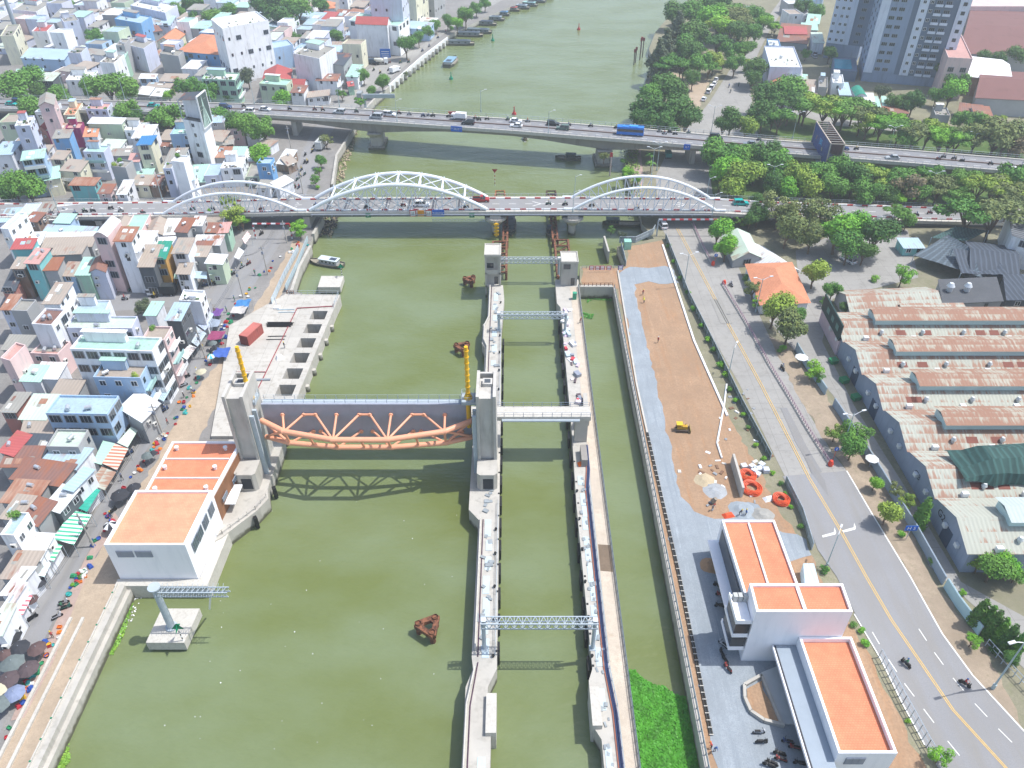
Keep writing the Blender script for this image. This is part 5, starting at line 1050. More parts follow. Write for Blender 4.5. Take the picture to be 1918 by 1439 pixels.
hh(0, 360, [
 ((0, 270, 60, 275, 150, 150), 3.6, 'W', 'p', 'flat', 'nr'), ((180, 205, 270, 212, 320, 160), 2, 'n', 'n', 'tin'), ((400, 218, 515, 222, 550, 172), 2, 'b', 'm', 'tin', ''), ((310, 305, 690, 322, 700, 270), 1.6, 'b', 'b', 'tin', ''), ((310, 365, 680, 360, 685, 322), 1.6, 'g', 'w', 'tin', ''), ((310, 405, 680, 395, 685, 362), 1.6, 'g', 't', 'tin', ''), ((370, 460, 600, 450, 640, 400), 1.8, 'g', 't', 'tin', ''),
 ((160, 385, 290, 380, 310, 300), 1.8, 'g', 'w', 'tin', ''), ((80, 415, 230, 412, 240, 378), 3, 't', 'R', 'tin', ''), ((180, 515, 280, 520, 345, 425), 3.5, 't', 'k', 'tin', 'nB', 'turquoise three storey house with a faded pink roof'), ((320, 572, 420, 570, 450, 490), 2.8, 'g', 'r', 'tin', 'nB'), ((450, 612, 550, 614, 590, 525), 2, 'b', 't', 'tin', 'n'),
 ((80, 560, 175, 560, 200, 500), 2.8, 'n', 't', 'tin', 'nB'), ((560, 602, 660, 602, 700, 490), 2.6, 'm', 'm', 'tin', 'nB'), ((665, 572, 775, 572, 745, 480), 2.8, 'l', 'n', 'gy', 'nB'), ((687, 295, 795, 300, 860, 185), 5.3, 'k', 'w', 'vault', 'nB', 'tall pink fronted tube house with a white vaulted roof'), ((850, 350, 975, 352, 1010, 262), 4.8, 'W', 'r', 'tin', 'nrb', 'tall white tube house with a rusty roof beside the pink one'),
 ((1028, 535, 1140, 535, 1150, 395), 3, 'd', 't', 'tin', 'nB'), ((1140, 480, 1230, 480, 1250, 370), 3, 'y', 'G', 'tin', 'nB', 'ochre fronted house with a green awning roof and hanging plants'), ((1285, 442, 1400, 442, 1440, 345), 3, 'w', 't', 'tin', 'n'), ((1440, 385, 1640, 385, 1670, 325), 1.8, 'g', 'w', 'tin', 'n'), ((1430, 432, 1545, 432, 1570, 405), 2, 'g', 'n', 'tin', 'n'), ((1425, 470, 1540, 472, 1555, 436), 2, 'g', 't', 'tin', ''),
 ((1540, 530, 1660, 530, 1690, 465), 2, 'G', 'w', 'tinx', 'nr'), ((1305, 280, 1395, 285, 1440, 195), 2.8, 'g', 'n', 'tin', ''), ((1430, 240, 1505, 240, 1525, 195), 2.8, 'g', 'w', 'tin', 'r'), ((1530, 290, 1620, 292, 1640, 235), 2, 'g', 'n', 'tin', ''), ((1625, 295, 1700, 290, 1740, 225), 2, 'm', 'k', 'tin', 'r'),
 ((1320, 600, 1415, 602, 1415, 545), 2, 'w', 't', 'tin', 'n'), ((0, 865, 75, 865, 140, 768), 3, 'l', 'r', 'tin', 'n'), ((80, 885, 200, 890, 240, 820), 3, 'g', 'g', 'flat', 'n'), ((315, 815, 435, 815, 520, 680), 4, 'W', 't', 'tin', 'r', 'tall white house with a blank side wall near the street bend'), ((235, 985, 385, 995, 460, 875), 3.8, 'w', 'n', 'flat', 'r', 'white house with an open cluttered roof terrace'),
 ((550, 890, 790, 892, 790, 845), 2.6, 'w', 'b', 'flat', ''), ((495, 1015, 985, 1020, 1000, 950), 2.8, 'l', 'p', 'flat', 'n', 'wide white house with a blue roofed stair head'), ((522, 1172, 1140, 1192, 1190, 1110), 4.3, 'W', 'm', 'flat', 'nrB', 'large white corner house with a mint roof in the market'), ((1060, 1100, 1230, 1105, 1270, 1015), 4, 'k', 't', 'flat', 'rb'),
 ((1080, 908, 1160, 910, 1215, 825), 3, 'w', 'm', 'tin', ''), ((1240, 942, 1345, 945, 1405, 832), 3.4, 'd', 'b', 'tin', 'rB'), ((1340, 810, 1500, 820, 1495, 740), 3, 'w', 'w', 'flat', 'r'), ((10, 1165, 440, 1178, 470, 1088), 2, 'g', 'g', 'tin', 'n'), ((0, 1240, 75, 1262, 140, 1130), 3.4, 'k', 'k', 'flat', ''), ((225, 1205, 430, 1215, 480, 1170), 2, 'k', 'k', 'flat', 'n'),
 ((695, 1385, 1050, 1392, 1090, 1295), 3.2, 'b', 't', 'flat', 'nrb', 'pale blue house with mint green balcony rails'), ((150, 1400, 290, 1405, 330, 1320), 2, 'w', 'm', 'tin', ''), ((240, 1380, 420, 1385, 470, 1290), 2, 'w', 'w', 'tin', ''), ((1460, 880, 1530, 885, 1540, 840), 1.5, 'g', 'g', 'tin', ''), ((0, 700, 90, 700, 110, 460), 2, 'r', 'd', 'tin', 'n')])
hh(0, 720, [
 ((0, 190, 110, 192, 230, 65), 2, 'r', 'g', 'tin', 'n'), ((140, 240, 330, 245, 415, 80), 1.8, 'G', 'p', 'tin', ''), ((375, 75, 560, 80, 600, 0), 2, 'g', 't', 'tin', ''), ((340, 215, 800, 222, 885, 85), 3, 'b', 'b', 'flat', 'nrB', 'pale blue house with a white balcony grille and roof plants'), ((900, 175, 1055, 260, 1140, 105), 2, 'g', 'w', 'tinx', 'n', 'house with a big sloping bright white sheet roof'),
 ((345, 465, 585, 470, 640, 345), 2.4, 'g', 'p', 'flat', 'nr', 'mouldy grey concrete house with a pale inner roof panel'), ((110, 520, 340, 530, 385, 380), 1.8, 'g', 'd', 'tin', ''), ((0, 500, 95, 525, 180, 365), 2, 'g', 'R', 'tinx', ''), ((150, 375, 375, 375, 350, 250), 1.6, 'g', 't', 'tin', ''), ((75, 690, 435, 745, 530, 640), 1.8, 'g', 'n', 'tin', 'n', 'house with a dark brown roof flecked with white spots'), ((0, 602, 260, 602, 280, 530), 1.8, 'g', 'n', 'tin', ''),
 ((285, 590, 560, 620, 655, 528), 1.8, 'w', 'b', 'tin', ''), ((480, 775, 545, 790, 690, 640), 2.2, 'w', 'b', 'tinx', 'r'), ((0, 865, 245, 880, 325, 775), 1.8, 'g', 'r', 'tin', ''), ((0, 985, 130, 1000, 225, 885), 2, 'g', 't', 'tin', ''), ((325, 905, 440, 942, 530, 825), 2, 'd', 'w', 'tin', 'r'), ((150, 1005, 275, 1042, 365, 910), 2, 'g', 'n', 'tin', 'n'),
 ((0, 1125, 100, 1130, 165, 1020), 2.8, 'W', 'b', 'flat', 'nr', 'white house with a tall framed window by the lower market'), ((120, 1290, 290, 1300, 350, 1180), 1.6, 'w', 'w', 'tin', ''), ((0, 1435, 190, 1438, 290, 1310), 1.6, 'g', 't', 'tin', ''), ((0, 1560, 90, 1560, 230, 1445), 1.6, 'w', 'w', 'tin', '')])
hh(0, 1080, [((0, 245, 40, 250, 150, 90), 1.6, 'w', 'w', 'tin', ''), ((-60, 420, 0, 420, 60, 290), 1.6, 'w', 'p', 'tin', '')])
# right bank houses
hh(1440, 0, [
 ((0, 340, 90, 345, 70, 295), 3, 'B', 'w', 'flat'), ((10, 500, 250, 505, 260, 350), 3, 'l', 'w', 'flat', 'n', 'wide lavender white house with roof equipment beside the apartment tower'), ((70, 270, 300, 290, 310, 190), 1.6, 'g', 'n', 'tin', ''), ((125, 238, 290, 242, 300, 200), 1.6, 'n', 'R', 'tin', ''), ((255, 208, 370, 212, 375, 175), 1.6, 'g', 'm', 'tin', ''), ((285, 152, 380, 160, 385, 110), 2, 'g', 'm', 'tin', ''),
 ((340, 300, 420, 302, 425, 245), 2, 'w', 'p', 'tin', ''), ((20, 610, 150, 620, 150, 535), 1.6, 'c', 'o', 'gy', ''), ((155, 580, 250, 588, 250, 510), 2, 'W', 'w', 'flat'), ((210, 640, 300, 645, 310, 560), 1.4, 'm', 'm', 'tin', ''), ((265, 690, 370, 695, 380, 600), 1.4, 'k', 't', 'tin', ''), ((375, 650, 440, 655, 455, 580), 1.8, 'g', 'g', 'flat', ''), ((480, 620, 565, 625, 575, 560), 2.4, 'W', 'w', 'flat', 'n'), ((540, 690, 620, 692, 628, 620), 1.8, 'g', 'b', 'tin', ''),
 ((655, 700, 745, 700, 748, 640), 2, 'w', 'G', 'vault', '', 'small white house with a green terrace under a vaulted roof'), ((725, 745, 795, 748, 800, 700), 1.6, 'k', 'w', 'tin', ''), ((775, 810, 855, 812, 860, 725), 1.4, 'b', 'm', 'tin', ''), ((860, 775, 905, 778, 910, 725), 1.4, 'm', 'm', 'tin', ''), ((865, 830, 1050, 835, 1060, 780), 1.2, 'n', 'n', 'tin', ''), ((1250, 860, 1360, 865, 1370, 810), 1.4, 'g', 'g', 'flat', ''),
 ((1430, 830, 1600, 850, 1620, 790), 1.2, 'n', 'n', 'tin', ''), ((1570, 880, 1700, 885, 1700, 800), 1.4, 'w', 'n', 'tin', '')], zg=ZR)
hh(1440, 0, [((1345, 430, 1530, 440, 1555, 160), 5, 'k', 'k', 'flat', 'nB', 'pink four storey building right of the apartment tower')], zg=ZR)
# filler houses packed between the traced ones
def inside(p, poly):
    c = False; j = len(poly) - 1
    for i in range(len(poly)):
        a, b_ = poly[i], poly[j]
        if (a[1] > p[1]) != (b_[1] > p[1]) and p[0] < (b_[0] - a[0]) * (p[1] - a[1]) / (b_[1] - a[1]) + a[0]: c = not c
        j = i
    return c
def sat(P, Q, sh=.0):
    for poly in (P, Q):
        for i in range(len(poly)):
            e = poly[i] - poly[i - 1]; n = Vector((-e.y, e.x)); n.normalize()
            a = [p.dot(n) for p in P]; c = [p.dot(n) for p in Q]
            if max(a) < min(c) + sh or max(c) < min(a) + sh: return False
    return True
ZONES = []
def fill(poly, zg, th, wr, dr, gap, pal, far, mx, grp, hmax=3.2, win='nr'):
    W_ = [G(*p, zg) for p in poly]; W2 = [(p.x, p.y) for p in W_]; co, si = math.cos(th), math.sin(th); n = 0
    U = [p.x * co + p.y * si for p in W_]; V = [-p.x * si + p.y * co for p in W_]; v = min(V)
    while v < max(V) and n < mx:
        dep = rh.uniform(*dr); u = min(U)
        while u < max(U) and n < mx:
            wd = rh.uniform(*wr); dd = dep * rh.uniform(.8, 1.0)
            Q = [Vector(((u + a) * co - (v + c) * si, (u + a) * si + (v + c) * co)) for a, c in ((0, 0), (wd, 0), (wd, dd), (0, dd))]
            if all(inside(q, W2) for q in Q) and -420 < Q[0].x < 420 and not any(sat(Q, P, .35) for P in HS):
                wk, rk = rh.choice(pal[0]), rh.choice(pal[1]); st = rh.choice((1, 1.3, 1.6, 2, 2.4, 3, hmax)) if hmax > 2 else rh.uniform(1, hmax); kind = rh.choice(('tin', 'tin', 'tin', 'flat', 'flat', 'tinx', 'gy')) if st < 2.2 else rh.choice(('flat', 'flat', 'tin'))
                m = (Q[0] + Q[2]) / 2
                if kind == 'flat' and rk in 'nr': rk = 't'
                house(*Q, zg, zg + st * 3.3, wk, rk, kind, f"{CN[wk][0]} {STW[max(1, int(st))]} house, {RN[rk][0]} {KN[kind]} roof, {where(m.x, m.y)}", 'tube_house' if st >= 3 else 'shed' if st < 1.5 else 'house', win if st > 1.5 else 'n', .8, not far, far, group=grp); n += 1
            u += wd + rh.uniform(*gap)
        v += dep + rh.uniform(.3, 1.4)
    return n
PAL = ('wwwwwllllggWWbckG', 'ggggttttwwwwbbnrmp')
n1 = fill([(0, 405), (180, 402), (470, 415), (425, 492), (400, 532), (140, 548), (0, 550)], ZL, R(8), (4, 6.5), (9, 14), (0, .4), PAL, False, 40, 'houses packed south of the arch bridge', 1.7)
n2 = fill([(0, 592), (145, 598), (400, 580), (330, 695), (260, 805), (190, 920), (110, 1050), (60, 1120), (0, 1240)], ZL, R(12), (4.5, 7), (9, 14), (0, .5), PAL, False, 45, 'houses packed along the market street', 1.9)
n3 = fill([(0, 228), (200, 226), (380, 250), (575, 262), (540, 325), (528, 372), (0, 378)], ZL, R(6), (4.5, 7.5), (9, 14), (0, .8), PAL, False, 45, 'houses packed between the two bridges', 2.6)
n4 = fill([(-20, -20), (300, -20), (610, -20), (880, -20), (835, 44), (700, 112), (655, 165), (600, 190), (400, 178), (200, 172), (0, 165), (-20, 165)], ZL, R(-8), (5, 9.5), (8, 13), (.2, 1.8), PAL, True, 210, 'far houses beyond the far bridge', 3.4)
n5 = fill([(1440, 130), (1545, 150), (1560, 190), (1440, 165), (1425, 140)], ZR, R(4), (6, 9), (9, 13), (.2, 2), PAL, True, 10, 'houses near the apartment towers')
n6 = fill([(1470, -10), (1552, -10), (1545, 45), (1500, 70), (1440, 70)], ZR, R(4), (7, 12), (10, 16), (.2, 3), PAL, True, 16, 'houses near the apartment towers')
print('fill', n1, n2, n3, n4, n5, n6)
# ================================================================ BIG BUILDINGS ON THE RIGHT
wt = [mat('#aeb0a3', .75, .06, .15, 'rust', col2='#9a7966', amt=a) for a in (.6, .7, .5, .75, .5, .05)]
lanm = [mat('#aba493', .75, .1, .2, 'rust', col2='#94705c', amt=.95), mat('#b4bfbc', .7, .06, .2, 'tin', col2='#a98f7c', amt=.1)]
whw = mat('#8a95a6', .85, .07, .2, 'wall', col2='#76808f'); skin = mat('#b7d0cf', .7, .05, .3)
Yv = [158.8, 146.6, 134.2, 122.0, 109.6, 97.2, 84.6]; X0 = 76.6; X1 = 150
SH = ['farthest of the row beside the gatehouse', 'second from the gatehouse', 'third from the gatehouse', 'just beyond the shade net', 'with the shade net', 'nearest the camera']
whs = []
for i in range(6):
    ya, yb = Yv[i + 1], Yv[i]; ym = ya + (yb - ya) * .42; ze, zr = 8.0, 10.1
    t = empty('warehouse', ((X0 + X1) / 2, ym, ZR), 'long rusty roofed warehouse, ' + SH[i], 'warehouse', 'joined warehouses with rusty sheet roofs'); whs.append(t)
    b = MB()
    for x, rv in ((X0, 1), (X1, 0)):
        f = [(x, ya, ZR - .5), (x, yb, ZR - .5), (x, yb, ze), (x, ym + .7, zr), (x, ya, ze - .4)]; b.face(f[::-1] if rv else f)
    b.quad((X0, ya, ZR - .5), (X1, ya, ZR - .5), (X1, ya, ze - .4), (X0, ya, ze - .4)); b.build('wall', whw, t)
    r = MB(); e = .35
    r.quad((X0 - e, ya, ze - .3), (X1, ya, ze - .3), (X1, ym + .7, zr + .1), (X0 - e, ym + .7, zr + .1)); r.quad((X0 - e, ym + .7, zr + .1), (X1, ym + .7, zr + .1), (X1, yb - .05, ze + .1), (X0 - e, yb - .05, ze + .1))
    r.build('roof', wt[i], t)
    if i != 4:
        l = MB(); xa = X0 + 8; l.box(((xa + X1) / 2, ym + 1.4, zr - .4), (X1 - xa, 4.6, 1.5), 1); 
        l.quad((xa - .4, ym - 1.5, zr + 1.15), (X1, ym - 1.5, zr + 1.15), (X1, ym + 1.6, zr + 2.0), (xa - .4, ym + 1.6, zr + 2.0)); l.quad((xa - .4, ym + 1.6, zr + 2.0), (X1, ym + 1.6, zr + 2.0), (X1, ym + 4.4, zr + 1.2), (xa - .4, ym + 4.4, zr + 1.2)); l.build('roof_monitor', [lanm[1 if i == 5 else 0], skin], t)
    for k in range(5): MB().tube((X0 + 9 + k * 9.5, ya + 2.0, ze + .2), (X0 + 9 + k * 9.5, ya + 2.0, ze + 1.1), .35, 8).tube((X0 + 9 + k * 9.5, ya + 2.0, ze + 1.1), (X0 + 9 + k * 9.5, ya + 2.0, ze + 1.7), .55, 10, r2=.3).build('roof_ventilator', mat('#cfd4d4', .5, .05, 1, metal=.3), t)
    for k in range(4): MB().box((X0 + 5 + k * 11, ya + .5, ze - .1), (1.1, .8, 1.0), 0).build('air_outlet', white, t)
    q = random.Random(i)
    for k in range(4):
        s = MB(); x = X0 + q.uniform(3, 40); y0_ = ya + 3.0; sl = (zr + .4 - ze) / (ym + .7 - ya); s.quad((x, y0_ - 1.3, ze - .3 + (y0_ - 1.3 - ya) * sl + .02), (x + 2.2, y0_ - 1.3, ze - .3 + (y0_ - 1.3 - ya) * sl + .02), (x + 2.2, y0_, ze - .3 + (y0_ - ya) * sl + .02), (x, y0_, ze - .3 + (y0_ - ya) * sl + .02))
        s.build('patch_sheet', mat('#7d4c40', .8, .1, .5), t)
    for k in range(2): MB().box((X0 - .35, ya + 3 + k * 4.5, 6.1), (.6, .9, .8)).build('air_conditioner', mat('#d5d7d6', .6), t)
for yy, wd, tt_ in ((137.5, 3.0, whs[1]), (126, 3.2, whs[2]), (91.2, 2.8, whs[5])): MB().box((X0 - .04, yy, ZR), (.1, wd, 3.6)).build('loading_door', mat('#38495e', .6, .1, .5), tt_)
text('G2', 2.0, 'lettering', black, whs[5], (X0 - .06, 94.3, 6.6), (R(90), 0, R(-90))); text('G3', 1.8, 'lettering', mat('#3b4048', .8), whs[4], (X0 - .06, 104.6, 6.4), (R(90), 0, R(-90)))
# shade net over the monitor of the fourth warehouse
ym = Yv[5] + (Yv[4] - Yv[5]) * .42; b = MB(); n = 26
rn = random.Random(9); Z = [[0] * 7 for _ in range(n + 1)]
prof = [(-3.2, 9.2), (-2.4, 11.6), (0, 13.0), (2.6, 13.2), (4.4, 12.4), (5.2, 9.6)]
L = []
for i in range(n + 1):
    x = X0 + 5 + i * 2.6; L.append([(x + rn.uniform(-.3, .3), ym + y + rn.uniform(-.3, .3), (z if i > 1 else 10.4 + (z - 10.4) * .35 * i) + rn.uniform(-.25, .25)) for y, z in prof])
for i in range(n):
    for j in range(5): b.quad(L[i][j], L[i + 1][j], L[i + 1][j + 1], L[i][j + 1])
b.build('shade_net', mat('#2c4a46', .8, .15, .6, 'net'), label='dark green shade net stretched over the fourth warehouse roof', cat='shade net', smooth=True)
# neighbouring sheds to the north of the row
def shed(ox, oy, co, zt, wk, rm, kind, lab, nm='workshop', zg=ZR):
    A, B_, C = [G(ox + co[i] / 4, oy + co[i + 1] / 4, zt) for i in (0, 2, 4)]; d = C - B_
    h = house(A, B_, C, A + d, zg, zt, wk, 'g', kind, lab, nm, 'n', .5, False, False, 'shed')
    for c in h.children:
        if c.name.startswith('roof'): c.data.materials[0] = rm
    return h
dk = mat('#3c444e', .8, .12, .3, 'net')
shed(1440, 360, (640, 860, 1330, 830, 1190, 655), 8.5, 'g', wt[1], 'gx', 'pale workshop with patched brown roof strip north of the warehouses')
shed(1440, 360, (1320, 810, 1760, 790, 1700, 640), 8.0, 'g', mat('#55585c', .85, .08, .3, 'dirt', col2='#6b6a68'), 'tin', 'dark flat workshop roof with two silver ventilators')
shed(1440, 360, (1800, 780, 2150, 780, 2100, 620), 8.0, 'd', dk, 'tin', 'dark shed at the right edge beside the ventilator roof')
shed(1440, 360, (1700, 1080, 2300, 1060, 2200, 900), 7.0, 'g', wt[2], 'gy', 'old rusty brown shed behind the warehouse row')
shed(1440, 360, (1030, 905, 1500, 900, 1450, 835), 7.5, 'g', wt[3], 'tin', 'low rusty shed strip behind the first warehouse')
for k, x in enumerate((1365, 1495)):
    p = G(1440 + x / 4, 360 + 705 / 4, 9.0); MB().tube((p.x, p.y, 7.6), (p.x, p.y, 9.0), .7, 12).tube((p.x, p.y, 9.0), (p.x, p.y, 9.9), 1.0, 14, r2=.5).build('roof_ventilator', mat('#d9dcdc', .4, .05, 1, metal=.4), label=('left', 'right')[k] + ' silver turbine ventilator on the dark workshop roof', cat='ventilator', group='turbine ventilators on the dark workshop')
oh = house(G(1398, 488, 7.5), G(1497, 558, 7.5), G(1470, 490, 7.5), G(1400, 490, 7.5), ZR, 7.5, 'w', 'o', 'hip', 'old house with an orange hipped tile roof among the trees') if 0 else None
A = G(1428, 562, 7.2); B_ = G(1516, 558, 7.2); C = G(1470, 487, 7.2); D = G(1401, 489, 7.2)
house(A, B_, B_ + (D - A), D, ZR, 8.2, 'w', 'o', 'hip', 'white house with a bright orange hipped tile roof among trees', 'villa', 'n', .6, False)
A = G(1376, 478, 7); B_ = G(1428, 473, 7); house(A, B_, B_ + Vector((0, 14, 0)), A + Vector((0, 14, 0)), ZR, 7.5, 'g', 'p', 'gy', 'grey workshop with a pale mossy gable roof by the bridge', 'workshop', 'n', .6, False)
A = G(1440, 500, 6); B_ = G(1500, 492, 6); house(A, B_, B_ + Vector((-6, 13, 0)), A + Vector((-6, 13, 0)), ZR, 6, 'w', 'w', 'gy', 'workshop with a dazzling white sheet roof behind the orange roof', 'workshop', '', .6, False)
A = G(1695, 462, 6); B_ = G(1732, 462, 6); house(A, B_, B_ + Vector((0, 5, 0)), A + Vector((0, 5, 0)), ZR, 6, 't', 'b', 'tin', 'small turquoise hut with a pale blue roof beside the shade nets', 'hut', 'n', 1, False)
# dark shade net sheds
def net(pts, zs_, lab, m):
    A, B_, C, D = [G(*p, z) for p, z in zip(pts, zs_)]; b = MB(); n = 10; g = []
    for i in range(n + 1):
        a, c = A.lerp(B_, i / n), D.lerp(C, i / n); g.append([a.lerp(c, j / n) + Vector((0, 0, -.9 * math.sin(math.pi * j / n) * math.sin(math.pi * i / n) + rn.uniform(-.12, .12))) for j in range(n + 1)])
    for i in range(n):
        for j in range(n): b.quad(g[i][j], g[i + 1][j], g[i + 1][j + 1], g[i][j + 1])
    t = empty('shade_net', (A + B_ + C + D) / 4, lab, 'shade net', 'dark shade nets over the works yard'); b.build('net', m, t, smooth=True)
    for p in (A, B_, C, D): MB().tube((p.x, p.y, ZR), p, .12, 6).build('post', steelg, t)
net([(1712, 478), (1840, 520), (1815, 462), (1775, 440)], (6, 7, 8.5, 7), 'grey see-through shade net over the yard, left of the two', mat('#4c575f', .8, .15, .5, 'net'))
net([(1800, 512), (1890, 515), (1860, 475), (1785, 465)], (7, 7.5, 8.5, 8.5), 'dark slatted shade net at right of the yard', dk)
net([(1745, 445), (1810, 452), (1852, 432), (1790, 424)], (7, 7, 8, 8), 'dark green shade net behind the yard', mat('#2f4a48', .8, .15, .5, 'net'))
shed(1440, 360, (1540, 545, 1900, 590, 1830, 350), 9, 'd', dk, 'gx', 'large dark sheet roof hall at the right edge', 'hall')
hq = shed(1440, 360, (1830, 320, 2250, 420, 2200, 230), 12, 'w', mat('#6b6f73', .7, .1, .3, 'stripe', col2='#3f4347', amt=.25), 'tinx', 'pale framed hall with a striped dark roof at right edge', 'hall')
A = G(1445, 720, 5)
# large halls by the apartments
def bigroof(pts, zt, lab, m, wk='g', kind='gx'):
    A, B_, C = [G(*p, zt) for p in pts]; h = house(A, B_, C, A + (C - B_), ZR, zt, wk, 'g', kind, lab, 'hall', '', 1, False, cat='hall')
    for c in h.children:
        if c.name.startswith('roof'): c.data.materials[0] = m
dred = mat('#7a5550', .8, .08, .1, 'tin', col2='#6b4a45', amt=.3)
bigroof([(1780, 128), (1900, 142), (1880, 102)], 13, 'hall with a dazzling white roof beyond the billboard', mat('#e9e9ea', .5, .02, .2), 'n')
bigroof([(1832, 172), (1990, 180), (1985, 128)], 12, 'hall with a dark red brown roof and white ridge', dred)
bigroof([(1800, 90), (2000, 98), (1990, 16)], 13, 'vast hall with a dull red roof at the top right', dred)
bigroof([(1850, 96), (2000, 105), (2000, 78)], 9, 'grey walled hall with a rust brown strip roof', mat('#96705f', .8, .1, .2, 'rust', col2='#8a5a47', amt=.7))
bigroof([(1815, 12), (2000, 12), (1995, -20)], 13, 'pink factory building at the top right corner', mat('#c8b5ae', .8, .08, .2), 'k', 'flat')
bigroof([(1385, 22), (1420, 26), (1425, 6)], 8, 'grey roofed hall among the trees at the top', mat('#9aa0a8', .7, .05, .2, 'tin', amt=.1), 'w')
# ---- apartment tower
bl1 = mat('#d3dcea', .75, .04, .15, 'wall', col2='#aeb9ca'); bl2 = mat('#8b9cb4', .8, .05, .15, 'wall', col2='#6a7a8e'); bl3 = mat('#66768a', .8, .06, .2)
def facade(par, O, d, x0, wd, z0, n, sh, m, cols, dep=.25):
    nm = Vector((d.y, -d.x)); a, c = O + d * x0, O + d * (x0 + wd); b = MB(); b.prism([a, c, c + nm * dep, a + nm * dep], z0, z0 + n * sh); b.build('facade_strip', m, par)
    return nm
def tower(A, wd, dep, z0, n, sh, lab, strips, ang, wlab):
    d = Vector((math.cos(ang), math.sin(ang))); k = Vector((-d.y, d.x)); A = Vector((A.x, A.y)); t = empty('apartment_tower', (*(A + d * wd / 2 + k * dep / 2), ZR), lab, 'apartment tower', 'tall apartment towers')
    P = [A, A + d * wd, A + d * wd + k * dep, A + k * dep]; b = MB(); b.prism(P, ZR, z0 + n * sh + 1); b.build('tower_body', bl2, t); HS.append(P)
    rz = math.atan2(d.y, d.x); cnt = 0; far_w = MB()
    for (x0, w_, m, dep_, kinds) in strips:
        nm = facade(t, A, d, x0, w_, z0, n, sh, m, 0, dep_)
        for s in range(n):
            for (ox_, kd) in kinds:
                p = A + d * (x0 + ox_) + nm * (dep_ + .04); z = z0 + sh * (s + .5)
                if kd == 'B': 
                    bb = MB(); q = p; bb.prism([q - d * 1.5, q + d * 1.5, q + d * 1.5 + nm * 1.2, q - d * 1.5 + nm * 1.2], z - 1.55, z - 1.4); bb.strip([q - d * 1.5 + nm * 1.15, q + d * 1.5 + nm * 1.15], .08, z - 1.4, z - .5); bb.build('balcony', bl1, t); me = WINB
                else: me = WINB if kd == 'W' else WINM
                if cnt < 98: addc('window', me, t, (p.x, p.y, z), rz, (1, 1, .75) if me is WINB else None); cnt += 1
                else: far_w.box((p.x, p.y, z - .7), (1.5, .12, 1.4), 0, rz)
    nr = -k if 0 else Vector((-d.x, -d.y)); rzl = rz - math.pi / 2     # left side windows
    for s in range(n):
        for j in range(3): p = A + k * dep * (j + .5) / 3 + nr * .06; far_w.box((p.x, p.y, z0 + sh * (s + .5) - .7), (1.6, .12, 1.5), 0, rzl)
    if far_w.v: far_w.build('upper_windows', gl, t, kind='stuff')
    return t
q = G(1612, 152, ZR); e = G(1757, 164, ZR)
tower(q, (e - q).length, 26, ZR + 4, 18, 3.5, 'tall grey and white apartment tower with balconies cut by the top edge', [(0, 3.6, bl1, .5, []), (3.6, 9, bl2, .2, [(1.8, 'W'), (5.0, 'W')]), (12.6, 2.2, bl3, .1, []), (14.8, 3.6, bl1, .7, [(1.8, 'w')]), (18.4, 2.4, bl3, .2, [(1.2, 'w')]), (20.8, 9.2, bl3, .1, [(1.6, 'B'), (5.2, 'B')]), (30.0, 4.2, bl1, .7, [(2.1, 'w')])], math.atan2((e - q).y, (e - q).x), '')
q = G(1541, 108, ZR); e = G(1604, 116, ZR)
tower(q, (e - q).length, 22, ZR + 7, 17, 3.5, 'second apartment tower with white slotted facade, left of the taller one', [(0, 2.4, bl1, .4, [(1.2, 'w')]), (2.4, 7.6, bl1, .5, [(1.8, 'w'), (4.2, 'w')]), (10.0, 7, bl3, .1, [(3.2, 'W')])], math.atan2((e - q).y, (e - q).x), '')
sheet('swimming_pool', [(1563, 128), (1596, 130), (1594, 112), (1563, 111)], ZR + 4.6, mat('#3aa0b4', .1, .1, .5), 'turquoise swimming pool on the podium of the apartment tower', 'pool')
MB().prism([G(*p, ZR + 4.5) for p in ((1560, 131), (1606, 134), (1604, 109), (1560, 108))], ZR, ZR + 4.5).build('pool_podium', bl3, label='grey podium carrying the swimming pool', cat='podium')
# ---- billboards
dkn = mat('#2a4284', .5, .3, .25, 'speck', col2='#3f8ac8')
t = empty('billboard', G(1545, 300, ZR), 'large three dimensional billboard on a post right of the bridges', 'billboard')
z0, z1 = 8.5, 16.5
a0, a1 = G(1519, 270, z0), G(1545, 314, z0); a0.z = a1.z = 0; dd = (a1 - a0).normalized(); kk = Vector((-dd.y, dd.x, 0)); 
if kk.x < 0: kk = -kk
w_ = 4.4; b = MB(); b.prism([a0, a1, a1 + kk * .3, a0 + kk * .3], z0, z1); b.build('picture_panel', dkn, t)
b = MB(); c0, c1 = a0 + kk * w_, a1 + kk * w_; b.prism([c0, c1, c1 + kk * .2, c0 + kk * .2], z0, z1); b.build('back_panel', mat('#8a6650', .8, .2, .5, 'wall', col2='#5e4638'), t)
b = MB()
for i in range(11): p, q = a0.lerp(a1, i / 10), c0.lerp(c1, i / 10); b.beam((p.x, p.y, z1), (q.x, q.y, z1), .2); b.beam((p.x, p.y, z0), (q.x, q.y, z0), .2)
for p in (a1, c1, a0, c0): b.beam((p.x, p.y, z0), (p.x, p.y, z1), .3)
for p, q in ((a0, a1), (c0, c1)): b.beam((p.x, p.y, z1 + .1), (q.x, q.y, z1 + .1), .3); b.beam((p.x, p.y, z0), (q.x, q.y, z0), .3)
b.build('frame', mat('#b9aca0', .7, .1, 1), t); m_ = a0 - kk * .05
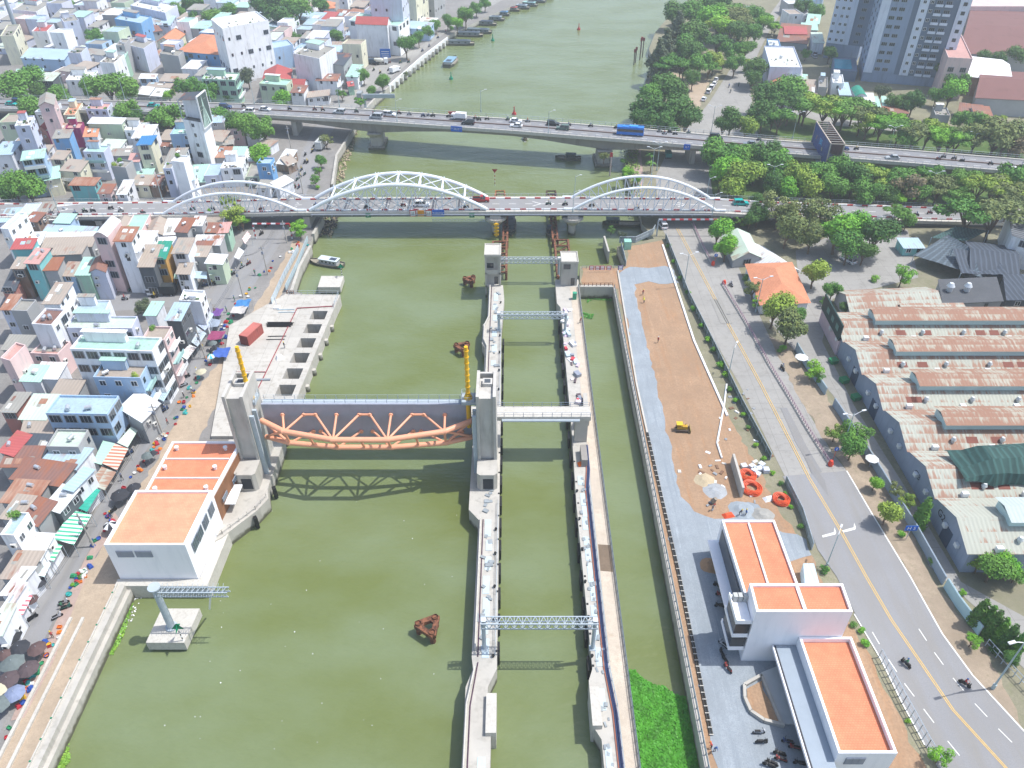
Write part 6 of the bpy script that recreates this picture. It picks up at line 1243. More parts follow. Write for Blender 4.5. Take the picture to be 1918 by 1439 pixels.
b = MB(); b.prism([a0 - kk * 1.4 - dd, a1 - kk * 1.4 + dd * .8, c1 + dd * .8, a1 + dd * .8 + kk * .1, a1 + dd * .5 - kk * .1, a0 - kk * .1 - dd], z0 - .6, z0 - .3); b.build('walkway', mat('#a7b0bf', .6, .05, 1), t)
c_ = (a0 + c1) / 2; MB().tube((c_.x, c_.y, ZR), (c_.x, c_.y, z0), .7, 12).build('post', steelg, t)
az = math.atan2(dd.y, dd.x)
for s, pos, zz, cm, sz in (('JBS', .5, 13.2, '#45b5e6', 2.6), ('//', .22, 12.6, '#b99a4a', 2.4), ('*', .62, 11.0, '#c7c98a', 3.4)): p = a0.lerp(a1, pos) - kk * .06; text(s, sz, 'lettering', mat(cm, .5), t, (p.x, p.y, zz), (R(90), 0, az))
p0 = (G(1640, 800, ZR)); 
zt5 = ZL + 17; A, B_, C = [G(320 + x / 11.07, 155 + y / 11.07, zt5) for x, y in ((245, 762), (632, 830), (790, 690))]; D = A + (C - B_)
hb = house(A, B_, C, D, ZL, zt5, 'W', 'g', 'flat', 'tall white tower house carrying a rooftop shelter and a billboard', 'tube_house', 'n', .6, False)
b = MB(); b.prism([A + (D - A) * .45, A.lerp(B_, .85) + (D - A) * .45, A.lerp(B_, .85) + (D - A) * .95, D], zt5, zt5 + 6.5); b.build('rooftop_room', wallm('w'), hb)
b = MB(); P = [A, B_, C, D]; b.face([(p.x, p.y, zt5 + (6.4, 7.6, 8.2, 7.0)[i]) for i, p in enumerate(P)]); b.face([(p.x, p.y, zt5 + (6.3, 7.5, 8.1, 6.9)[i]) for i, p in enumerate(P)][::-1]); b.build('rooftop_canopy', tinm('d'), hb)
b = MB()
for p in P: b.beam((p.x, p.y, zt5), (p.x, p.y, zt5 + 6.4), .25)
b.build('canopy_frame', steelg, hb)
d = (C - B_); d.z = 0; Lb = d.length; d.normalize(); nn_ = Vector((d.y, -d.x, 0)); bbd = empty('rooftop_billboard', (*((B_ + C) / 2)[:2], zt5 - 1), 'dark rooftop billboard with pale rays on the white tower house', 'billboard')
s0, s1 = B_ - d * .4 + nn_ * .35, C + d * .4 + nn_ * .35; MB().prism([s0, s1, s1 + nn_ * .3, s0 + nn_ * .3], zt5 - 2, zt5 + 8.6).build('panel', mat('#4b5a58', .6, .05, .5), bbd)
b = MB()
for z in (zt5 - 2.1, zt5 + 8.5): b.beam((s0.x + nn_.x * .2, s0.y + nn_.y * .2, z), (s1.x + nn_.x * .2, s1.y + nn_.y * .2, z), .4)
for p in (s0, s1): b.beam((p.x + nn_.x * .2, p.y + nn_.y * .2, zt5 - 2), (p.x + nn_.x * .2, p.y + nn_.y * .2, zt5 + 8.5), .4)
b.build('frame', white, bbd); b = MB(); o_ = nn_ * .36
def bp_(u, z): p = s0 + (s1 - s0) * u + o_; return (p.x, p.y, zt5 + z)
for u0, u1, ut in ((.05, .16, .42), (.2, .3, .43), (.36, .44, .45), (.52, .62, .46), (.7, .86, .47)): b.face([bp_(u0, -1.8), bp_(u1, -1.8), bp_(ut, 5.2)])
b.face([bp_(.36, 4.5), bp_(.5, 4.5), bp_(.42, 8.4)]); b.build('pale_rays', mat('#b9d4c8', .6), bbd)
for s, u, z in (('JANVILLE', .72, 6.6), ('GOLD', .18, 5.2), ('CENTER', .22, 3.9)):
    p = bp_(u, z); text('- -' , 1.4, 'lettering', mat('#d5d8c4', .6), bbd, p, (R(90), 0, math.atan2(d.y, d.x)))
# retail: graffiti wall, hoarding fences
def fence(pts, h, m, lab, nm='fence', th=.12, post=2.5, z=ZR, cat='fence', pm=None, panel=True, base=0):
    P = [G(*p, z) for p in pts]; t = empty(nm, (*((P[0] + P[-1]) / 2)[:2], z), lab, cat)
    if panel: MB().strip(P, th, z, z + h).build('panel', m, t)
    if base: MB().strip(P, .5, z, z + .25).build('base', concl, t)
    b = MB(); rail(b, P, h, post, r=.09); b.build('posts', pm or steelg, t); return t
fence([(1560, 760), (1620, 850), (1660, 915), (1712, 1000), (1765, 1095)], 2.1, mat('#8fa0ad', .8, .08, .3, 'wall', col2='#75869a'), 'long blue grey wall of the warehouse compound', 'compound_wall', .25, 5, cat='wall')
gw = fence([(1768, 1100), (1790, 1135), (1832, 1190)], 2.3, mat('#a7c9cf', .8, .06, .3), 'pale blue compound wall with big graffiti letters', 'graffiti_wall', .25, 20, cat='wall')
a, c = G(1768, 1100, ZR), G(1832, 1190, ZR); dd = (c - a).normalized(); n_ = Vector((dd.y, -dd.x, 0)); n_ = n_ if n_.x < 0 else -n_; mm = a.lerp(c, .58) + n_ * .15
text('PRO', 3.0, 'graffiti', mat('#23242b', .8), gw, (mm.x, mm.y, ZR + 1.15), (R(90), 0, math.atan2(dd.y, dd.x)), .02); mm += n_ * .05; text('PRO', 2.5, 'graffiti', mat('#b9b5b3', .8), gw, (mm.x, mm.y, ZR + 1.15), (R(90), 0, math.atan2(dd.y, dd.x)), .02)
fence([(1845, 1210), (1885, 1255), (1960, 1335)], 1.8, steelg, 'open steel fence at the lower right below the graffiti wall', post=1.2, panel=False)
fence([(1490, 655), (1512, 692), (1545, 740)], 2.1, mat('#9fb6bd', .8, .08, .4, 'wall'), 'short pale blue wall at the compound gate', 'compound_wall', .25, 5, cat='wall')
fence([(1645, 1232), (1690, 1318), (1735, 1400), (1760, 1440)], 2.2, steelg, 'temporary steel mesh fence beside the near road edge', 'site_fence', post=1.1, panel=False)
fence([(1246, 448), (1290, 560), (1340, 660), (1388, 760), (1442, 862)], 1.9, mat('#5c6a60', .8, .15, .6), 'dark hoarding between the dirt field and the road', 'site_fence', .06)
fence([(1470, 905), (1500, 965), (1520, 1030)], 1.9, mat('#8c9792', .8, .15, .6), 'patched tin hoarding behind the orange pipe coils', 'site_fence', .06)
fence([(560, 470), (534, 520), (510, 572)], 2.0, mat('#c9d6da', .6, .08, .5, 'tin', col2='#8aa0a8', amt=.2), 'pale tin fence between the street and the quay path', 'site_fence', .06)
fence([(577, 452), (558, 500), (536, 545)], 1.8, mat('#a9bcc0', .6, .1, .5), 'narrow grey fence along the river edge of the path', 'site_fence', .06, post=1.6)
fence([(1160, 455), (1190, 455), (1222, 440), (1226, 432)], 2, mat('#8c979c', .6, .1, .5), 'grey tin fence at the river end of the building site', 'site_fence', .06)
fence([(1163, 462), (1172, 499)], 1.6, mat('#6d7d7a', .6, .1, .5), 'thin fence on the quay edge by the green hut', 'site_fence', .06)
fence([(545, 60), (640, 86), (712, 96)], 3, mat('#8fb0a8', .8, .08, .3), 'long pale green hoarding round the far dirt lots', 'hoarding', .1, 6, ZL)
b = fence([(1297, 420), (1316, 463), (1334, 497)], 1.0, white, 'white median railing of the road near the arch bridge', 'median_railing', .06, .9, pm=mat('#a98c98'), panel=False, base=1); b = fence([(1352, 532), (1395, 603), (1440, 684), (1478, 746), (1513, 806), (1552, 868)], 1.0, white, 'long white median railing along the middle of the road', 'median_railing', .06, .9, pm=mat('#a98c98'), panel=False, base=1)
# ================================================================ TREES AND PLANTS
def leafcloud(lobes, n, s, rn_, flat=1.0, shell=.55):
    b = MB()
    tot = sum(l[3] ** 2 for l in lobes)
    for (x, y, z, r) in lobes:
        for _ in range(int(n * r * r / tot)):
            th = rn_.uniform(0, 6.283); u = rn_.uniform(-.55, 1); q = math.sqrt(max(0, 1 - u * u)); rr_ = r * rn_.uniform(shell, 1.08)
            if rn_.random() < .06: rr_ *= 1.18
            p = Vector((x + q * math.cos(th) * rr_, y + q * math.sin(th) * rr_, z + u * rr_ * flat))
            nn = Vector((q * math.cos(th), q * math.sin(th), u + .35)) + Vector((rn_.uniform(-1, 1), rn_.uniform(-1, 1), rn_.uniform(-1, 1))) * .75; nn.normalize()
            t = nn.orthogonal().normalized(); w_ = nn.cross(t); a = rn_.uniform(0, 6.28); t, w_ = t * math.cos(a) + w_ * math.sin(a), w_ * math.cos(a) - t * math.sin(a); sz = s * rn_.uniform(.6, 1.35)
            b.face([p - t * sz, p - w_ * sz * .55, p + t * sz, p + w_ * sz * .55])
    return b
bark = mat('#6b5a4a', .9, .2, 1.5)
def make_tree(seed, kind):
    q = random.Random(seed); R_ = 5.0; lobes = []
    if kind == 'round': hgt = 9; [lobes.append((q.uniform(-2.6, 2.6), q.uniform(-2.6, 2.6), q.uniform(4.6, 8.0), q.uniform(1.5, 2.7))) for _ in range(11)]; n, s, fl = 3800, .34, .85
    elif kind == 'flat': hgt = 9; [lobes.append((q.uniform(-3.4, 3.4), q.uniform(-3.4, 3.4), q.uniform(6.2, 8.2), q.uniform(1.2, 2.4))) for _ in range(13)]; n, s, fl = 3200, .33, .38
    elif kind == 'sparse': hgt = 9; [lobes.append((q.uniform(-3.2, 3.2), q.uniform(-3.2, 3.2), q.uniform(4.0, 8.6), q.uniform(1.0, 1.9))) for _ in range(14)]; n, s, fl = 1900, .32, .7
    elif kind == 'pine': hgt = 12; [lobes.append((q.uniform(-1.5, 1.5) * (1 - k / 16), q.uniform(-1.5, 1.5) * (1 - k / 16), 2 + k * .8, 2.2 * (1 - k / 15))) for k in range(12)]; n, s, fl = 3000, .4, 1
    elif kind == 'cypress': hgt = 8; [lobes.append((q.uniform(-.2, .2), q.uniform(-.2, .2), .9 + k * .7, 1.25 * (1 - (k / 11) ** 1.6) + .1)) for k in range(10)]; n, s, fl = 2600, .26, 1
    elif kind == 'bush': hgt = 2.4; [lobes.append((q.uniform(-.8, .8), q.uniform(-.8, .8), q.uniform(.7, 1.6), q.uniform(.6, 1.1))) for _ in range(6)]; n, s, fl = 700, .2, .9
    c = leafcloud(lobes, n, s, q, fl)
    t = MB(); zt = {'bush': .7, 'cypress': 1.2, 'pine': 10}.get(kind, 4.5)
    t.tube((0, 0, -.3), (q.uniform(-.3, .3), q.uniform(-.3, .3), zt * .6), .32 if kind != 'bush' else .08, 8, 0, .22 if kind != 'bush' else .06, cap=False)
    for l in lobes[:8]:
        if kind in ('cypress', 'pine', 'bush'): break
        t.tube((0, 0, zt * .5), (l[0] * .5, l[1] * .5, (l[2] + zt * .5) / 2), .18, 6, 0, .12, cap=False); t.tube((l[0] * .5, l[1] * .5, (l[2] + zt * .5) / 2), (l[0], l[1], l[2]), .12, 5, 0, .04, cap=False)
    if kind == 'cypress': t.tube((0, 0, 0), (0, 0, 6), .15, 6, 0, .05)
    if kind == 'pine': t.tube((0, 0, 0), (0, 0, 10), .3, 7, 0, .06)
    lm = mat('#4d6b2d', .75, .25, .5, 'leaf')
    return [('crown', c.mesh('crown', [lm]), []), ('trunk', t.mesh('trunk', [bark]), [])]
TP = {k: [make_tree(100 + i * 7 + len(k), k) for i in range(3)] for k in ('round', 'flat', 'sparse', 'pine', 'cypress', 'bush')}
b = MB(); qp = random.Random(4)
for k in range(13):
    a = k * 2.4; pr = Vector((0, 0, 4.2)); el = qp.uniform(.2, .9)
    for s in range(6):
        t = (s + 1) / 6; p = Vector((math.cos(a) * 2.6 * t, math.sin(a) * 2.6 * t, 4.2 + el * 1.6 * math.sin(t * 2.4) - t * t * 1.0)); w_ = Vector((-math.sin(a), math.cos(a), -.5)) * .42 * (1.15 - t); w2_ = Vector((-math.sin(a), math.cos(a), .5)) * .42 * (1.15 - t)
        b.quad(pr, pr + w_, p + w_, p); b.quad(pr, p, p - w2_, pr - w2_); pr = p
PALM = [('crown', b.mesh('crown', [mat('#5b7a35', .6, .2, .5, 'leaf')]), []), ('trunk', MB().tube((0, 0, -.2), (.2, 0, 4.3), .2, 7, 0, .15).mesh('trunk', [bark]), [])]
LC = dict(d=('#40682c', 'dark green'), m=('#528234', 'mid green'), b=('#66a02f', 'bright green'), y=('#78953a', 'yellowish green'), o=('#647444', 'olive'), c=('#4e5d48', 'grey green'), w=('#6d6750', 'brownish'))
TN = dict(round='leafy_tree', flat='rain_tree', sparse='young_tree', pine='casuarina', cypress='columnar_tree', bush='shrub', palm='palm_tree')
TL = dict(round='rounded tree', flat='flat topped rain tree', sparse='sparse open tree', pine='feathery casuarina', cypress='tall columnar tree', bush='low bushy shrub', palm='small palm')
rt = random.Random(33)
def trees(s, zone, z=ZR, grp=None):
    L_ = s.split()
    if 'belt' in zone or 'bridges on the right' in zone or 'riverside park' in zone:
        for it in L_[:]:
            f = it.split(',')
            if rt.random() < .6: L_.append(f"{float(f[0]) + rt.uniform(12, 26):.0f},{float(f[1]) + rt.uniform(-9, 9):.0f},{float(f[2]) * rt.uniform(.6, .95):.0f},{rt.choice(('fm', 'fy', 'fb', f[3]))}")
    for it in L_:
        f = it.split(','); x, y, r = map(float, f[:3]); k = f[3] if len(f) > 3 else 'rm'
        kind = dict(r='round', f='flat', s='sparse', p='pine', c='cypress', u='bush', a='palm')[k[0]]; cc = k[1] if len(k) > 1 else 'm'
        base = {'round': 3.6, 'flat': 4.1, 'sparse': 3.7, 'pine': 2.3, 'cypress': 1.25, 'bush': 1.6, 'palm': 2.6}[kind]; zc = {'round': 6.2, 'flat': 7.0, 'sparse': 6.2, 'pine': 6.5, 'cypress': 3.6, 'bush': 1.2, 'palm': 4.2}[kind]
        p = G(x, y, z + 4); sc = r / PX(p)[2] / base; sc = max(.28, min(2.0, sc)); scz = sc if sc < 1.15 else 1.15 + (sc - 1.15) * .5
        p = G(x, y, z + zc * scz); P = PALM if kind == 'palm' else rt.choice(TP[kind])
        lm = mat(LC[cc][0], .75, .22, .5, 'leaf'); h = scz * 9
        place(P, TN[kind], (p.x, p.y, z), rt.uniform(0, 6.28), f"{LC[cc][1]} {TL[kind]} {zone}", 'shrub' if kind == 'bush' else 'tree', grp or 'trees ' + zone, (sc, sc, scz), {'crown': {0: lm}})
trees('1325,35,34,rb 1300,60,28,rd 1270,50,24,pc 1248,85,26,pc 1235,105,20,pc 1262,22,22,rd 1285,85,22,rm 1300,20,22,rm 1340,8,24,rd 1370,32,20,ro 1395,46,18,ro 1412,30,16,rm 1345,76,22,fd 1366,92,16,rm 1292,98,20,rd 1252,117,22,fm 1282,120,18,fm 1310,118,20,rm 1338,112,16,ry 1377,118,15,rm 1396,92,14,rm 1416,62,14,rm 1430,42,12,rb 1385,60,18,rd 1350,50,20,rb', 'in the riverside park beyond the far bridge')
trees('1245,168,26,rd 1215,205,28,rd 1262,205,32,rd 1238,228,26,rd 1285,225,22,rd 1205,228,18,rd 1272,175,20,rd 1298,147,13,rd 1225,180,20,rm 1195,210,9,um 1197,180,9,ud', 'of the dense riverside clump by the far bridge')
trees('1413,128,20,rd 1412,148,13,rd 1370,222,22,rd 1398,236,18,ry 1355,235,15,rd', 'beside the big road beyond the far bridge')
trees('1440,178,26,rd 1470,172,28,rm 1482,190,30,fd 1512,192,28,fm 1548,196,30,fy 1585,200,30,fm 1618,210,28,fo 1628,226,22,sy 1655,228,24,fb 1688,238,24,fm 1715,245,26,fo 1742,240,26,fy 1768,252,26,fb 1795,255,24,fm 1832,252,28,so 1872,252,34,ro 1900,262,30,sw 1860,230,16,sy 1825,225,18,rm 1800,222,14,rm 1765,262,20,fm 1690,262,18,fm 1430,212,24,rd 1462,215,22,fm 1912,245,20,ro', 'in the belt beyond the far bridge')
trees('1678,190,15,rd 1712,188,18,rd 1772,130,18,rd 1782,172,20,rb 1792,152,18,rm 1755,180,12,rm 1555,98,12,rd 1562,122,10,um 1575,130,8,ud 1840,108,14,rd 1870,110,14,rd 1905,105,16,rd 1510,100,8,rm 1650,172,12,rc 1448,48,9,rm 1505,12,14,rd 1530,20,14,rm', 'round the apartment towers')
trees('1340,284,28,rm 1372,290,30,fm 1352,322,26,rb 1388,328,28,ry 1372,348,22,ry 1432,290,28,rd 1458,312,26,rm 1492,325,24,ry 1512,345,24,ry 1535,320,26,fm 1572,312,22,rm 1602,330,26,rd 1562,350,22,rm 1638,326,28,fy 1672,332,28,fm 1622,356,22,rm 1702,346,26,sw 1738,322,24,fm 1762,346,26,fo 1802,332,24,fm 1838,342,28,fy 1878,352,32,fo 1902,332,28,rm 1790,362,22,fm 1668,362,18,rd 1718,362,18,rm 1478,352,20,rb 1448,345,20,rd 1415,318,18,rd', 'between the two bridges on the right')
trees('1600,292,12,am 1640,300,12,am 1690,310,12,am 1740,318,12,am 1830,322,12,am 1850,325,12,am 1480,380,10,am 1218,290,12,am 1220,306,12,am 1660,350,12,am 1585,345,12,am', 'between the two bridges', grp='palms between the bridges')
trees('1345,432,20,rb 1362,460,20,rb 1462,388,28,so 1500,402,30,so 1478,425,26,ro 1538,398,26,so 1572,430,32,rb 1602,420,26,rb 1640,438,28,rd 1592,460,24,rm 1620,470,18,rd 1522,442,22,ro 1682,398,20,fm 1700,412,14,rm 1422,398,18,rd 1405,412,14,rd 1822,392,40,fm 1868,398,42,fo 1896,380,28,fo 1448,352,16,rm 1418,376,14,rd 1388,412,10,sm', 'just south of the arch bridge')
trees('1412,540,15,so 1420,565,10,sb 1452,578,26,ry 1480,605,28,ro 1466,650,9,ub 1528,508,22,ry 1560,542,15,rm 1586,578,11,rd 1638,522,9,ub 1692,514,17,sb 1400,520,9,um 1545,565,8,sm 1500,590,12,rm', 'round the orange roofed house')
trees('1522,690,16,sb 1532,706,10,sm 1566,808,16,sy 1605,808,22,sm 1598,838,20,rm 1640,904,13,rb 1680,918,13,so 1664,958,22,ry 1700,938,13,sy 1730,962,13,cm 1748,1052,9,um 1690,1000,9,ub 1460,655,8,um', 'along the compound wall')
trees('1862,1062,26,rm 1838,1052,20,ry 1885,1055,22,rb 1905,1075,16,rm', 'by the corner of the nearest warehouse')
trees('1836,1148,13,cd 1850,1158,12,cm 1862,1170,13,cd 1876,1182,12,cm 1890,1196,13,cd 1906,1210,12,cm 1822,1200,13,sb 1898,1235,14,rd 1862,1215,12,ud 1805,1110,8,ub', 'beside the graffiti wall')
trees('1622,1206,11,ub 1612,1180,9,ub 1546,1066,11,um 1762,1415,18,sb 1598,1170,8,um 1700,1350,6,ub', 'on the verge left of the near road')
trees('1252,460,6,um 1262,490,6,ub 1275,520,7,um 1288,548,7,um 1300,578,7,ub 1315,610,7,ub 1325,635,8,ub 1338,655,8,um 1350,682,10,ub 1358,700,8,ub 1368,728,8,um 1378,750,7,ub 1392,775,7,ub 1402,800,6,um 1415,832,7,ub 1430,858,6,ub 1448,885,6,ub 1462,905,6,um 1470,925,6,ub 1482,950,6,ub 1500,985,7,um', 'along the site hedge', grp='shrubs of the site hedge')
trees('30,160,28,rm 52,150,22,rm 72,168,14,rd 112,178,18,rm 55,206,20,rm 172,160,20,rm 202,162,26,rm 242,168,22,rm 236,208,20,rm 252,222,14,rd 310,218,25,rm 350,162,18,rm 386,170,18,rm 316,178,10,rb 412,224,22,rm 440,230,20,rd 465,236,20,rm 492,240,20,rm 530,186,16,rb 463,142,14,rc 280,228,12,rm 430,185,9,sm', 'along the approach of the far bridge', ZL)
trees('345,272,14,sy 22,342,24,rm 52,350,26,rm 8,362,18,rd 490,288,18,rb 475,285,10,rb 265,360,6,um 440,400,20,sy 428,382,16,sy 452,412,14,sb 556,424,14,fb 562,437,9,sb 268,574,14,rc 600,300,10,rm 597,320,8,sm 590,336,9,sm 610,262,11,so 675,190,9,sb 595,350,6,ub', 'between the bridges on the left bank', ZL)
trees('100,10,10,rm 126,8,11,rm 330,18,13,rm 352,8,14,rd 370,32,13,rm 392,34,15,rm 430,22,16,rm 376,4,12,rm 402,46,9,rb 176,66,13,rm 190,72,9,rb 344,92,8,rb 356,110,9,rm 215,62,8,rm 60,25,8,rc', 'among the far left houses', ZL)
trees('500,8,26,rd 530,28,26,rd 558,12,24,rm 522,-6,26,rd 598,6,14,rm 631,68,12,rm 548,70,10,rm 562,74,8,rd 760,84,15,rm 784,70,11,rm 800,58,10,rm 816,48,9,rm 838,38,11,rm 856,44,10,rb 872,28,13,rm 866,34,9,ry 892,14,10,rm 908,4,10,rm 680,140,11,rm 716,152,13,rm 697,170,9,rm 664,96,9,so 656,114,8,sb 640,175,9,sm 845,52,6,ub 760,138,6,uo 720,40,8,um', 'on the far left riverside', ZL)
trees('1175,322,10,rb 1168,302,7,um 1132,292,9,so 1195,335,8,rb 1172,398,6,um 1178,392,9,rd 1200,262,6,um 1145,430,7,sd 1165,440,8,sc 1215,305,6,um', 'at the water edge of the right bank')
trees('150,1080,6,um 135,1095,5,ub 95,770,5,ub 225,760,6,ub 85,700,9,rm 158,935,7,ub 75,975,6,ub 115,985,6,ub 100,965,6,ub 345,665,5,ub 330,660,5,ub', 'among the market houses', ZL)
qh = random.Random(8)
for h in [o for o in COL.objects if o.parent is None and o.get('category') == 'house' and 70 < o.location.y < 330 and o.location.x < 0]:
    rf = [c for c in h.children if c.name.startswith('roof') and 'roof_' not in c.name]
    if not rf or qh.random() > .3: continue
    V = rf[0].data.vertices; zt_ = max(v.co.z for v in V)
    if max(v.co.z for v in V) - min(v.co.z for v in V) > .3: continue
    for _ in range(qh.randint(1, 3)): v = V[qh.randrange(len(V))].co; P = qh.choice(TP['bush']); s = qh.uniform(.3, .75); o = addc('roof_plants', P[0][1], h, (h.location.x + v.x * .75, h.location.y + v.y * .75, h.location.z + zt_), qh.uniform(0, 6), (s, s, s)); recol(o, {'c': {0: mat(LC[qh.choice('mby')][0], .75, .22, .5, 'leaf')}}, 'c')
# water hyacinth, floating plants
def plants(name, poly, n, s, m, lab, z=.02, seed=1, h=.35):
    W_ = [G(*p, 0) for p in poly]; W2 = [(p.x, p.y) for p in W_]; q = random.Random(seed); b = MB(); x0, x1 = min(p[0] for p in W2), max(p[0] for p in W2); y0, y1 = min(p[1] for p in W2), max(p[1] for p in W2); k = 0; tries = 0
    while k < n and tries < n * 12:
        tries += 1; p = (q.uniform(x0, x1), q.uniform(y0, y1))
        if not inside(p, W2): continue
        k += 1; c = Vector((*p, z + q.uniform(.02, h))); nn = Vector((q.uniform(-.7, .7), q.uniform(-.7, .7), 1)).normalized(); t = nn.orthogonal().normalized(); w_ = nn.cross(t); a = q.uniform(0, 6.28); t, w_ = t * math.cos(a) + w_ * math.sin(a), w_ * math.cos(a) - t * math.sin(a); sz = s * q.uniform(.6, 1.4)
        b.face([c - t * sz, c - w_ * sz * .7, c + t * sz, c + w_ * sz * .7])
    return b.build(name, m, label=lab, cat='water plants', kind='stuff')
hy = mat('#357f1d', .6, .35, .5, 'leaf', col2='#4f9a2c')
plants('water_hyacinth', [(1178, 1256), (1190, 1258), (1200, 1270), (1222, 1284), (1245, 1288), (1262, 1302), (1285, 1308), (1292, 1322), (1325, 1460), (1200, 1460)], 15000, .2, hy, 'dense mat of bright green water hyacinth in the canal', .05, 3)
sheet('hyacinth_bed', [(1182, 1264), (1200, 1276), (1245, 1294), (1285, 1314), (1318, 1460), (1203, 1460)], .06, mat('#2c5a18', .9, .2, .5), 'dark green underside of the hyacinth mat', 'water plants', kind='stuff')
plants('floating_weed', [(1090, 545), (1148, 545), (1147, 565), (1110, 562), (1100, 568)], 700, .2, hy, 'green weed floating at the far end of the canal', .02, 4, .2); plants('floating_weed', [(1092, 585), (1112, 590), (1108, 598), (1094, 596)], 160, .2, hy, 'small raft of green weed in the canal', .02, 5, .2)
plants('floating_weed', [(236, 1118), (250, 1130), (232, 1190), (212, 1226), (196, 1228), (216, 1180)], 900, .2, mat('#6f9a3a', .6, .25, .8, 'leaf'), 'green weed drifting along the river wall, upper patch', .02, 6, .15); plants('floating_weed', [(108, 1392), (126, 1378), (132, 1425), (112, 1450), (84, 1450)], 700, .2, mat('#6f9a3a', .6, .25, .8, 'leaf'), 'green weed drifting along the river wall, bottom left corner', .02, 7, .15)
plants('floating_litter', [(240, 1112), (265, 1120), (246, 1165), (226, 1195), (212, 1195)], 110, .16, white, 'white litter floating by the river wall', .02, 8, .1)
plants('drifting_litter', [(480, 900), (860, 930), (830, 1420), (200, 1420), (330, 1230), (470, 980)], 36, .1, white, 'scattered white specks of litter drifting on the open river', .02, 9, .05)
plants('bank_weeds', [(1172, 265), (1192, 262), (1200, 400), (1190, 430), (1176, 350), (1166, 315)], 900, .4, mat('#5b7a35', .7, .25, .8, 'leaf'), 'scrubby weeds on the right river bank', 3.0, 10, .8)
# ================================================================ VEHICLES
def lathe_wheel(r, w_): b = MB(); b.tube((0, -w_ / 2, 0), (0, w_ / 2, 0), r, 12); return b
TYRE = lathe_wheel(.34, .24).mesh('tyre', [black]); RIM = lathe_wheel(.2, .26).mesh('rim', [mat('#a9adb0', .4, .05, 2)])
def car_proto(kind):
    L, W, Hb, Hc = {'sedan': (4.5, 1.8, .75, 1.42), 'suv': (4.7, 1.9, .95, 1.8), 'van': (4.9, 1.9, 1.0, 2.0), 'pickup': (5.2, 1.9, .95, 1.8)}[kind]; b = MB(); g = MB()
    prof = [(-L / 2, .3), (L / 2, .3), (L / 2, Hb * .75), (L / 2 - .15, Hb * .95), (L * .22, Hb + .05), (-L / 2 + .1, Hb + .05), (-L / 2, Hb * .8)]
    def slab(prof, w0, w1, B, m=0):
        a = [(x, -w0 / 2 if z < Hb else -w1 / 2, z) for x, z in prof]; c = [(x, w0 / 2 if z < Hb else w1 / 2, z) for x, z in prof]; n = len(prof)
        B.face(a, m); B.face(c[::-1], m)
        for i in range(n): j = (i + 1) % n; B.quad(a[j], a[i], c[i], c[j], m)
    slab(prof, W, W, b)
    xr = {'sedan': (-L * .40, L * .22), 'suv': (-L * .48, L * .24), 'van': (-L * .48, L * .34), 'pickup': (-L * .06, L * .26)}[kind]
    a, c = xr; top = [(a + (.45 if kind == 'sedan' else .15), Hc), (c - .75, Hc)]; g.v, g.f, g.m = [], [], []
    lo = [(a, -W / 2 + .05, Hb + .04), (c, -W / 2 + .05, Hb + .04), (c, W / 2 - .05, Hb + .04), (a, W / 2 - .05, Hb + .04)]; hi = [(top[0][0], -W / 2 + .22, Hc), (top[1][0], -W / 2 + .22, Hc), (top[1][0], W / 2 - .22, Hc), (top[0][0], W / 2 - .22, Hc)]
    for i in range(4): j = (i + 1) % 4; g.quad(lo[i], lo[j], hi[j], hi[i])
    rf = [(x, y, Hc) for x, y, z in hi]; b.face(rf); r2 = [(x * 1.0, y * 1.03, Hc + .05) for x, y, z in hi]; b.face(r2)
    for i in range(4): j = (i + 1) % 4; b.quad(rf[i], rf[j], r2[j], r2[i])
    for s in (-1, 1):    # pillars
        for x in (a + .1, (a + c) / 2 - .1): b.beam((x, s * (W / 2 - .06), Hb), (x * .9 + .1, s * (W / 2 - .2), Hc), .1)
    wh = [('wheel', TYRE, [('rim', RIM, [])], (x, s * (W / 2 - .1), .34)) for x in (-L * .3, L * .31) for s in (-1, 1)]
    hl = MB().box((0, 0, 0), (.08, .35, .18)).mesh('headlight', [mat('#e9ecec', .2, .02, 2)]); tl = MB().box((0, 0, 0), (.08, .3, .2)).mesh('tail_light', [red])
    if kind == 'pickup': b.box((-L * .28, 0, Hb + .02), (L * .4, W - .25, .04), 1); [b.box((-L * .28, s * (W / 2 - .06), Hb + .03), (L * .42, .1, .25), 0) for s in (-1, 1)]
    return [('body', b.mesh('body', [white, black]), []), ('windows', g.mesh('windows', [gl]), [])] + wh + [('headlight', hl, [], (L / 2 - .01, s * (W / 2 - .3), Hb * .62)) for s in (-1, 1)] + [('tail_light', tl, [], (-L / 2 + .0, s * (W / 2 - .25), Hb * .65)) for s in (-1, 1)]
CAR = {k: car_proto(k) for k in ('sedan', 'suv', 'van', 'pickup')}
CC = dict(white='#e3e5e6', black='#22252a', silver='#a9afb3', navy='#27406b', teal='#16a39c', red='#a12f2d', green='#5b6f66', grey='#777f88')
def car(x, y, kind, col, rz, zone, ongrp, loc=None):
    p = loc or G(x, y, ZR); return place(CAR[kind], 'pickup_truck' if kind == 'pickup' else kind if kind == 'van' else 'parked_car' if 'parked' in zone else 'car', p, rz, f"{col} {dict(sedan='sedan', suv='tall car', van='van', pickup='pickup truck')[kind]} {zone}", 'pickup' if kind == 'pickup' else 'car', ongrp, 1, {'body': {0: mat(CC[col], .3, .03, 1)}})
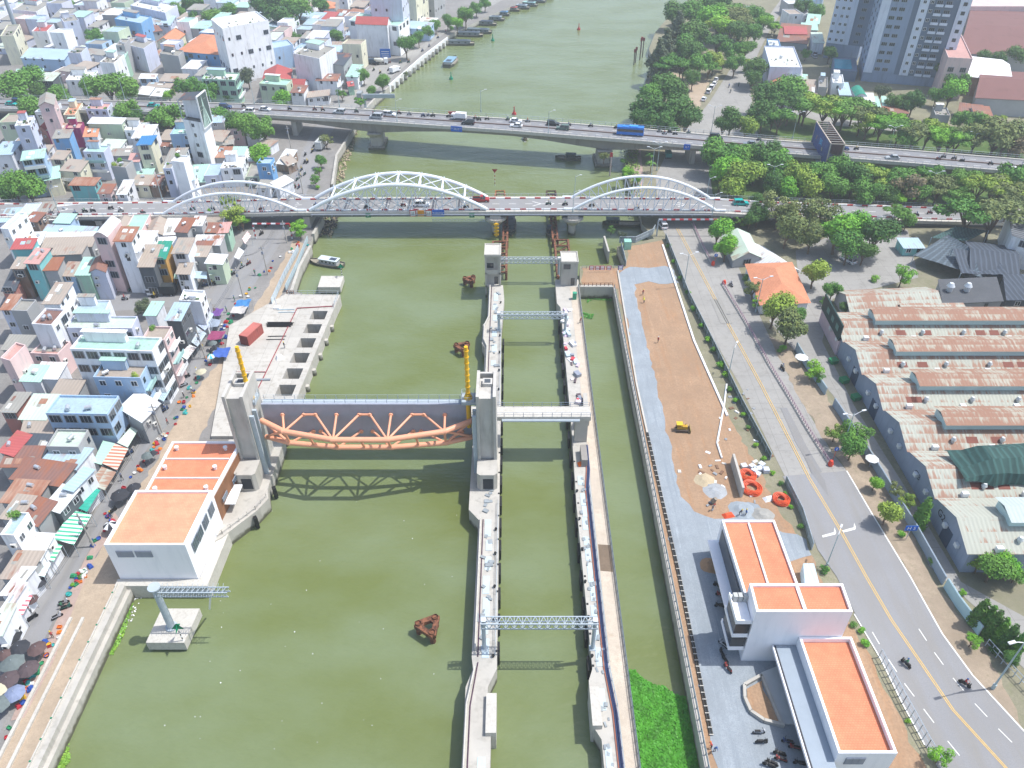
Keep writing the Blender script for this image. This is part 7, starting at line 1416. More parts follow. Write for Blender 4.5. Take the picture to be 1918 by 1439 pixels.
# motorcycle: wheels, body, seat, handlebar
def moto_proto():
    b = MB(); b.beam((-.35, 0, .55), (.45, 0, .6), .22, .2); b.box((.5, 0, .35), (.25, .3, .5), 0); b.box((-.5, 0, .5), (.5, .25, .25), 0, 0, .7); b.tube((.6, 0, .3), (.5, 0, 1.0), .06, 6); b.box((.72, 0, .75), (.15, .3, .3), 0); b.box((-.1, .0, .22), (.5, .24, .25), 1)
    w_ = MB().tube((0, -.06, 0), (0, .06, 0), .3, 12).mesh('wheel', [black]); s = MB().box((-.2, 0, .72), (.9, .3, .12), 0, 0, .85).mesh('seat', [black]); h = MB().tube((.48, -.36, 1.03), (.48, .36, 1.03), .03, 5).tube((.48, -.3, 1.05), (.4, -.38, 1.25), .02, 4).mesh('handlebar', [black])
    return [('body', b.mesh('body', [white, black]), []), ('wheel', w_, [], (.65, 0, .3)), ('wheel', w_, [], (-.6, 0, .3)), ('seat', s, []), ('handlebar', h, [])]
MOTO = moto_proto()
MC = ['#24262a', '#8c2f2f', '#3a4f77', '#24262a', '#b9bcc0', '#2f6a5e', '#24262a']; MN = ['black', 'red', 'blue', 'black', 'silver', 'green', 'black']
# people: one continuous skin-modifier body baked to a mesh
def skin_person(name, J, E, mats, fm):
    me = bpy.data.meshes.new('sk'); me.from_pydata([j[0] for j in J], E, []); o = bpy.data.objects.new('sk', me); COL.objects.link(o); m = o.modifiers.new('s', 'SKIN'); me.skin_vertices[0].data.foreach_get
    for i, j in enumerate(J): me.skin_vertices[0].data[i].radius = (j[1], j[1] * (j[2] if len(j) > 2 else .85)); 
    me.skin_vertices[0].data[0].use_root = True; o.modifiers.new('u', 'SUBSURF').levels = 1
    dg = bpy.context.evaluated_depsgraph_get(); r = bpy.data.meshes.new_from_object(o.evaluated_get(dg)); bpy.data.objects.remove(o); r.name = name
    r.materials.clear()
    for q in mats: r.materials.append(q)
    for p in r.polygons: p.material_index = fm(p.center); p.use_smooth = True
    return r
skm = mat('#b98a6b', .6, .05, 2)
def person_mesh(pose):
    if pose == 'ride':   # facing +x, sitting
        J = [((-.15, 0, .88), .15), ((-.1, 0, 1.1), .16), ((-.02, 0, 1.34), .17, .7), ((.0, 0, 1.46), .06), ((.03, 0, 1.58), .1, 1), ((.05, 0, 1.68), .09, 1)]; E = [(0, 1), (1, 2), (2, 3), (3, 4), (4, 5)]
        for s in (-1, 1):
            i = len(J); J += [((.18, s * .2, .85), .09), ((.2, s * .2, .45), .06), ((.32, s * .2, .38), .045), ((.05, s * .2, 1.36), .06), ((.22, s * .3, 1.15), .045), ((.45, s * .3, 1.08), .035), ((.5, s * .3, 1.06), .03)]; E += [(0, i), (i, i + 1), (i + 1, i + 2), (2, i + 3), (i + 3, i + 4), (i + 4, i + 5), (i + 5, i + 6)]
        fm = lambda c: 0 if c.z > 1.5 or (c.x > .38 and c.z > .9) else (1 if c.z > .98 else 2)
    else:
        bend = .25 if pose == 'work' else 0
        J = [((0, 0, .95), .14), ((bend * .5, 0, 1.18), .14), ((bend, 0, 1.38), .17, .7), ((bend * 1.2, 0, 1.5), .055), ((bend * 1.35, 0, 1.62), .1, 1), ((bend * 1.4, 0, 1.72), .09, 1)]; E = [(0, 1), (1, 2), (2, 3), (3, 4), (4, 5)]
        for s in (-1, 1):
            i = len(J); st = .16 * s if pose == 'walk' else 0
            J += [((0, s * .1, .88), .1), ((st * .6 + .03, s * .11, .5), .07), ((st, s * .11, .1), .05), ((st + .12, s * .11, .05), .045), ((bend, s * .2, 1.38), .06), ((bend + .05, s * .26, 1.12), .045), ((bend + .2 - st * .5, s * .25, .92), .035), ((bend + .25 - st * .5, s * .25, .86), .03)]; E += [(0, i), (i, i + 1), (i + 1, i + 2), (i + 2, i + 3), (2, i + 4), (i + 4, i + 5), (i + 5, i + 6), (i + 6, i + 7)]
        fm = lambda c: 0 if c.z > 1.52 or (c.z < .97 and abs(c.y) > .2) else (1 if c.z > .95 else 2)
    return skin_person('person', J, E, [skm, white, black], fm)
PM = {k: person_mesh(k) for k in ('ride', 'walk', 'work')}
HM = MB().tube((0, 0, 0), (0, 0, .1), .15, 8, 0, .13).tube((0, 0, .1), (0, 0, .17), .13, 8, 0, .06).mesh('helmet', [white])
SC = [('white', '#dfe0df'), ('dark', '#35383e'), ('blue', '#3f5f94'), ('red', '#a33b3b'), ('green', '#3f7a58'), ('yellow', '#cdb43a'), ('grey', '#8b8f93')]
rp = random.Random(77)
def person(loc, rz, pose, zone, sh=None, hat=None, grp=None):
    sn, sx = sh or rp.choice(SC); hx = {'ride': (.05, 0, 1.66), 'walk': (0, 0, 1.7), 'work': (.35, 0, 1.7)}[pose]
    o = bpy.data.objects.new('person', PM[pose]); COL.objects.link(o); o.location = loc; o.rotation_euler.z = rz; recol(o, {'b': {1: mat(sx, .8, .1, 2), 2: mat(rp.choice(['#2b2e34', '#3c4657', '#5d5548']), .8, .1, 2)}}, 'b')
    tag(o, f"person in a {sn} top {dict(ride='riding a motorcycle', walk='walking', work='working')[pose]} {zone}", 'person', grp)
    h = bpy.data.objects.new('helmet', HM); h.parent = o; h.location = hx; COL.objects.link(h); recol(h, {'helmet': {0: mat(hat or rp.choice(['#c9cbcc', '#2b2e34', '#a33b3b', '#3f5f94', '#cdb43a']), .4, .05, 2)}}, 'helmet')
def moto(loc, rz, zone, rider=True, ci=None, grp=None):
    i = rp.randrange(7) if ci is None else ci
    place(MOTO, 'motorcycle', loc, rz, f"{MN[i]} motorcycle {zone}", 'motorcycle', grp or 'motorcycles ' + zone, 1, {'body': {0: mat(MC[i], .4, .05, 2)}})
    if rider: person(Vector(loc), rz, 'ride', zone, grp='riders ' + zone)
def onb(x, y):
    "point on the far bridge"
    best = None
    for k in range(140):
        o = .5 + k * .1; p = G(x, y, 10); 
        for _ in range(4): u = bx(p.x, 0); z = brow(u, 5).z + .05; p = G(x, y, z)
        break
    i = min(int(u), len(NE) - 2); d = NE[i + 1] - NE[i]; return p, math.atan2(d.y, d.x)
for x, y, k, c, f in ((22, 197, 'sedan', 'teal', 1), (36, 193, 'suv', 'navy', 1), (288, 200, 'sedan', 'teal', 1), (346, 204, 'suv', 'white', 0), (423, 203, 'suv', 'navy', 1), (466, 211, 'suv', 'white', 0), (497, 207, 'sedan', 'white', 1), (636, 213, 'suv', 'silver', 0), (705, 222, 'van', 'silver', 0), (730, 217, 'suv', 'white', 1),
                      (877, 233, 'suv', 'black', 0), (966, 229, 'sedan', 'white', 1), (967, 238, 'sedan', 'white', 0), (1036, 235, 'suv', 'black', 1), (1054, 243, 'suv', 'green', 0), (1340, 261, 'van', 'black', 1), (1404, 272, 'sedan', 'grey', 0), (1577, 280, 'sedan', 'navy', 1), (1671, 298, 'sedan', 'silver', 0), (1893, 320, 'sedan', 'white', 0), (1240, 246, 'sedan', 'white', 1)):
    if x == 1240: continue
    p, a = onb(x, y); car(x, y, k, c, a + (0 if f else math.pi), 'driving over the far bridge', 'cars on the far bridge', p)
for x, y in ((543, 206), (590, 207), (668, 211), (702, 214), (722, 213), (748, 214), (767, 216), (793, 219), (803, 218), (811, 219), (840, 220), (897, 226), (912, 225), (951, 226), (988, 229), (1065, 236), (1106, 238), (1154, 241), (1235, 248), (1244, 252), (1254, 249), (1264, 253), (1289, 251), (1421, 264), (1603, 281), (1757, 300), (1766, 296), (1786, 299), (1801, 303), (1855, 309), (1892, 311), (1912, 314), (143, 197), (156, 197), (305, 198), (457, 201), (605, 208), (890, 224)):
    p, a = onb(x, y); moto(p, a + (0 if y < 219 + (x - 810) * .085 else math.pi), 'on the far bridge')
def onA(x, y): p = G(x, y, 8); p = G(x, y, dz(p.x) + .08); return G(x, y, dz(p.x) + .08)
car(0, 0, 'pickup', 'red', 0, 'driving under the arches', 'cars on the arch bridge', onA(901, 377)); car(0, 0, 'suv', 'white', 0, 'driving under the middle arch', 'cars on the arch bridge', onA(791, 386)); car(0, 0, 'suv', 'teal', 0, 'on the arch bridge by the trees', 'cars on the arch bridge', onA(1387, 384))
for x, y in ((97, 401), (113, 404), (143, 403), (160, 398), (175, 397), (208, 392), (227, 397), (269, 401), (361, 394), (398, 394), (490, 394), (592, 387), (688, 390), (755, 387), (873, 390), (1027, 384), (1058, 385), (1108, 387), (1192, 393), (1716, 405), (1741, 401)): moto(onA(x, y), 0 if y < 396 else math.pi, 'on the arch bridge')
for x, y, k, c in ((1341, 151, 'sedan', 'white'), (1338, 159, 'sedan', 'white'), (1333, 166, 'suv', 'white'), (1327, 174, 'suv', 'white'), (1318, 188, 'sedan', 'white'), (1302, 214, 'sedan', 'white'), (1293, 228, 'sedan', 'white')): car(x, y, k, c, R(68), 'parked at the kerb beyond the far bridge', 'white cars parked at the road side')
car(1241, 425, 'suv', 'white', R(98), 'parked under the arch bridge', None); car(1588, 490, 'suv', 'white', R(118), 'parked in the tree shaded yard', None); car(1525, 108, 'sedan', 'silver', R(95), 'in the lane beside the apartment towers', None)
car(1524, 100, 'sedan', 'black', R(95), 'in the lane beside the apartment towers', None)
# bus and trucks
def boxtruck(L, W, H_, cab, m_box, m_cab, frame=False):
    b = MB(); b.box((-cab / 2, 0, .8), (L - cab - .1, W, H_ - .8), 0, 0, .985); c = MB(); c.box((L / 2 - cab / 2, 0, .5), (cab, W * .95, H_ * .62), 0, 0, .93); g = MB(); g.box((L / 2 - cab * .2, 0, H_ * .42), (cab * .62, W * .97, H_ * .2), 0, 0, .97); ch = MB(); ch.box((0, 0, .45), (L * .96, W * .6, .35))
    return [('cargo_box', b.mesh('cargo_box', [m_box]), []), ('cab', c.mesh('cab', [m_cab]), [('windscreen', g.mesh('windscreen', [gl]), [])]), ('chassis', ch.mesh('chassis', [black]), [])] + [('wheel', TYRE, [('rim', RIM, [])], (x, s * W * .43, .34)) for x in (-L * .33, L * .33) for s in (-1, 1)]
def bus():
    L, W, H_ = 9.5, 2.5, 3.1; m = mat('#1c6fc4', .35, .04, 1); b = MB(); b.box((0, 0, .45), (L, W, H_ - .45), 0, 0, .98); g = MB(); g.box((0, 0, 1.45), (L * .95, W * 1.006, .95), 0, 0, .995); r = MB(); r.box((-1, 0, H_), (3, 1.6, .3)); r.box((2.4, 0, H_), (1, 1, .15)); dr = MB(); [dr.box((x, -W / 2 - .02, .6), (.9, .06, 1.8)) for x in (-.2, 3.3)]
    return [('body', b.mesh('body', [m]), []), ('windows', g.mesh('windows', [gl]), []), ('roof_unit', r.mesh('roof_unit', [mat('#3f93dd', .4)]), []), ('doors', dr.mesh('doors', [mat('#5d4a45', .5)]), [])] + [('wheel', TYRE, [('rim', RIM, [])], (x, s * W * .45, .36)) for x in (-L * .3, L * .32) for s in (-1, 1)]
p, a = onb(1180, 253); place(bus(), 'bus', p, a + math.pi, 'bright blue city bus driving over the far bridge', 'bus', None)
p, a = onb(860, 224); place(boxtruck(5.5, 2, 2.6, 1.5, white, white), 'box_truck', p, a + math.pi, 'small white box truck driving over the far bridge', 'truck')
place(boxtruck(8.5, 2.4, 3.4, 1.9, mat('#c6c9c6', .6, .1, 1), mat('#9fa5a5', .5)), 'box_truck', G(604, 276, ZL), R(82), 'long pale grey box truck on the street beside the river wall', 'truck')
place(boxtruck(7.5, 2.2, 3.0, 1.8, mat('#33383a', .7, .15, 1), white), 'covered_truck', G(306, 552, ZL), R(182), 'white cabbed truck with a dark canvas cover on the street', 'truck')
place(boxtruck(6, 2.1, 2.8, 1.6, white, white), 'box_truck', G(740, 136, ZL), R(60), 'white truck turning on the far riverside road', 'truck'); place(boxtruck(7, 2.3, 3, 1.8, mat('#7a4238', .6, .1, 1), mat('#5a6068')), 'container_truck', G(676, 120, ZL), R(95), 'truck with a dark red container in the far lot', 'truck')
place(boxtruck(5.5, 2, 2.6, 1.5, mat('#9aa0a2', .6), mat('#9aa0a2', .6)), 'box_truck', G(675, 183, ZL), R(90), 'grey truck parked just beyond the far bridge', 'truck'); place(boxtruck(6, 2.1, 2.4, 1.7, mat('#3a4a5a', .6), mat('#33485c', .6)), 'flatbed_truck', G(693, 120, ZL), R(175), 'dark blue truck parked beside the concrete mixer', 'truck')
place(boxtruck(5.5, 2.1, 2.2, 1.9, mat('#2c8a84', .5), mat('#1f9c93', .5)), 'flatbed_truck', G(1251, 294, ZR), R(85), 'teal truck on the road between the two bridges', 'truck')
mx = empty('mixer_truck', G(712, 121, ZL), 'white concrete mixer truck on the far riverside road', 'truck', rz=R(12))
for nm_, bb_, mm_ in (('drum', MB().tube((-2.6, 0, 2.6), (.6, 0, 1.9), .55, 12, 0, 1.15).tube((.6, 0, 1.9), (1.6, 0, 1.75), 1.15, 12, 0, .7), mat('#c3c2b8', .5, .1, 1)), ('cab', MB().box((2.9, 0, .6), (1.8, 2.2, 2.2), 0, 0, .93), white), ('chassis', MB().box((0, 0, .6), (7.4, 1.2, .4)), black)): o = bpy.data.objects.new(nm_, bb_.mesh(nm_, [mm_])); o.parent = mx; COL.objects.link(o)
for x in (-2.4, -1.2, 2.6):
    for s in (-1, 1): o = bpy.data.objects.new('wheel', TYRE); o.parent = mx; o.location = (x, s * 1.0, .5); o.scale = (1.4,) * 3; COL.objects.link(o)
# street motorcycles
for x, y, d in ((466, 496, 60), (454, 502, 60), (436, 516, 50), (398, 534, 20), (384, 537, 20), (290, 558, 10), (234, 562, 5), (176, 566, 5), (155, 566, 5), (585, 286, 75), (572, 292, 75), (588, 276, 75), (571, 306, 75), (576, 306, 75), (565, 320, 75), (571, 328, 75), (563, 333, 75), (557, 338, 75), (553, 353, 75), (560, 353, 75), (700, 133, 60), (712, 138, 60), (728, 133, 50), (729, 119, 30), (750, 119, 40), (765, 118, 40), (804, 88, 50), (791, 97, 50), (820, 72, 50), (835, 62, 50), (490, 440, 60), (500, 425, 60)):
    z = ZL + .05; moto(G(x, y, z), R(d), 'on the street by the far bridge' if y < 140 else 'between the two bridges' if y < 360 else 'near the street bend')
for x, y, d, r_ in ((310, 770, 60, 1), (244, 852, 60, 0), (205, 790, 55, 0), (335, 690, 50, 0), (350, 708, 45, 0), (345, 724, 45, 0), (120, 1132, 30, 0), (108, 1158, 40, 0), (70, 1110, 55, 0), (125, 1140, 30, 0), (62, 1160, 50, 0), (212, 960, 60, 0), (220, 545, 80, 0), (235, 543, 80, 0), (245, 544, 80, 0), (255, 543, 80, 0), (210, 546, 80, 0)): moto(G(x, y, ZL + .03), R(d), 'beside the market stalls', bool(r_))
for x, y, d in ((1696, 1246, 120), (1805, 1283, -45)): moto(G(x, y, ZR + .1), R(d), 'on the near asphalt road')
moto(G(1465, 693, ZR), R(105), 'on the side lane of the long road'); moto(G(1369, 536, ZR), R(110), 'by the red ball of the median'); moto(G(1365, 164, ZR), R(70), 'on the wide road by the park'); moto(G(1368, 174, ZR), R(70), 'on the wide road by the park'); moto(G(1383, 162, ZR), R(70), 'on the wide road by the park')
for i, (x, y, d, c) in enumerate(((1345, 1100, 150, 0), (1350, 1117, 160, 1), (1348, 1137, 175, 0), (1354, 1210, 130, 4), (1352, 1228, 100, 0), (1358, 1240, 110, 0), (1363, 1255, 120, 1), (1425, 1392, 0, 0), (1475, 1392, 165, 2), (1488, 1403, 165, 1), (1460, 1414, 160, 0), (1462, 1425, 160, 1), (1497, 1432, 170, 0), (1445, 1432, 155, 0), (1440, 1436, 155, 0), (1420, 1374, 0, 4))): moto(G(x, y, ZR + .05), R(d), 'parked on the gravel by the white building', False, c)
# ================================================================ BOATS
def boat(px, py, L, W, rz, lab, hull='#4a4f50', cab='#c9cccb', roof='#9fb0bb', z=0, cl=.5, co=-.1, name='boat', grp=None, high=1.1):
    p = G(px, py, .5); t = empty(name, (p.x, p.y, 0), lab, 'boat', grp, rz); n = 9; b = MB(); pr = []
    for i in range(n + 1):
        u = i / n; x = -L / 2 + L * u; w_ = W / 2 * (1 - max(0, (u - .62) / .38) ** 2.2) * (.72 + .28 * min(1, u / .22)); h = high * (.75 + .5 * max(0, u - .6) ** 1.2 * 2 + (.25 if u < .12 else 0)); pr.append((x, w_, h))
    for (x, w_, h), (x2, w2, h2) in zip(pr, pr[1:]):
        for s in (-1, 1):
            q = [(x, s * w_, h), (x2, s * w2, h2), (x2, s * w2 * .7, -.5), (x, s * w_ * .7, -.5)]; b.face(q if s > 0 else q[::-1]); q = [(x, s * (w_ - .15 if w_ > .2 else 0), h), (x2, s * max(0, w2 - .15), h2), (x2, s * w2, h2), (x, s * w_, h)]; b.face(q if s < 0 else q[::-1], 1)
        b.quad((x, -w_, h - .35), (x2, -w2, h2 - .35), (x2, w2, h2 - .35), (x, w_, h - .35), 1)
    x, w_, h = pr[0]; b.quad((x, -w_, h), (x, w_, h), (x, w_ * .7, -.5), (x, -w_ * .7, -.5))
    def add(nm_, B, ms): o = bpy.data.objects.new(nm_, B.mesh(nm_, ms)); o.parent = t; COL.objects.link(o); return o
    add('hull', b, [mat(hull, .6, .2, 1.5, 'wall', col2='#3a3a36'), mat('#8d8778', .8, .2, 1.5)])
    c = MB(); cx = L * co; c.box((cx, 0, high * .5), (L * cl, W * .62, 1.5)); add('cabin', c, [mat(cab, .7, .1, 1)]); c = MB(); c.box((cx, 0, high * .5 + 1.5), (L * cl + .5, W * .75, .14)); c.box((cx - L * cl * .25, 0, high * .5 + 1.64), (L * cl * .35, W * .4, .1), 1); add('cabin_roof', c, [mat(roof, .6, .1, 1), mat('#3e4a5a', .6)])
    c = MB()
    for k in range(4): c.box((cx - L * cl * .35 + k * L * cl * .22, 0, high * .5 + .6), (L * .05, W * .64, .5))
    add('cabin_windows', c, [gl]); return t
boat(611, 493, 11.0, 3.3, R(162), 'grey wooden boat with a pale blue roof beside the quay platform', '#6b6a64', '#a9acaa', '#c3cdd2')
boat(1064, 296, 9.5, 3.0, R(172), 'dark green boat moored beside the bridge pier', '#2b3a34', '#39433c', '#3a4a44', cl=.35)
boat(1166, 419, 12.5, 3.2, R(176), 'dark green barge lying in the shade of the arch bridge', '#3b4f42', '#4a5a4c', '#51625a', cl=.3, co=.25)
boat(957, 424, 11, 3.4, R(-90), 'dark grey cabin boat entering the lock under the bridge', '#33393c', '#5a6266', '#4a5358', cl=.6)
boat(1030, 436, 6.5, 2.4, R(-90), 'small black tugboat beside the narrow trestle', '#20252b', '#2c3238', '#343c44', cl=.4)
boat(845, 117, 16, 6, R(78), 'white and grey river boat anchored beyond the far bridge', '#4a5046', '#b9bdb8', '#7da0b5', cl=.6, high=1.6)
boat(984, 259, 5, 1.8, R(-95), 'tiny speedboat with a white wake coming under the bridge', '#5b4a45', '#6f6f70', '#9a9a9a', cl=.3); plants('boat_wake', [(978, 262), (984, 268), (990, 262), (986, 256), (982, 256)], 60, .3, white, 'white foam behind the small speedboat', .02, 12, .05)
for i, (x, y, L, c, r_, zz) in enumerate(((853, 82, 20, '#3e4a44', '#4f5a60', 178), (874, 66, 18, '#4a4f50', '#4a5560', 175), (896, 60, 15, '#3f4a4c', '#5d6a70', 172), (899, 45, 19, '#2f3840', '#3c444e', 172), (918, 36, 17, '#4a5a60', '#7f8d95', 168), (936, 27, 12, '#41607a', '#5a87ad', 168), (948, 18, 17, '#5a3f3c', '#a4473f', 165), (968, 14, 16, '#4d5a66', '#9aa9b3', 165), (985, 9, 15, '#5d6d70', '#8fb5b0', 162), (1002, 2, 14, '#46586a', '#b9c6cf', 162), (935, 10, 14, '#6d6a64', '#b5655d', 160), (957, 3, 14, '#596a77', '#c6cccf', 160), (1018, -4, 13, '#4b5358', '#8da0ae', 160))):
    boat(x, y, L, 5.0, R(zz), f"{['dark', 'grey', 'dark', 'black roofed', 'pale roofed', 'blue roofed', 'red roofed', 'grey roofed', 'mint roofed', 'white roofed', 'red roofed', 'white roofed', 'blue grey'][i]} houseboat moored off the far left bank", c, '#7f8a8c', r_, cl=.78, co=0, name='houseboat', grp='houseboats moored off the far left bank', high=1.3)
def buoy(px, py, m, lab, h=2.6):
    p = G(px, py, 0); t = empty('buoy', p, lab, 'buoy', 'channel buoys'); MB().tube((p.x, p.y, -.3), (p.x, p.y, .9), 1.0, 12, 0, .8).build('float', m, t); MB().tube((p.x, p.y, .9), (p.x, p.y, h), .45, 8, 0, .12).tube((p.x, p.y, h), (p.x, p.y, h + .7), .22, 8).build('tower', m, t)
buoy(1084, 56, rmk, 'red buoy in the upper middle of the far river'); buoy(963, 215, rmk, 'red buoy just beyond the far bridge railing'); buoy(845, 149, gm, 'green buoy below the anchored white boat'); buoy(923, 77, gm, 'green buoy off the houseboats')
for x, y, h in ((1187, 122, 6), (1190, 118, 6), (1198, 113, 9), (1200, 102, 7), (1203, 108, 8), (1142, 330, 7)):
    p = G(x, y, 0); MB().tube((p.x, p.y, -2), (p.x, p.y, h), .25, 6, 0).box((p.x, p.y, h - .2), (1.0, .15, 1.6), 1).build('marker_post', [mat('#5a4a44', .8), mat('#8a3638', .7)] if h != 7 else [mat('#b9a9a4', .8), rmk], label=('red and white striped marker post beside the brick walk' if x == 1142 else 'dark marker post with a red board off the park'), cat='marker post', group='marker posts in the river')
# ================================================================ STREET LAMPS AND POLES
def lamp_proto(h, two, curved=True):
    b = MB(); b.tube((0, 0, 0), (0, 0, h), .13, 8, 0, .07); b.tube((0, 0, 0), (0, 0, .9), .22, 8); a = MB(); hd = []
    for s in ((-1, 1) if two else (1,)):
        a.tube((0, 0, h - .6), (s * 1.0, 0, h - .1), .06, 6); a.tube((s * 1.0, 0, h - .1), (s * 2.0, 0, h + .25), .05, 6); hd.append(('lamp_head', MB().box((s * 2.1, 0, h + .2), (.9, .34, .14)).mesh('lamp_head', [mat('#d9dde0', .4)]), []))
    return [('pole', b.mesh('pole', [mat('#9fb2b4', .5, .06, 1)]), []), ('arm', a.mesh('arm', [white]), hd)]
LP2, LP1 = lamp_proto(10, True), lamp_proto(9, False)
def lamps(L, P, zf, lab, grp, rz=0, sc=1):
    for f in L: x, y = f[0], f[1]; loc = zf(x, y); place(P, 'street_lamp', loc, rz if len(f) < 3 else R(f[2]), lab, 'street lamp', grp, sc)
lamps([(1859, 1290, 15)], LP2, lambda x, y: G(x, y, ZR), 'pale green twin arm street lamp at the right edge of the near road', 'street lamps of the long road', sc=1.25)
lamps([(1575, 845, 15), (1415, 585, 10), (1281, 538, 10)], LP2, lambda x, y: G(x, y, ZR), 'twin arm street lamp beside the long road', 'street lamps of the long road'); lamps([(1548, 1060, 60), (1364, 705, 60), (1280, 530, 60)][:2], LP1, lambda x, y: G(x, y, ZR), 'slender grey street lamp behind the site fence', 'slender lamps of the site side', sc=.9)
lamps([(1440, 365), (1735, 378), (1230, 320)], LP2, lambda x, y: G(x, y, ZR), 'twin arm street lamp near the arch bridge', 'street lamps near the bridges'); lamps([(1484, 260), (1662, 288), (1812, 300), (1220, 330), (1332, 248)], LP2, lambda x, y: G(x, y, ZR), 'twin arm street lamp along the far bridge', 'street lamps near the bridges')
lamps([(125, 185), (168, 187), (235, 189), (395, 193), (477, 196), (636, 201)], LP1, lambda x, y: onb(x, y)[0], 'slender street lamp on the left approach of the far bridge', 'lamps on the far bridge'); lamps([(744, 229), (1027, 251), (901, 210)], LP1, lambda x, y: onb(x, y)[0], 'slender street lamp on the far bridge over the river', 'lamps on the far bridge', sc=.9)
lamps([(1076, 368), (1323, 372), (1073, 398), (1334, 402)], LP1, lambda x, y: onA(x, y), 'street lamp on the parapet of the arch bridge', 'lamps on the arch bridge', sc=.75); lamps([(113, 404), (305, 377)], LP1, lambda x, y: onA(x, y), 'street lamp on the left approach of the arch bridge', 'lamps on the arch bridge')
for x, y, h, lab in ((456, 558, 9, 'tall concrete utility pole at the street bend'), (502, 515, 9, 'leaning utility pole by the tin fence'), (305, 813, 8, 'utility pole beside the lower market street'), (176, 1024, 8.5, 'utility pole with a lamp by the green striped awning'), (385, 672, 8, 'thin utility pole among the market stalls'), (538, 455, 7, 'white pole beside the round pier'), (568, 363, 9, 'lamp pole on the street between the bridges'), (546, 282, 9, 'lamp pole by the dark hoarding under the far bridge')):
    p = G(x, y, ZL); t = empty('utility_pole', p, lab, 'utility pole', 'utility poles'); MB().tube(p, p + Vector((-.2, .1, h)), .2, 8, 0, .13).build('pole', conc, t); MB().box((p.x - .2, p.y + .1, ZL + h - .9), (1.6, .14, .14)).box((p.x - .2, p.y - .1, ZL + h - 2.6), (.5, .4, .8)).build('crossarm', grey, t)
WR = [G(x, y, ZL + 8) for x, y in ((568, 300), (502, 450), (456, 480), (385, 600), (305, 742), (176, 950), (60, 1130))]
for k in range(3):
    b = MB()
    for a, c in zip(WR, WR[1:]):
        pr = a + Vector((k * .35 - .4, 0, 0))
        for i in range(1, 9): t_ = i / 8; q = a.lerp(c, t_) + Vector((k * .35 - .4, 0, -1.2 * math.sin(math.pi * t_))); b.tube(pr, q, .025, 3, cap=False); pr = q
    b.build('power_cable', black, label=('left', 'middle', 'right')[k] + ' black cable strung between the market street poles', cat='cable', group='cables along the market street')
# tall grey mast far left
p = G(46, 98, ZL); MB().tube(p, p + Vector((0, 0, 34)), 1.1, 12, 0, .7).build('chimney_mast', mat('#8d9aa3', .6, .08, .5), label='tall grey mast rising at the top left corner', cat='mast')
# ================================================================ MARKET
stripe = lambda a, b_: mat(a, .7, .05, .5, 'stripe', col2=b_, amt=.35)
AW = [((545, 920, 650, 952, 750, 790, 655, 760), 0, 720, mat('#2fa08c', .7, .1, .5, 'tin', col2='#8fc9b8', amt=.3)), ((400, 1165, 550, 1200, 685, 975, 545, 950), 0, 720, stripe('#4fae8c', '#dfe9e4')), ((280, 1282, 400, 1325, 465, 1205, 345, 1168), 0, 720, stripe('#3fa57c', '#e6eee9')), ((240, 1425, 330, 1440, 380, 1335, 310, 1325), 0, 720, stripe('#bcd5d2', '#eef2f2')),
      ((670, 752, 785, 792, 868, 655, 765, 625), 0, 720, wt[0]), ((768, 600, 875, 640, 960, 480, 865, 452), 0, 720, stripe('#b3765f', '#d8c3b4')), ((700, 592, 765, 602, 862, 440, 775, 430), 0, 720, tinm('m')), ((1050, 275, 1085, 285, 1178, 132, 1145, 118), 0, 720, mat('#5fb592', .7, .1, .5, 'tin', amt=.1)), ((880, 445, 955, 470, 1030, 345, 985, 325), 0, 720, tinm('p')),
      ((100, 112, 200, 132, 275, 5, 185, 0), 0, 1080, stripe('#3f9a76', '#cfe3d9')), ((10, 245, 168, 285, 242, 140, 100, 115), 0, 1080, stripe('#c96a74', '#efe6e4')), ((-30, 440, 30, 420, 125, 290, 45, 280), 0, 1080, mat('#d9d6c2', .7, .05, .5, 'tin', amt=.1)),
      ((1375, 1045, 1435, 1050, 1475, 965, 1430, 945), 0, 360, mat('#5f86c4', .7, .1, .5)), ((1400, 1105, 1480, 1155, 1545, 1055, 1475, 1015), 0, 360, mat('#b5c2c9', .6, .06, .5, 'tin', amt=.1)), ((1480, 1000, 1535, 1035, 1572, 990, 1520, 955), 0, 360, mat('#b3bfd0', .6, .06, .5, 'tin', amt=.1)), ((1515, 930, 1570, 975, 1600, 910, 1550, 890), 0, 360, tinm('b')), ((1345, 1225, 1400, 1255, 1470, 1160, 1420, 1150), 0, 360, tinm('w')), ((1285, 1330, 1325, 1350, 1375, 1250, 1345, 1230), 0, 360, tinm('p')),
      ((1100, 1425, 1150, 1440, 1195, 1345, 1155, 1330), 0, 360, stripe('#8fa3b5', '#dfe5ea')), ((1305, 655, 1420, 655, 1430, 615, 1310, 612), 0, 360, tinm('m')), ((1430, 650, 1550, 648, 1550, 590, 1425, 600), 0, 360, tinm('b')), ((1150, 100, 1225, 125, 1280, 30, 1235, -10), 0, 720, tinm('b')), ((1570, 630, 1690, 590, 1670, 565, 1560, 605), 0, 360, tinm('p')), ((1755, 495, 1790, 500, 1830, 440, 1790, 420), 0, 360, tinm('w')), ((1815, 355, 1835, 385, 1880, 325, 1855, 300), 0, 360, stripe('#c98a80', '#efe9e6'))]
hroots = [o for o in COL.objects if o.parent is None and o.get('category') == 'house']
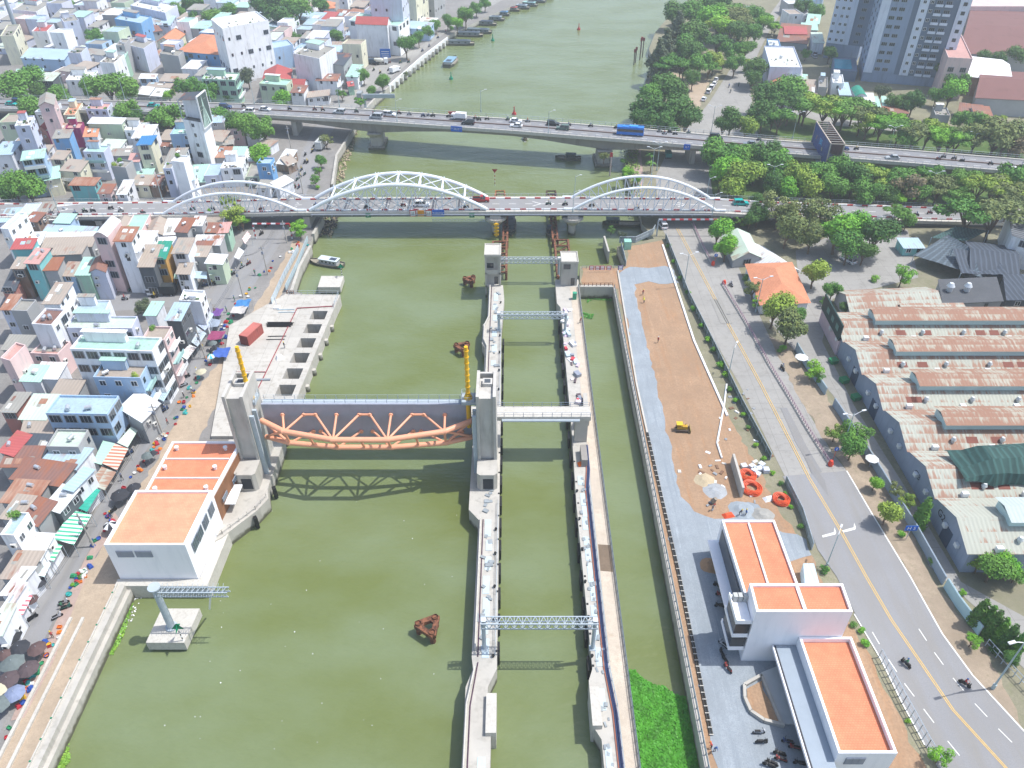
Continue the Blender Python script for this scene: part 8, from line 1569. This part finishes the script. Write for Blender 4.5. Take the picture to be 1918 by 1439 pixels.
for co, ox, oy, m in AW:
    P = [G(ox + co[i] / 4, oy + co[i + 1] / 4, ZL + 3.2) for i in (0, 2, 4, 6)]; c = sum(P, Vector()) / 4; P = [p + Vector((0, 0, (.3 if p.x < c.x else -.1))) for p in P]; h = min(hroots, key=lambda o: (Vector(o.location) - c).length)
    if (P[1] - P[0]).cross(P[2] - P[1]).z < 0: P = P[::-1]
    b = MB(); b.face([P[1], P[2], P[3], P[0]]); b.face([p - Vector((0, 0, .06)) for p in P[::-1]]); b.build('awning', m, h)
    for p in P: MB().tube((p.x, p.y, ZL), p, .05, 5).build('awning_post', steelg, h)
def umbrella(px, py, r, m, lab, ribs=8, sq=False):
    p = G(px, py, ZL + 2.1); t = empty('market_umbrella', (p.x, p.y, ZL), lab, 'umbrella', 'umbrellas of the street market'); b = MB(); n = 4 if sq else ribs; ro = rp.uniform(0, 1.5)
    ring = [(p.x + r * math.cos(ro + 6.2832 * i / n), p.y + r * math.sin(ro + 6.2832 * i / n), ZL + 1.9) for i in range(n)]; top = (p.x, p.y, ZL + 2.55)
    mid = [tuple((a + b_) / 2 for a, b_ in zip(q, top)) for q in ring]; mid = [(x, y, z + .1) for x, y, z in mid]
    for i in range(n): j = (i + 1) % n; mm = i % 2 if isinstance(m, list) else 0; b.quad(ring[i], ring[j], mid[j], mid[i], mm); b.face([mid[i], mid[j], top], mm)
    b.build('canopy', m, t); MB().tube((p.x, p.y, ZL), (p.x, p.y, ZL + 2.7), .04, 6).build('pole', steelg, t)
um = {'charcoal': '#34363c', 'black': '#26282c', 'brown': '#5d4a48', 'slate blue': '#7b86a0', 'grey': '#66706f', 'dark brown': '#54484a', 'beige': '#b9b39a'}
def umm(k): return mat(um[k], .8, .12, 1.5)
for x, y, r, k in ((18, 1192, 1.75, 'black'), (35, 1213, 1.6, 'charcoal'), (68, 1214, 1.45, 'brown'), (22, 1240, 1.8, 'grey'), (52, 1252, 1.6, 'dark brown'), (14, 1272, 1.7, 'dark brown'), (26, 1298, 1.55, 'slate blue'), (-2, 1318, 1.6, 'grey'), (-4, 1290, 1.4, 'beige'), (8, 1225, 1.2, 'brown'), (72, 1090, 1.3, 'charcoal'), (58, 1122, 1.1, 'brown'), (224, 926, 1.75, 'charcoal'), (250, 912, 1.35, 'charcoal'), (276, 852, 1.3, 'grey'), (286, 848, 1.1, 'charcoal'), (376, 695, 1.25, 'beige'), (398, 580, .9, 'brown'), (402, 650, 1.2, 'charcoal'), (398, 642, 1.1, 'grey')): umbrella(x, y, r, umm(k), f"{k} market umbrella standing on the {'lower left' if y > 1000 else 'middle' if y > 800 else 'upper'} market street", sq=(k == 'charcoal' and y < 900))
umbrella(205, 983, 1.2, [white, mat('#33373e', .8)], 'black and white sectioned umbrella beside the white control building'); umbrella(395, 667, 1.0, [white, mat('#4fb0bf', .8)], 'small turquoise and white parasol at a market stall')
for x, y, cm, lab in ((402, 585, '#6d4a8c', 'purple tarpaulin stretched over a market stall'), (405, 628, '#8c3f62', 'dark magenta tarpaulin roof over a stall'), (414, 660, '#3f5fa8', 'crumpled blue tarpaulin over a stall'), (455, 568, '#3f7ab0', 'blue tarpaulin on the stalls at the bend'), (398, 605, '#8f9aa8', 'grey tarpaulin between the awnings'), (448, 580, '#b9b5b0', 'pale tarpaulin on the stalls at the bend')):
    p = G(x, y, ZL + 2); b = MB(); g_ = [[(p.x - 1.8 + i * .9, p.y - 1.8 + j * .9, ZL + 2.0 + rp.uniform(-.25, .25)) for j in range(5)] for i in range(5)]; [b.quad(g_[i][j], g_[i + 1][j], g_[i + 1][j + 1], g_[i][j + 1]) for i in range(4) for j in range(4)]
    t = empty('stall_tarpaulin', (p.x, p.y, ZL), lab, 'tarpaulin', 'tarpaulins over the market stalls'); b.build('sheet', mat(cm, .8, .1, 1), t, smooth=True); [MB().tube((p.x + sx * 1.7, p.y + sy * 1.7, ZL), (p.x + sx * 1.7, p.y + sy * 1.7, ZL + 2), .04, 5).build('post', steelg, t) for sx in (-1, 1) for sy in (-1, 1)]
# crates, basins and sacks on the market side
CR = [('red', '#b02f3a'), ('blue', '#2c4f9c'), ('yellow', '#d9ab2c'), ('white', '#d9d9d6'), ('orange', '#dd7b2c'), ('green', '#2f8a5e'), ('teal', '#3aa3a0')]
bb_ = MB(); bb_.box((0, 0, 0), (.7, .5, .06)); [bb_.box(c, s) for c, s in (((.33, 0, .06), (.05, .5, .3)), ((-.33, 0, .06), (.05, .5, .3)), ((0, .23, .06), (.6, .05, .3)), ((0, -.23, .06), (.6, .05, .3)))]; CRATE = [('crate', bb_.mesh('crate', [white]), [])]
bb_ = MB(); bb_.tube((0, 0, 0), (0, 0, .28), .3, 12, 0, .42, cap=False); bb_.tube((0, 0, .02), (0, 0, .04), .3, 12); BASIN = [('basin', bb_.mesh('basin', [white]), [])]
bb_ = MB(); bb_.box((0, 0, 0), (1.0, .8, .35), 0, 0, .85); bb_.box((.1, .05, .3), (.8, .6, .35), 0, .3, .55); SACK = [('sack', bb_.mesh('sack', [white]), [])]
path_m = [(20, 1380), (50, 1300), (62, 1275), (85, 1240), (95, 1210), (110, 1170), (130, 1110), (150, 1085), (160, 1060), (190, 1000), (212, 960), (250, 890), (285, 855), (300, 830), (325, 800), (345, 765), (362, 725), (385, 690), (410, 650), (425, 615), (440, 590), (470, 545), (540, 470), (575, 455)]
for i in range(150):
    u = rp.uniform(0, len(path_m) - 1.001); k = int(u); x = path_m[k][0] + (path_m[k + 1][0] - path_m[k][0]) * (u - k) + rp.uniform(-12, 8); y = path_m[k][1] + (path_m[k + 1][1] - path_m[k][1]) * (u - k) + rp.uniform(-6, 6); cn, cx_ = rp.choice(CR); P = rp.choice((CRATE, BASIN, SACK)); nm_ = P[0][0]; zn = 'bottom left' if y > 1150 else 'lower' if y > 950 else 'middle' if y > 750 else 'upper'
    place(P, nm_, G(x, y, ZL + .06), rp.uniform(0, 6), f"{cn} {nm_} lying along the {zn} market", nm_, 'crates basins and sacks of the market', rp.uniform(.7, 1.15), {nm_: {0: mat(cx_, .6, .1, 3)}})
for x, y in ((118, 1140), (60, 1150), (210, 970), (275, 875), (315, 795), (345, 745), (360, 735), (395, 665), (405, 640), (370, 700), (425, 585), (440, 565), (478, 515), (230, 900), (380, 655), (100, 1195)): person(G(x, y, ZL + .05), rp.uniform(0, 6), 'walk', 'beside the market stalls', grp='people at the market')
# site things on the right
for x, y, pose, zone, sh, ht in ((1206, 568, 'work', 'on the dirt field near its far end', ('yellow', '#c9c62c'), '#cdb43a'), (1204, 552, 'work', 'at the far edge of the dirt field', ('red', '#a33b3b'), None), (1232, 642, 'walk', 'across the dirt field', ('red', '#a33b3b'), None), (1334, 955, 'work', 'near the concrete mixer drum', ('grey', '#8b8f93'), None), (1384, 966, 'work', 'behind the rear orange roof', ('dark', '#35383e'), None), (1396, 966, 'walk', 'behind the rear orange roof', ('blue', '#3f5f94'), None), (1332, 1402, 'work', 'at the end of the cable trough', ('red', '#b5483f'), '#e07a30'), (1338, 1407, 'work', 'at the end of the cable trough', ('blue', '#3f5fa0'), '#3f5f94'), (1086, 605, 'work', 'on the wide lock wall', ('red', '#a33b3b'), None)):
    person(G(x, y, ZR + .05 if y != 605 else ZW), rp.uniform(0, 6), pose, zone, sh, ht)
person(G(1033 - 500, 682 if 0 else 652, z_), 1, 'walk', 'on the quay platform', ('dark', '#35383e'))
# bulldozer
p = G(1277, 806, ZR); t = empty('bulldozer', p, 'yellow bulldozer standing on the bare earth', 'bulldozer', rz=R(-4)); t.scale = (.72,) * 3
def addl(nm_, B, ms, par=t): o = bpy.data.objects.new(nm_, B.mesh(nm_, ms if isinstance(ms, list) else [ms])); o.parent = par; COL.objects.link(o); return o
addl('engine_body', MB().box((.5, 0, .8), (2.0, 1.2, 1.0), 0, 0, .92).box((-.9, 0, .8), (1.2, 1.5, .8)), mat('#b58f22', .6, .15, 1)); addl('cab_roof', MB().box((-.9, 0, 2.45), (1.8, 1.7, .15)), mat('#ddb52a', .5)); b = MB(); [b.tube((x, y, 1.4), (x, y, 2.5), .06, 5) for x in (-1.6, -.2) for y in (-.75, .75)]; addl('cab_posts', b, black)
for s in (-1, 1): addl('track', MB().prism([(-1.7, s * 1.05 - .25), (1.7, s * 1.05 - .25), (1.7, s * 1.05 + .25), (-1.7, s * 1.05 + .25)], .05, .85), mat('#4a4038', .9, .2, 3))
addl('blade', MB().box((2.25, 0, .1), (.2, 3.0, 1.1)).box((1.6, 1.1, .4), (1.2, .15, .2)).box((1.6, -1.1, .4), (1.2, .15, .2)), mat('#8a7a4a', .7, .2, 1)); addl('exhaust', MB().tube((.9, .3, 1.8), (.9, .3, 2.5), .07, 6), black)
# pipe coils
for x, y, r, lab in ((1400, 893, 1.6, 'orange pipe coil farthest of the three, by the concrete cubes'), (1407, 917, 1.95, 'large orange pipe coil between slab wall and fence'), (1462, 938, 1.6, 'orange pipe coil at the tin hoarding')):
    p = G(x, y, ZR); b = MB(); N_ = 26
    for k in range(4):
        for l in range(4):
            rr_ = r - k * .26 - .07 * (l % 2); z = ZR + .1 + l * .2; pr = None
            for i in range(N_ + 1): a = 6.2832 * i / N_; q = (p.x + rr_ * math.cos(a), p.y + rr_ * math.sin(a), z + .12 * math.sin(a * 2 + k + l)); (b.tube(pr, q, .085, 5, cap=False) if pr else None); pr = q
    b.build('pipe_coil', mat('#dd5a33', .5, .08, 1), label=lab, cat='pipe coil', group='orange pipe coils')
b = MB(); P = [G(1370, 868, ZR), G(1388, 932, ZR)]; b.strip(P, .45, ZR, ZR + 2.6); b.build('slab_wall', conc, label='free standing concrete slab wall on the building site', cat='wall')
b = MB(); b.path([G(*q, ZR + .2) for q in ((1361, 720), (1356, 760), (1343, 830), (1352, 858))], .2, 8); b.build('white_pipe', white, label='long bent white pipe lying across the bare earth', cat='pipe')
for i, (x, y) in enumerate(((1393, 875), (1408, 878), (1422, 880), (1412, 885), (1426, 872), (1434, 884), (1418, 890))): p = G(x, y, ZR); MB().box((p.x, p.y, ZR), (1.1, 1.1, .9 if i % 2 else .6), 0, rp.uniform(0, 1)).build('concrete_cube', mat('#c5cbd3', .8, .08, 1), label='pale concrete cube beside the pipe coils', cat='concrete block', group='concrete cubes by the pipe coils')
for i in range(46):
    x, y = rp.choice(((rp.uniform(1270, 1345), rp.uniform(835, 905)), (rp.uniform(1310, 1360), rp.uniform(840, 960)), (rp.uniform(1390, 1450), rp.uniform(850, 990)), (rp.uniform(1340, 1420), rp.uniform(730, 840))))
    p = G(x, y, ZR); c = rp.choice([('pale', '#c9c6bd'), ('grey', '#8f9396'), ('brown', '#7a5f4c'), ('white', '#dfdfdc')]); MB().box((p.x, p.y, ZR), (rp.uniform(.3, 1.3), rp.uniform(.3, .8), rp.uniform(.08, .3)), 0, rp.uniform(0, 3), .9).build('rubble_block', mat(c[1], .9, .15, 2), label=c[0] + ' debris block on the building site earth', cat='debris', group='debris on the building site')
mxr = empty('concrete_mixer', G(1334, 943, ZR), 'small drum concrete mixer on the building site', 'concrete mixer'); p = mxr.location; MB().tube(p + Vector((0, 0, .5)), p + Vector((.4, -.2, 1.5)), .5, 10, 0, .35).build('drum', mat('#8a7f70', .7, .2, 2), mxr); MB().tube(p, p + Vector((0, 0, .9)), .1, 6).box((p.x, p.y, p.z), (1.3, .7, .12)).build('stand', rust, mxr)
for x, y, r, hx, lab in ((1340, 920, 2.4, '#a9adb0', 'grey gravel heap near the slab wall'), (1320, 900, 2.2, '#c4b394', 'pale sand heap near the slab wall'), (1390, 955, 2.6, '#9aa4ab', 'blue grey gravel heap behind the rear roof'), (1428, 965, 2.2, '#a3a29c', 'grey rubble heap by the hoarding'), (1330, 1060, 2.0, '#b78f6a', 'orange earth heap in the shade of the building')):
    p = G(x, y, ZR); b = MB(); N_ = 14; rg = [[(p.x + r * f * math.cos(6.283 * i / N_) * rp.uniform(.9, 1.1), p.y + r * f * math.sin(6.283 * i / N_) * rp.uniform(.8, 1.0), ZR + hh_ * rp.uniform(.8, 1.1)) for i in range(N_)] for f, hh_ in ((1, 0), (.6, .35), (.3, .65))]
    for a, c in zip(rg, rg[1:]): [b.quad(a[i], a[(i + 1) % N_], c[(i + 1) % N_], c[i]) for i in range(N_)]
    b.face(rg[-1]); b.build('heap', mat(hx, .95, .15, .8, 'dirt', col2='#8a8478'), label=lab, cat='heap', smooth=True)
for x, y, hx, lab in ((1364, 966, '#d9542e', 'crumpled orange tarpaulin behind the rear orange roof'), (1372, 880, '#d9622e', 'orange sheeting beside the slab wall') if 0 else (1440, 935, '#dfe2e4', 'white sheeting on the site earth')): p = G(x, y, ZR); MB().box((p.x, p.y, ZR), (2.2, 1.3, .5), 0, .3, .5).build('tarpaulin', mat(hx, .8, .15, 2), label=lab, cat='tarpaulin')
MB().box((G(1168, 465, ZR).x + 1, G(1168, 465, ZR).y, ZR), (2, 2, 2.5)).build('site_hut', mat('#8fc3ae', .7, .1, 1), label='small mint green hut at the river corner of the site', cat='hut') ; 
for i, x in enumerate((1108, 1119, 1128, 1140, 1162)):
    p = G(x, 506, ZR + .6); MB().box((p.x, p.y, ZR + .6), (1.35, .1, 1.3), 0).box((p.x, p.y - .07, ZR + .75), (.95, .06, 1.0), 1).box((p.x, p.y - .11, ZR + 1.15), (.9, .04, .14), 0).build('warning_board', [mat('#a8324e' if i < 4 else '#6a4a86', .7), white], label=('first', 'second', 'third', 'fourth', 'fifth')[i] + ' square warning board from the control tower on the quay', cat='sign', group='square boards on the quay edge')
b = MB(); rail(b, [G(1090, 504, ZR), G(1166, 504, ZR)], 1.0, 1.2); b.build('quay_railing', grey, label='grey railing behind the square warning boards', cat='railing')
p = G(1076, 0 + 560, ZW); MB().box((p.x, p.y, ZW), (1.0, 1.0, 1.9), 0).build('toilet_cabin', mat('#3f9a78', .6, .08, 1), label='small green cabin on the lock wall path', cat='cabin'); 
# left bank platform items
t = empty('shipping_container', G(473, 634, ZL + .8), 'red brown shipping container on the quay platform', 'container', rz=R(70)); addl('box', MB().box((0, 0, 0), (6, 2.4, 2.6)), mat('#a1524a', .6, .1, .5, 'tin', col2='#7a3f3a', amt=.3), t); addl('roof_panel', MB().box((0, 0, 2.6), (5.9, 2.3, .05)), mat('#b56a60', .7, .1, .5), t); addl('door', MB().box((-3.03, .0, .1), (.06, 2.2, 2.4)), mat('#6d2f2c', .6), t)
p = G(524, 609, z_); b = MB(); [b.tube((p.x - 3 + rp.uniform(-.4, .4), p.y - .9 + k * .12, z_ + .1 + (k % 3) * .12), (p.x + 3 + rp.uniform(-.4, .4), p.y - .9 + k * .12, z_ + .1 + (k % 3) * .12), .08, 5) for k in range(16)]; b.build('pipe_stack', black, label='stack of black pipes on the quay platform', cat='pipes')
for k, (x, y, m, lab) in enumerate(((519, 631, black, 'thin black pipe on the platform, upper one'), (516, 637, black, 'thin black pipe on the platform, lower one'), (535, 581, mat('#b3cbd6', .6), 'pale blue pipe on the platform, upper one'), (538, 586, mat('#b3cbd6', .6), 'pale blue pipe on the platform, lower one'), (488, 713, mat('#8f979e', .5), 'thick grey tube on the platform behind the gate tower'))): p = G(x, y, z_); MB().tube((p.x - 2.2, p.y, z_ + .15), (p.x + 2.2, p.y + .15, z_ + .15), .09 if k < 4 else .3, 8).build('pipe', m, label=lab, cat='pipe')
p = G(524, 672, z_); MB().box((p.x, p.y, z_), (1.8, 1.5, .9), 0, .4, .55).build('covered_heap', white, label='white sheeted heap on the quay platform', cat='heap'); p = G(519, 577, z_); MB().box((p.x, p.y, z_), (1.4, 1.4, .4)).tube((p.x, p.y, z_ + .4), (p.x, p.y, z_ + 3.2), .1, 6).build('lamp_footing', white, label='white footing with a thin post on the platform', cat='post')
for x, y, w_, hx, zz, lab in ((400, 300, 2.6, '#c8a25e', ZL, 'large sand coloured tarpaulin heap between the bridges'),): p = G(440, 314, ZL); MB().box((p.x, p.y, ZL), (8, 4, 2.4), 0, 0, .45).build('sheeted_heap', mat('#c9a366', .9, .15, 1), label=lab, cat='heap'); p = G(400, 310, ZL); MB().box((p.x, p.y, ZL), (3, 2.4, 2.8), 0, .3, .8).build('orange_tank', mat('#c9653c', .7, .2, 1), label='rusty orange tank in the scrap yard between bridges', cat='tank')
# red balls and blue signs of the median
for x, y, lab in ((1335, 497, 'red traffic ball at the near end of the short median'), (1356, 533, 'red traffic ball at the start of the long median'), (1555, 872, 'red traffic ball at the near end of the long median')): p = G(x, y, ZR); MB().tube((p.x, p.y, ZR), (p.x, p.y, ZR + .5), .5, 10, 0, .4).tube((p.x, p.y, ZR + .5), (p.x, p.y, ZR + 1.3), .55, 12, 0, .3).build('traffic_marker', mat('#d8452e', .5, .05, 2), label=lab, cat='traffic marker', group='red markers of the median')
for x, y, w_, lab in ((1338, 496, 1.0, 'round blue sign at the end of the short median'), (1560, 862, 1.0, 'round blue sign at the end of the long median')): p = G(x, y, ZR); t = empty('road_sign', p, lab, 'road sign', 'round blue signs'); MB().tube(p, p + Vector((0, 0, 3)), .06, 6).build('post', mat('#c9502e', .6), t); MB().tube((p.x, p.y - .06, ZR + 3), (p.x, p.y - .02, ZR + 3), .5, 14).build('disc', mat('#1f5fb8', .5), t); MB().box((p.x, p.y - .09, ZR + 2.75), (.14, .03, .5)).build('arrow', white, t)
p = G(1697, 1010, ZR); t = empty('road_sign', p, 'blue rectangular direction sign by the compound wall', 'road sign'); MB().tube(p, p + Vector((0, 0, 3.4)), .07, 6).build('post', steelg, t); MB().box((p.x, p.y - .1, ZR + 2.4), (2.2, .08, 1.2)).build('panel', mat('#1f66c4', .5), t); text('H 5', 1.0, 'lettering', white, t, (p.x, p.y - .16, ZR + 3.0), (R(90), 0, 0))
p = G(722, 104, ZL + 2); t = empty('site_sign', (p.x, p.y, ZL), 'large blue sign standing in the far dirt lot', 'sign'); MB().box((p.x, p.y, ZL + 1), (5, .2, 4)).build('panel', mat('#2a6fc4', .6), t); [MB().box((p.x, p.y - .12, ZL + 1.6 + k), (3.8, .05, .3)).build('text_line', white, t) for k in range(3)]
t = empty('overhead_sign', G(685, 205, ZL), 'grey overhead sign gantry beside the river beyond the far bridge', 'sign'); p = t.location; b = MB(); b.beam(p, p + Vector((0, 0, 6)), .9); b.box((p.x + 6, p.y, ZL + 4.6), (13, .6, 1.6)); b.build('frame', steelg, t)
for x, y, lab in ((1465, 605, 0),): pass
t = empty('site_signboard', G(1460, 0, 0), '', '') if 0 else None
for x0, y0, x1, y1, zt, lab in ((1533, 578, 1564, 660, 8.5, 'dark green signboard on the pink gatehouse'),):
    a, c = G(x0, y0 + 25, ZR), G(x1, y1 + 5, ZR); d_ = (c - a).normalized(); t = empty('gatehouse', (a + c) / 2, 'pink gatehouse with a tall dark green signboard', 'gatehouse'); k_ = Vector((-d_.y, d_.x, 0)); k_ = k_ if k_.x > 0 else -k_
    MB().prism([a, c, c + k_ * 2.5, a + k_ * 2.5], ZR, ZR + 4).build('wall', mat('#c9b3ba', .8, .08, .5), t); MB().prism([a - k_ * .3, c - k_ * .3, c, a], ZR + 4, ZR + 8.2).build('signboard', mat('#1f3d3a', .7, .1, .5), t); [MB().prism([a.lerp(c, u) - k_ * .33, a.lerp(c, u + .12) - k_ * .33, a.lerp(c, u + .12) - k_ * .3, a.lerp(c, u) - k_ * .3], ZR + 5.4, ZR + 6.8).build('sign_emblem', mat('#5f857c', .7), t) for u in (.25, .5, .75)]
for x, y, r, lab in ((1502, 668, 1.5, 'white parasol inside the compound gate'), (1634, 858, 1.3, 'white parasol beside the compound wall')):
    p = G(x, y, ZR + 2.4); t = empty('parasol', (p.x, p.y, ZR), lab, 'parasol'); b = MB(); [b.face([(p.x + r * math.cos(i * .785), p.y + r * math.sin(i * .785), ZR + 2.2), (p.x + r * math.cos((i + 1) * .785), p.y + r * math.sin((i + 1) * .785), ZR + 2.2), (p.x, p.y, ZR + 2.9)]) for i in range(8)]; b.build('canopy', white, t); MB().tube((p.x, p.y, ZR), (p.x, p.y, ZR + 2.9), .05, 6).build('pole', steelg, t)
for x, y, lab in ((1748, 968, 'green rubbish skip against the warehouse wall'), (1602, 748, 'green wheeled bin beside the second loading door'), (1580, 716, 'dark green skip beside the first loading door'), (1560, 680, 'dark green box outside the pink gatehouse')): p = G(x, y, ZR); MB().box((p.x, p.y, ZR), (1.6, 1.4, 1.1), 0, .3, 1.15).build('rubbish_skip', mat('#1f7a4c', .6, .1, 1), label=lab, cat='skip')
HZ = MB().box((0, 840, -4), (2000, 1860, 170)).mesh('haze', [bpy.data.materials.new('haze_air')]); hm = HZ.materials[0]; hm.use_nodes = True; hn = hm.node_tree; hn.nodes.remove(hn.nodes['Principled BSDF'])
pv = hn.nodes.new('ShaderNodeVolumePrincipled'); pv.inputs['Density'].default_value = .0003; pv.inputs['Color'].default_value = (.86, .93, 1, 1); pv.inputs['Anisotropy'].default_value = .2; hn.links.new(pv.outputs[0], hn.nodes['Material Output'].inputs['Volume'])
ho = bpy.data.objects.new('haze', HZ); COL.objects.link(ho); tag(ho, 'thin pale haze filling the air over the river and city', 'haze', kind='stuff')
uniq()
print('objects', len(COL.objects))
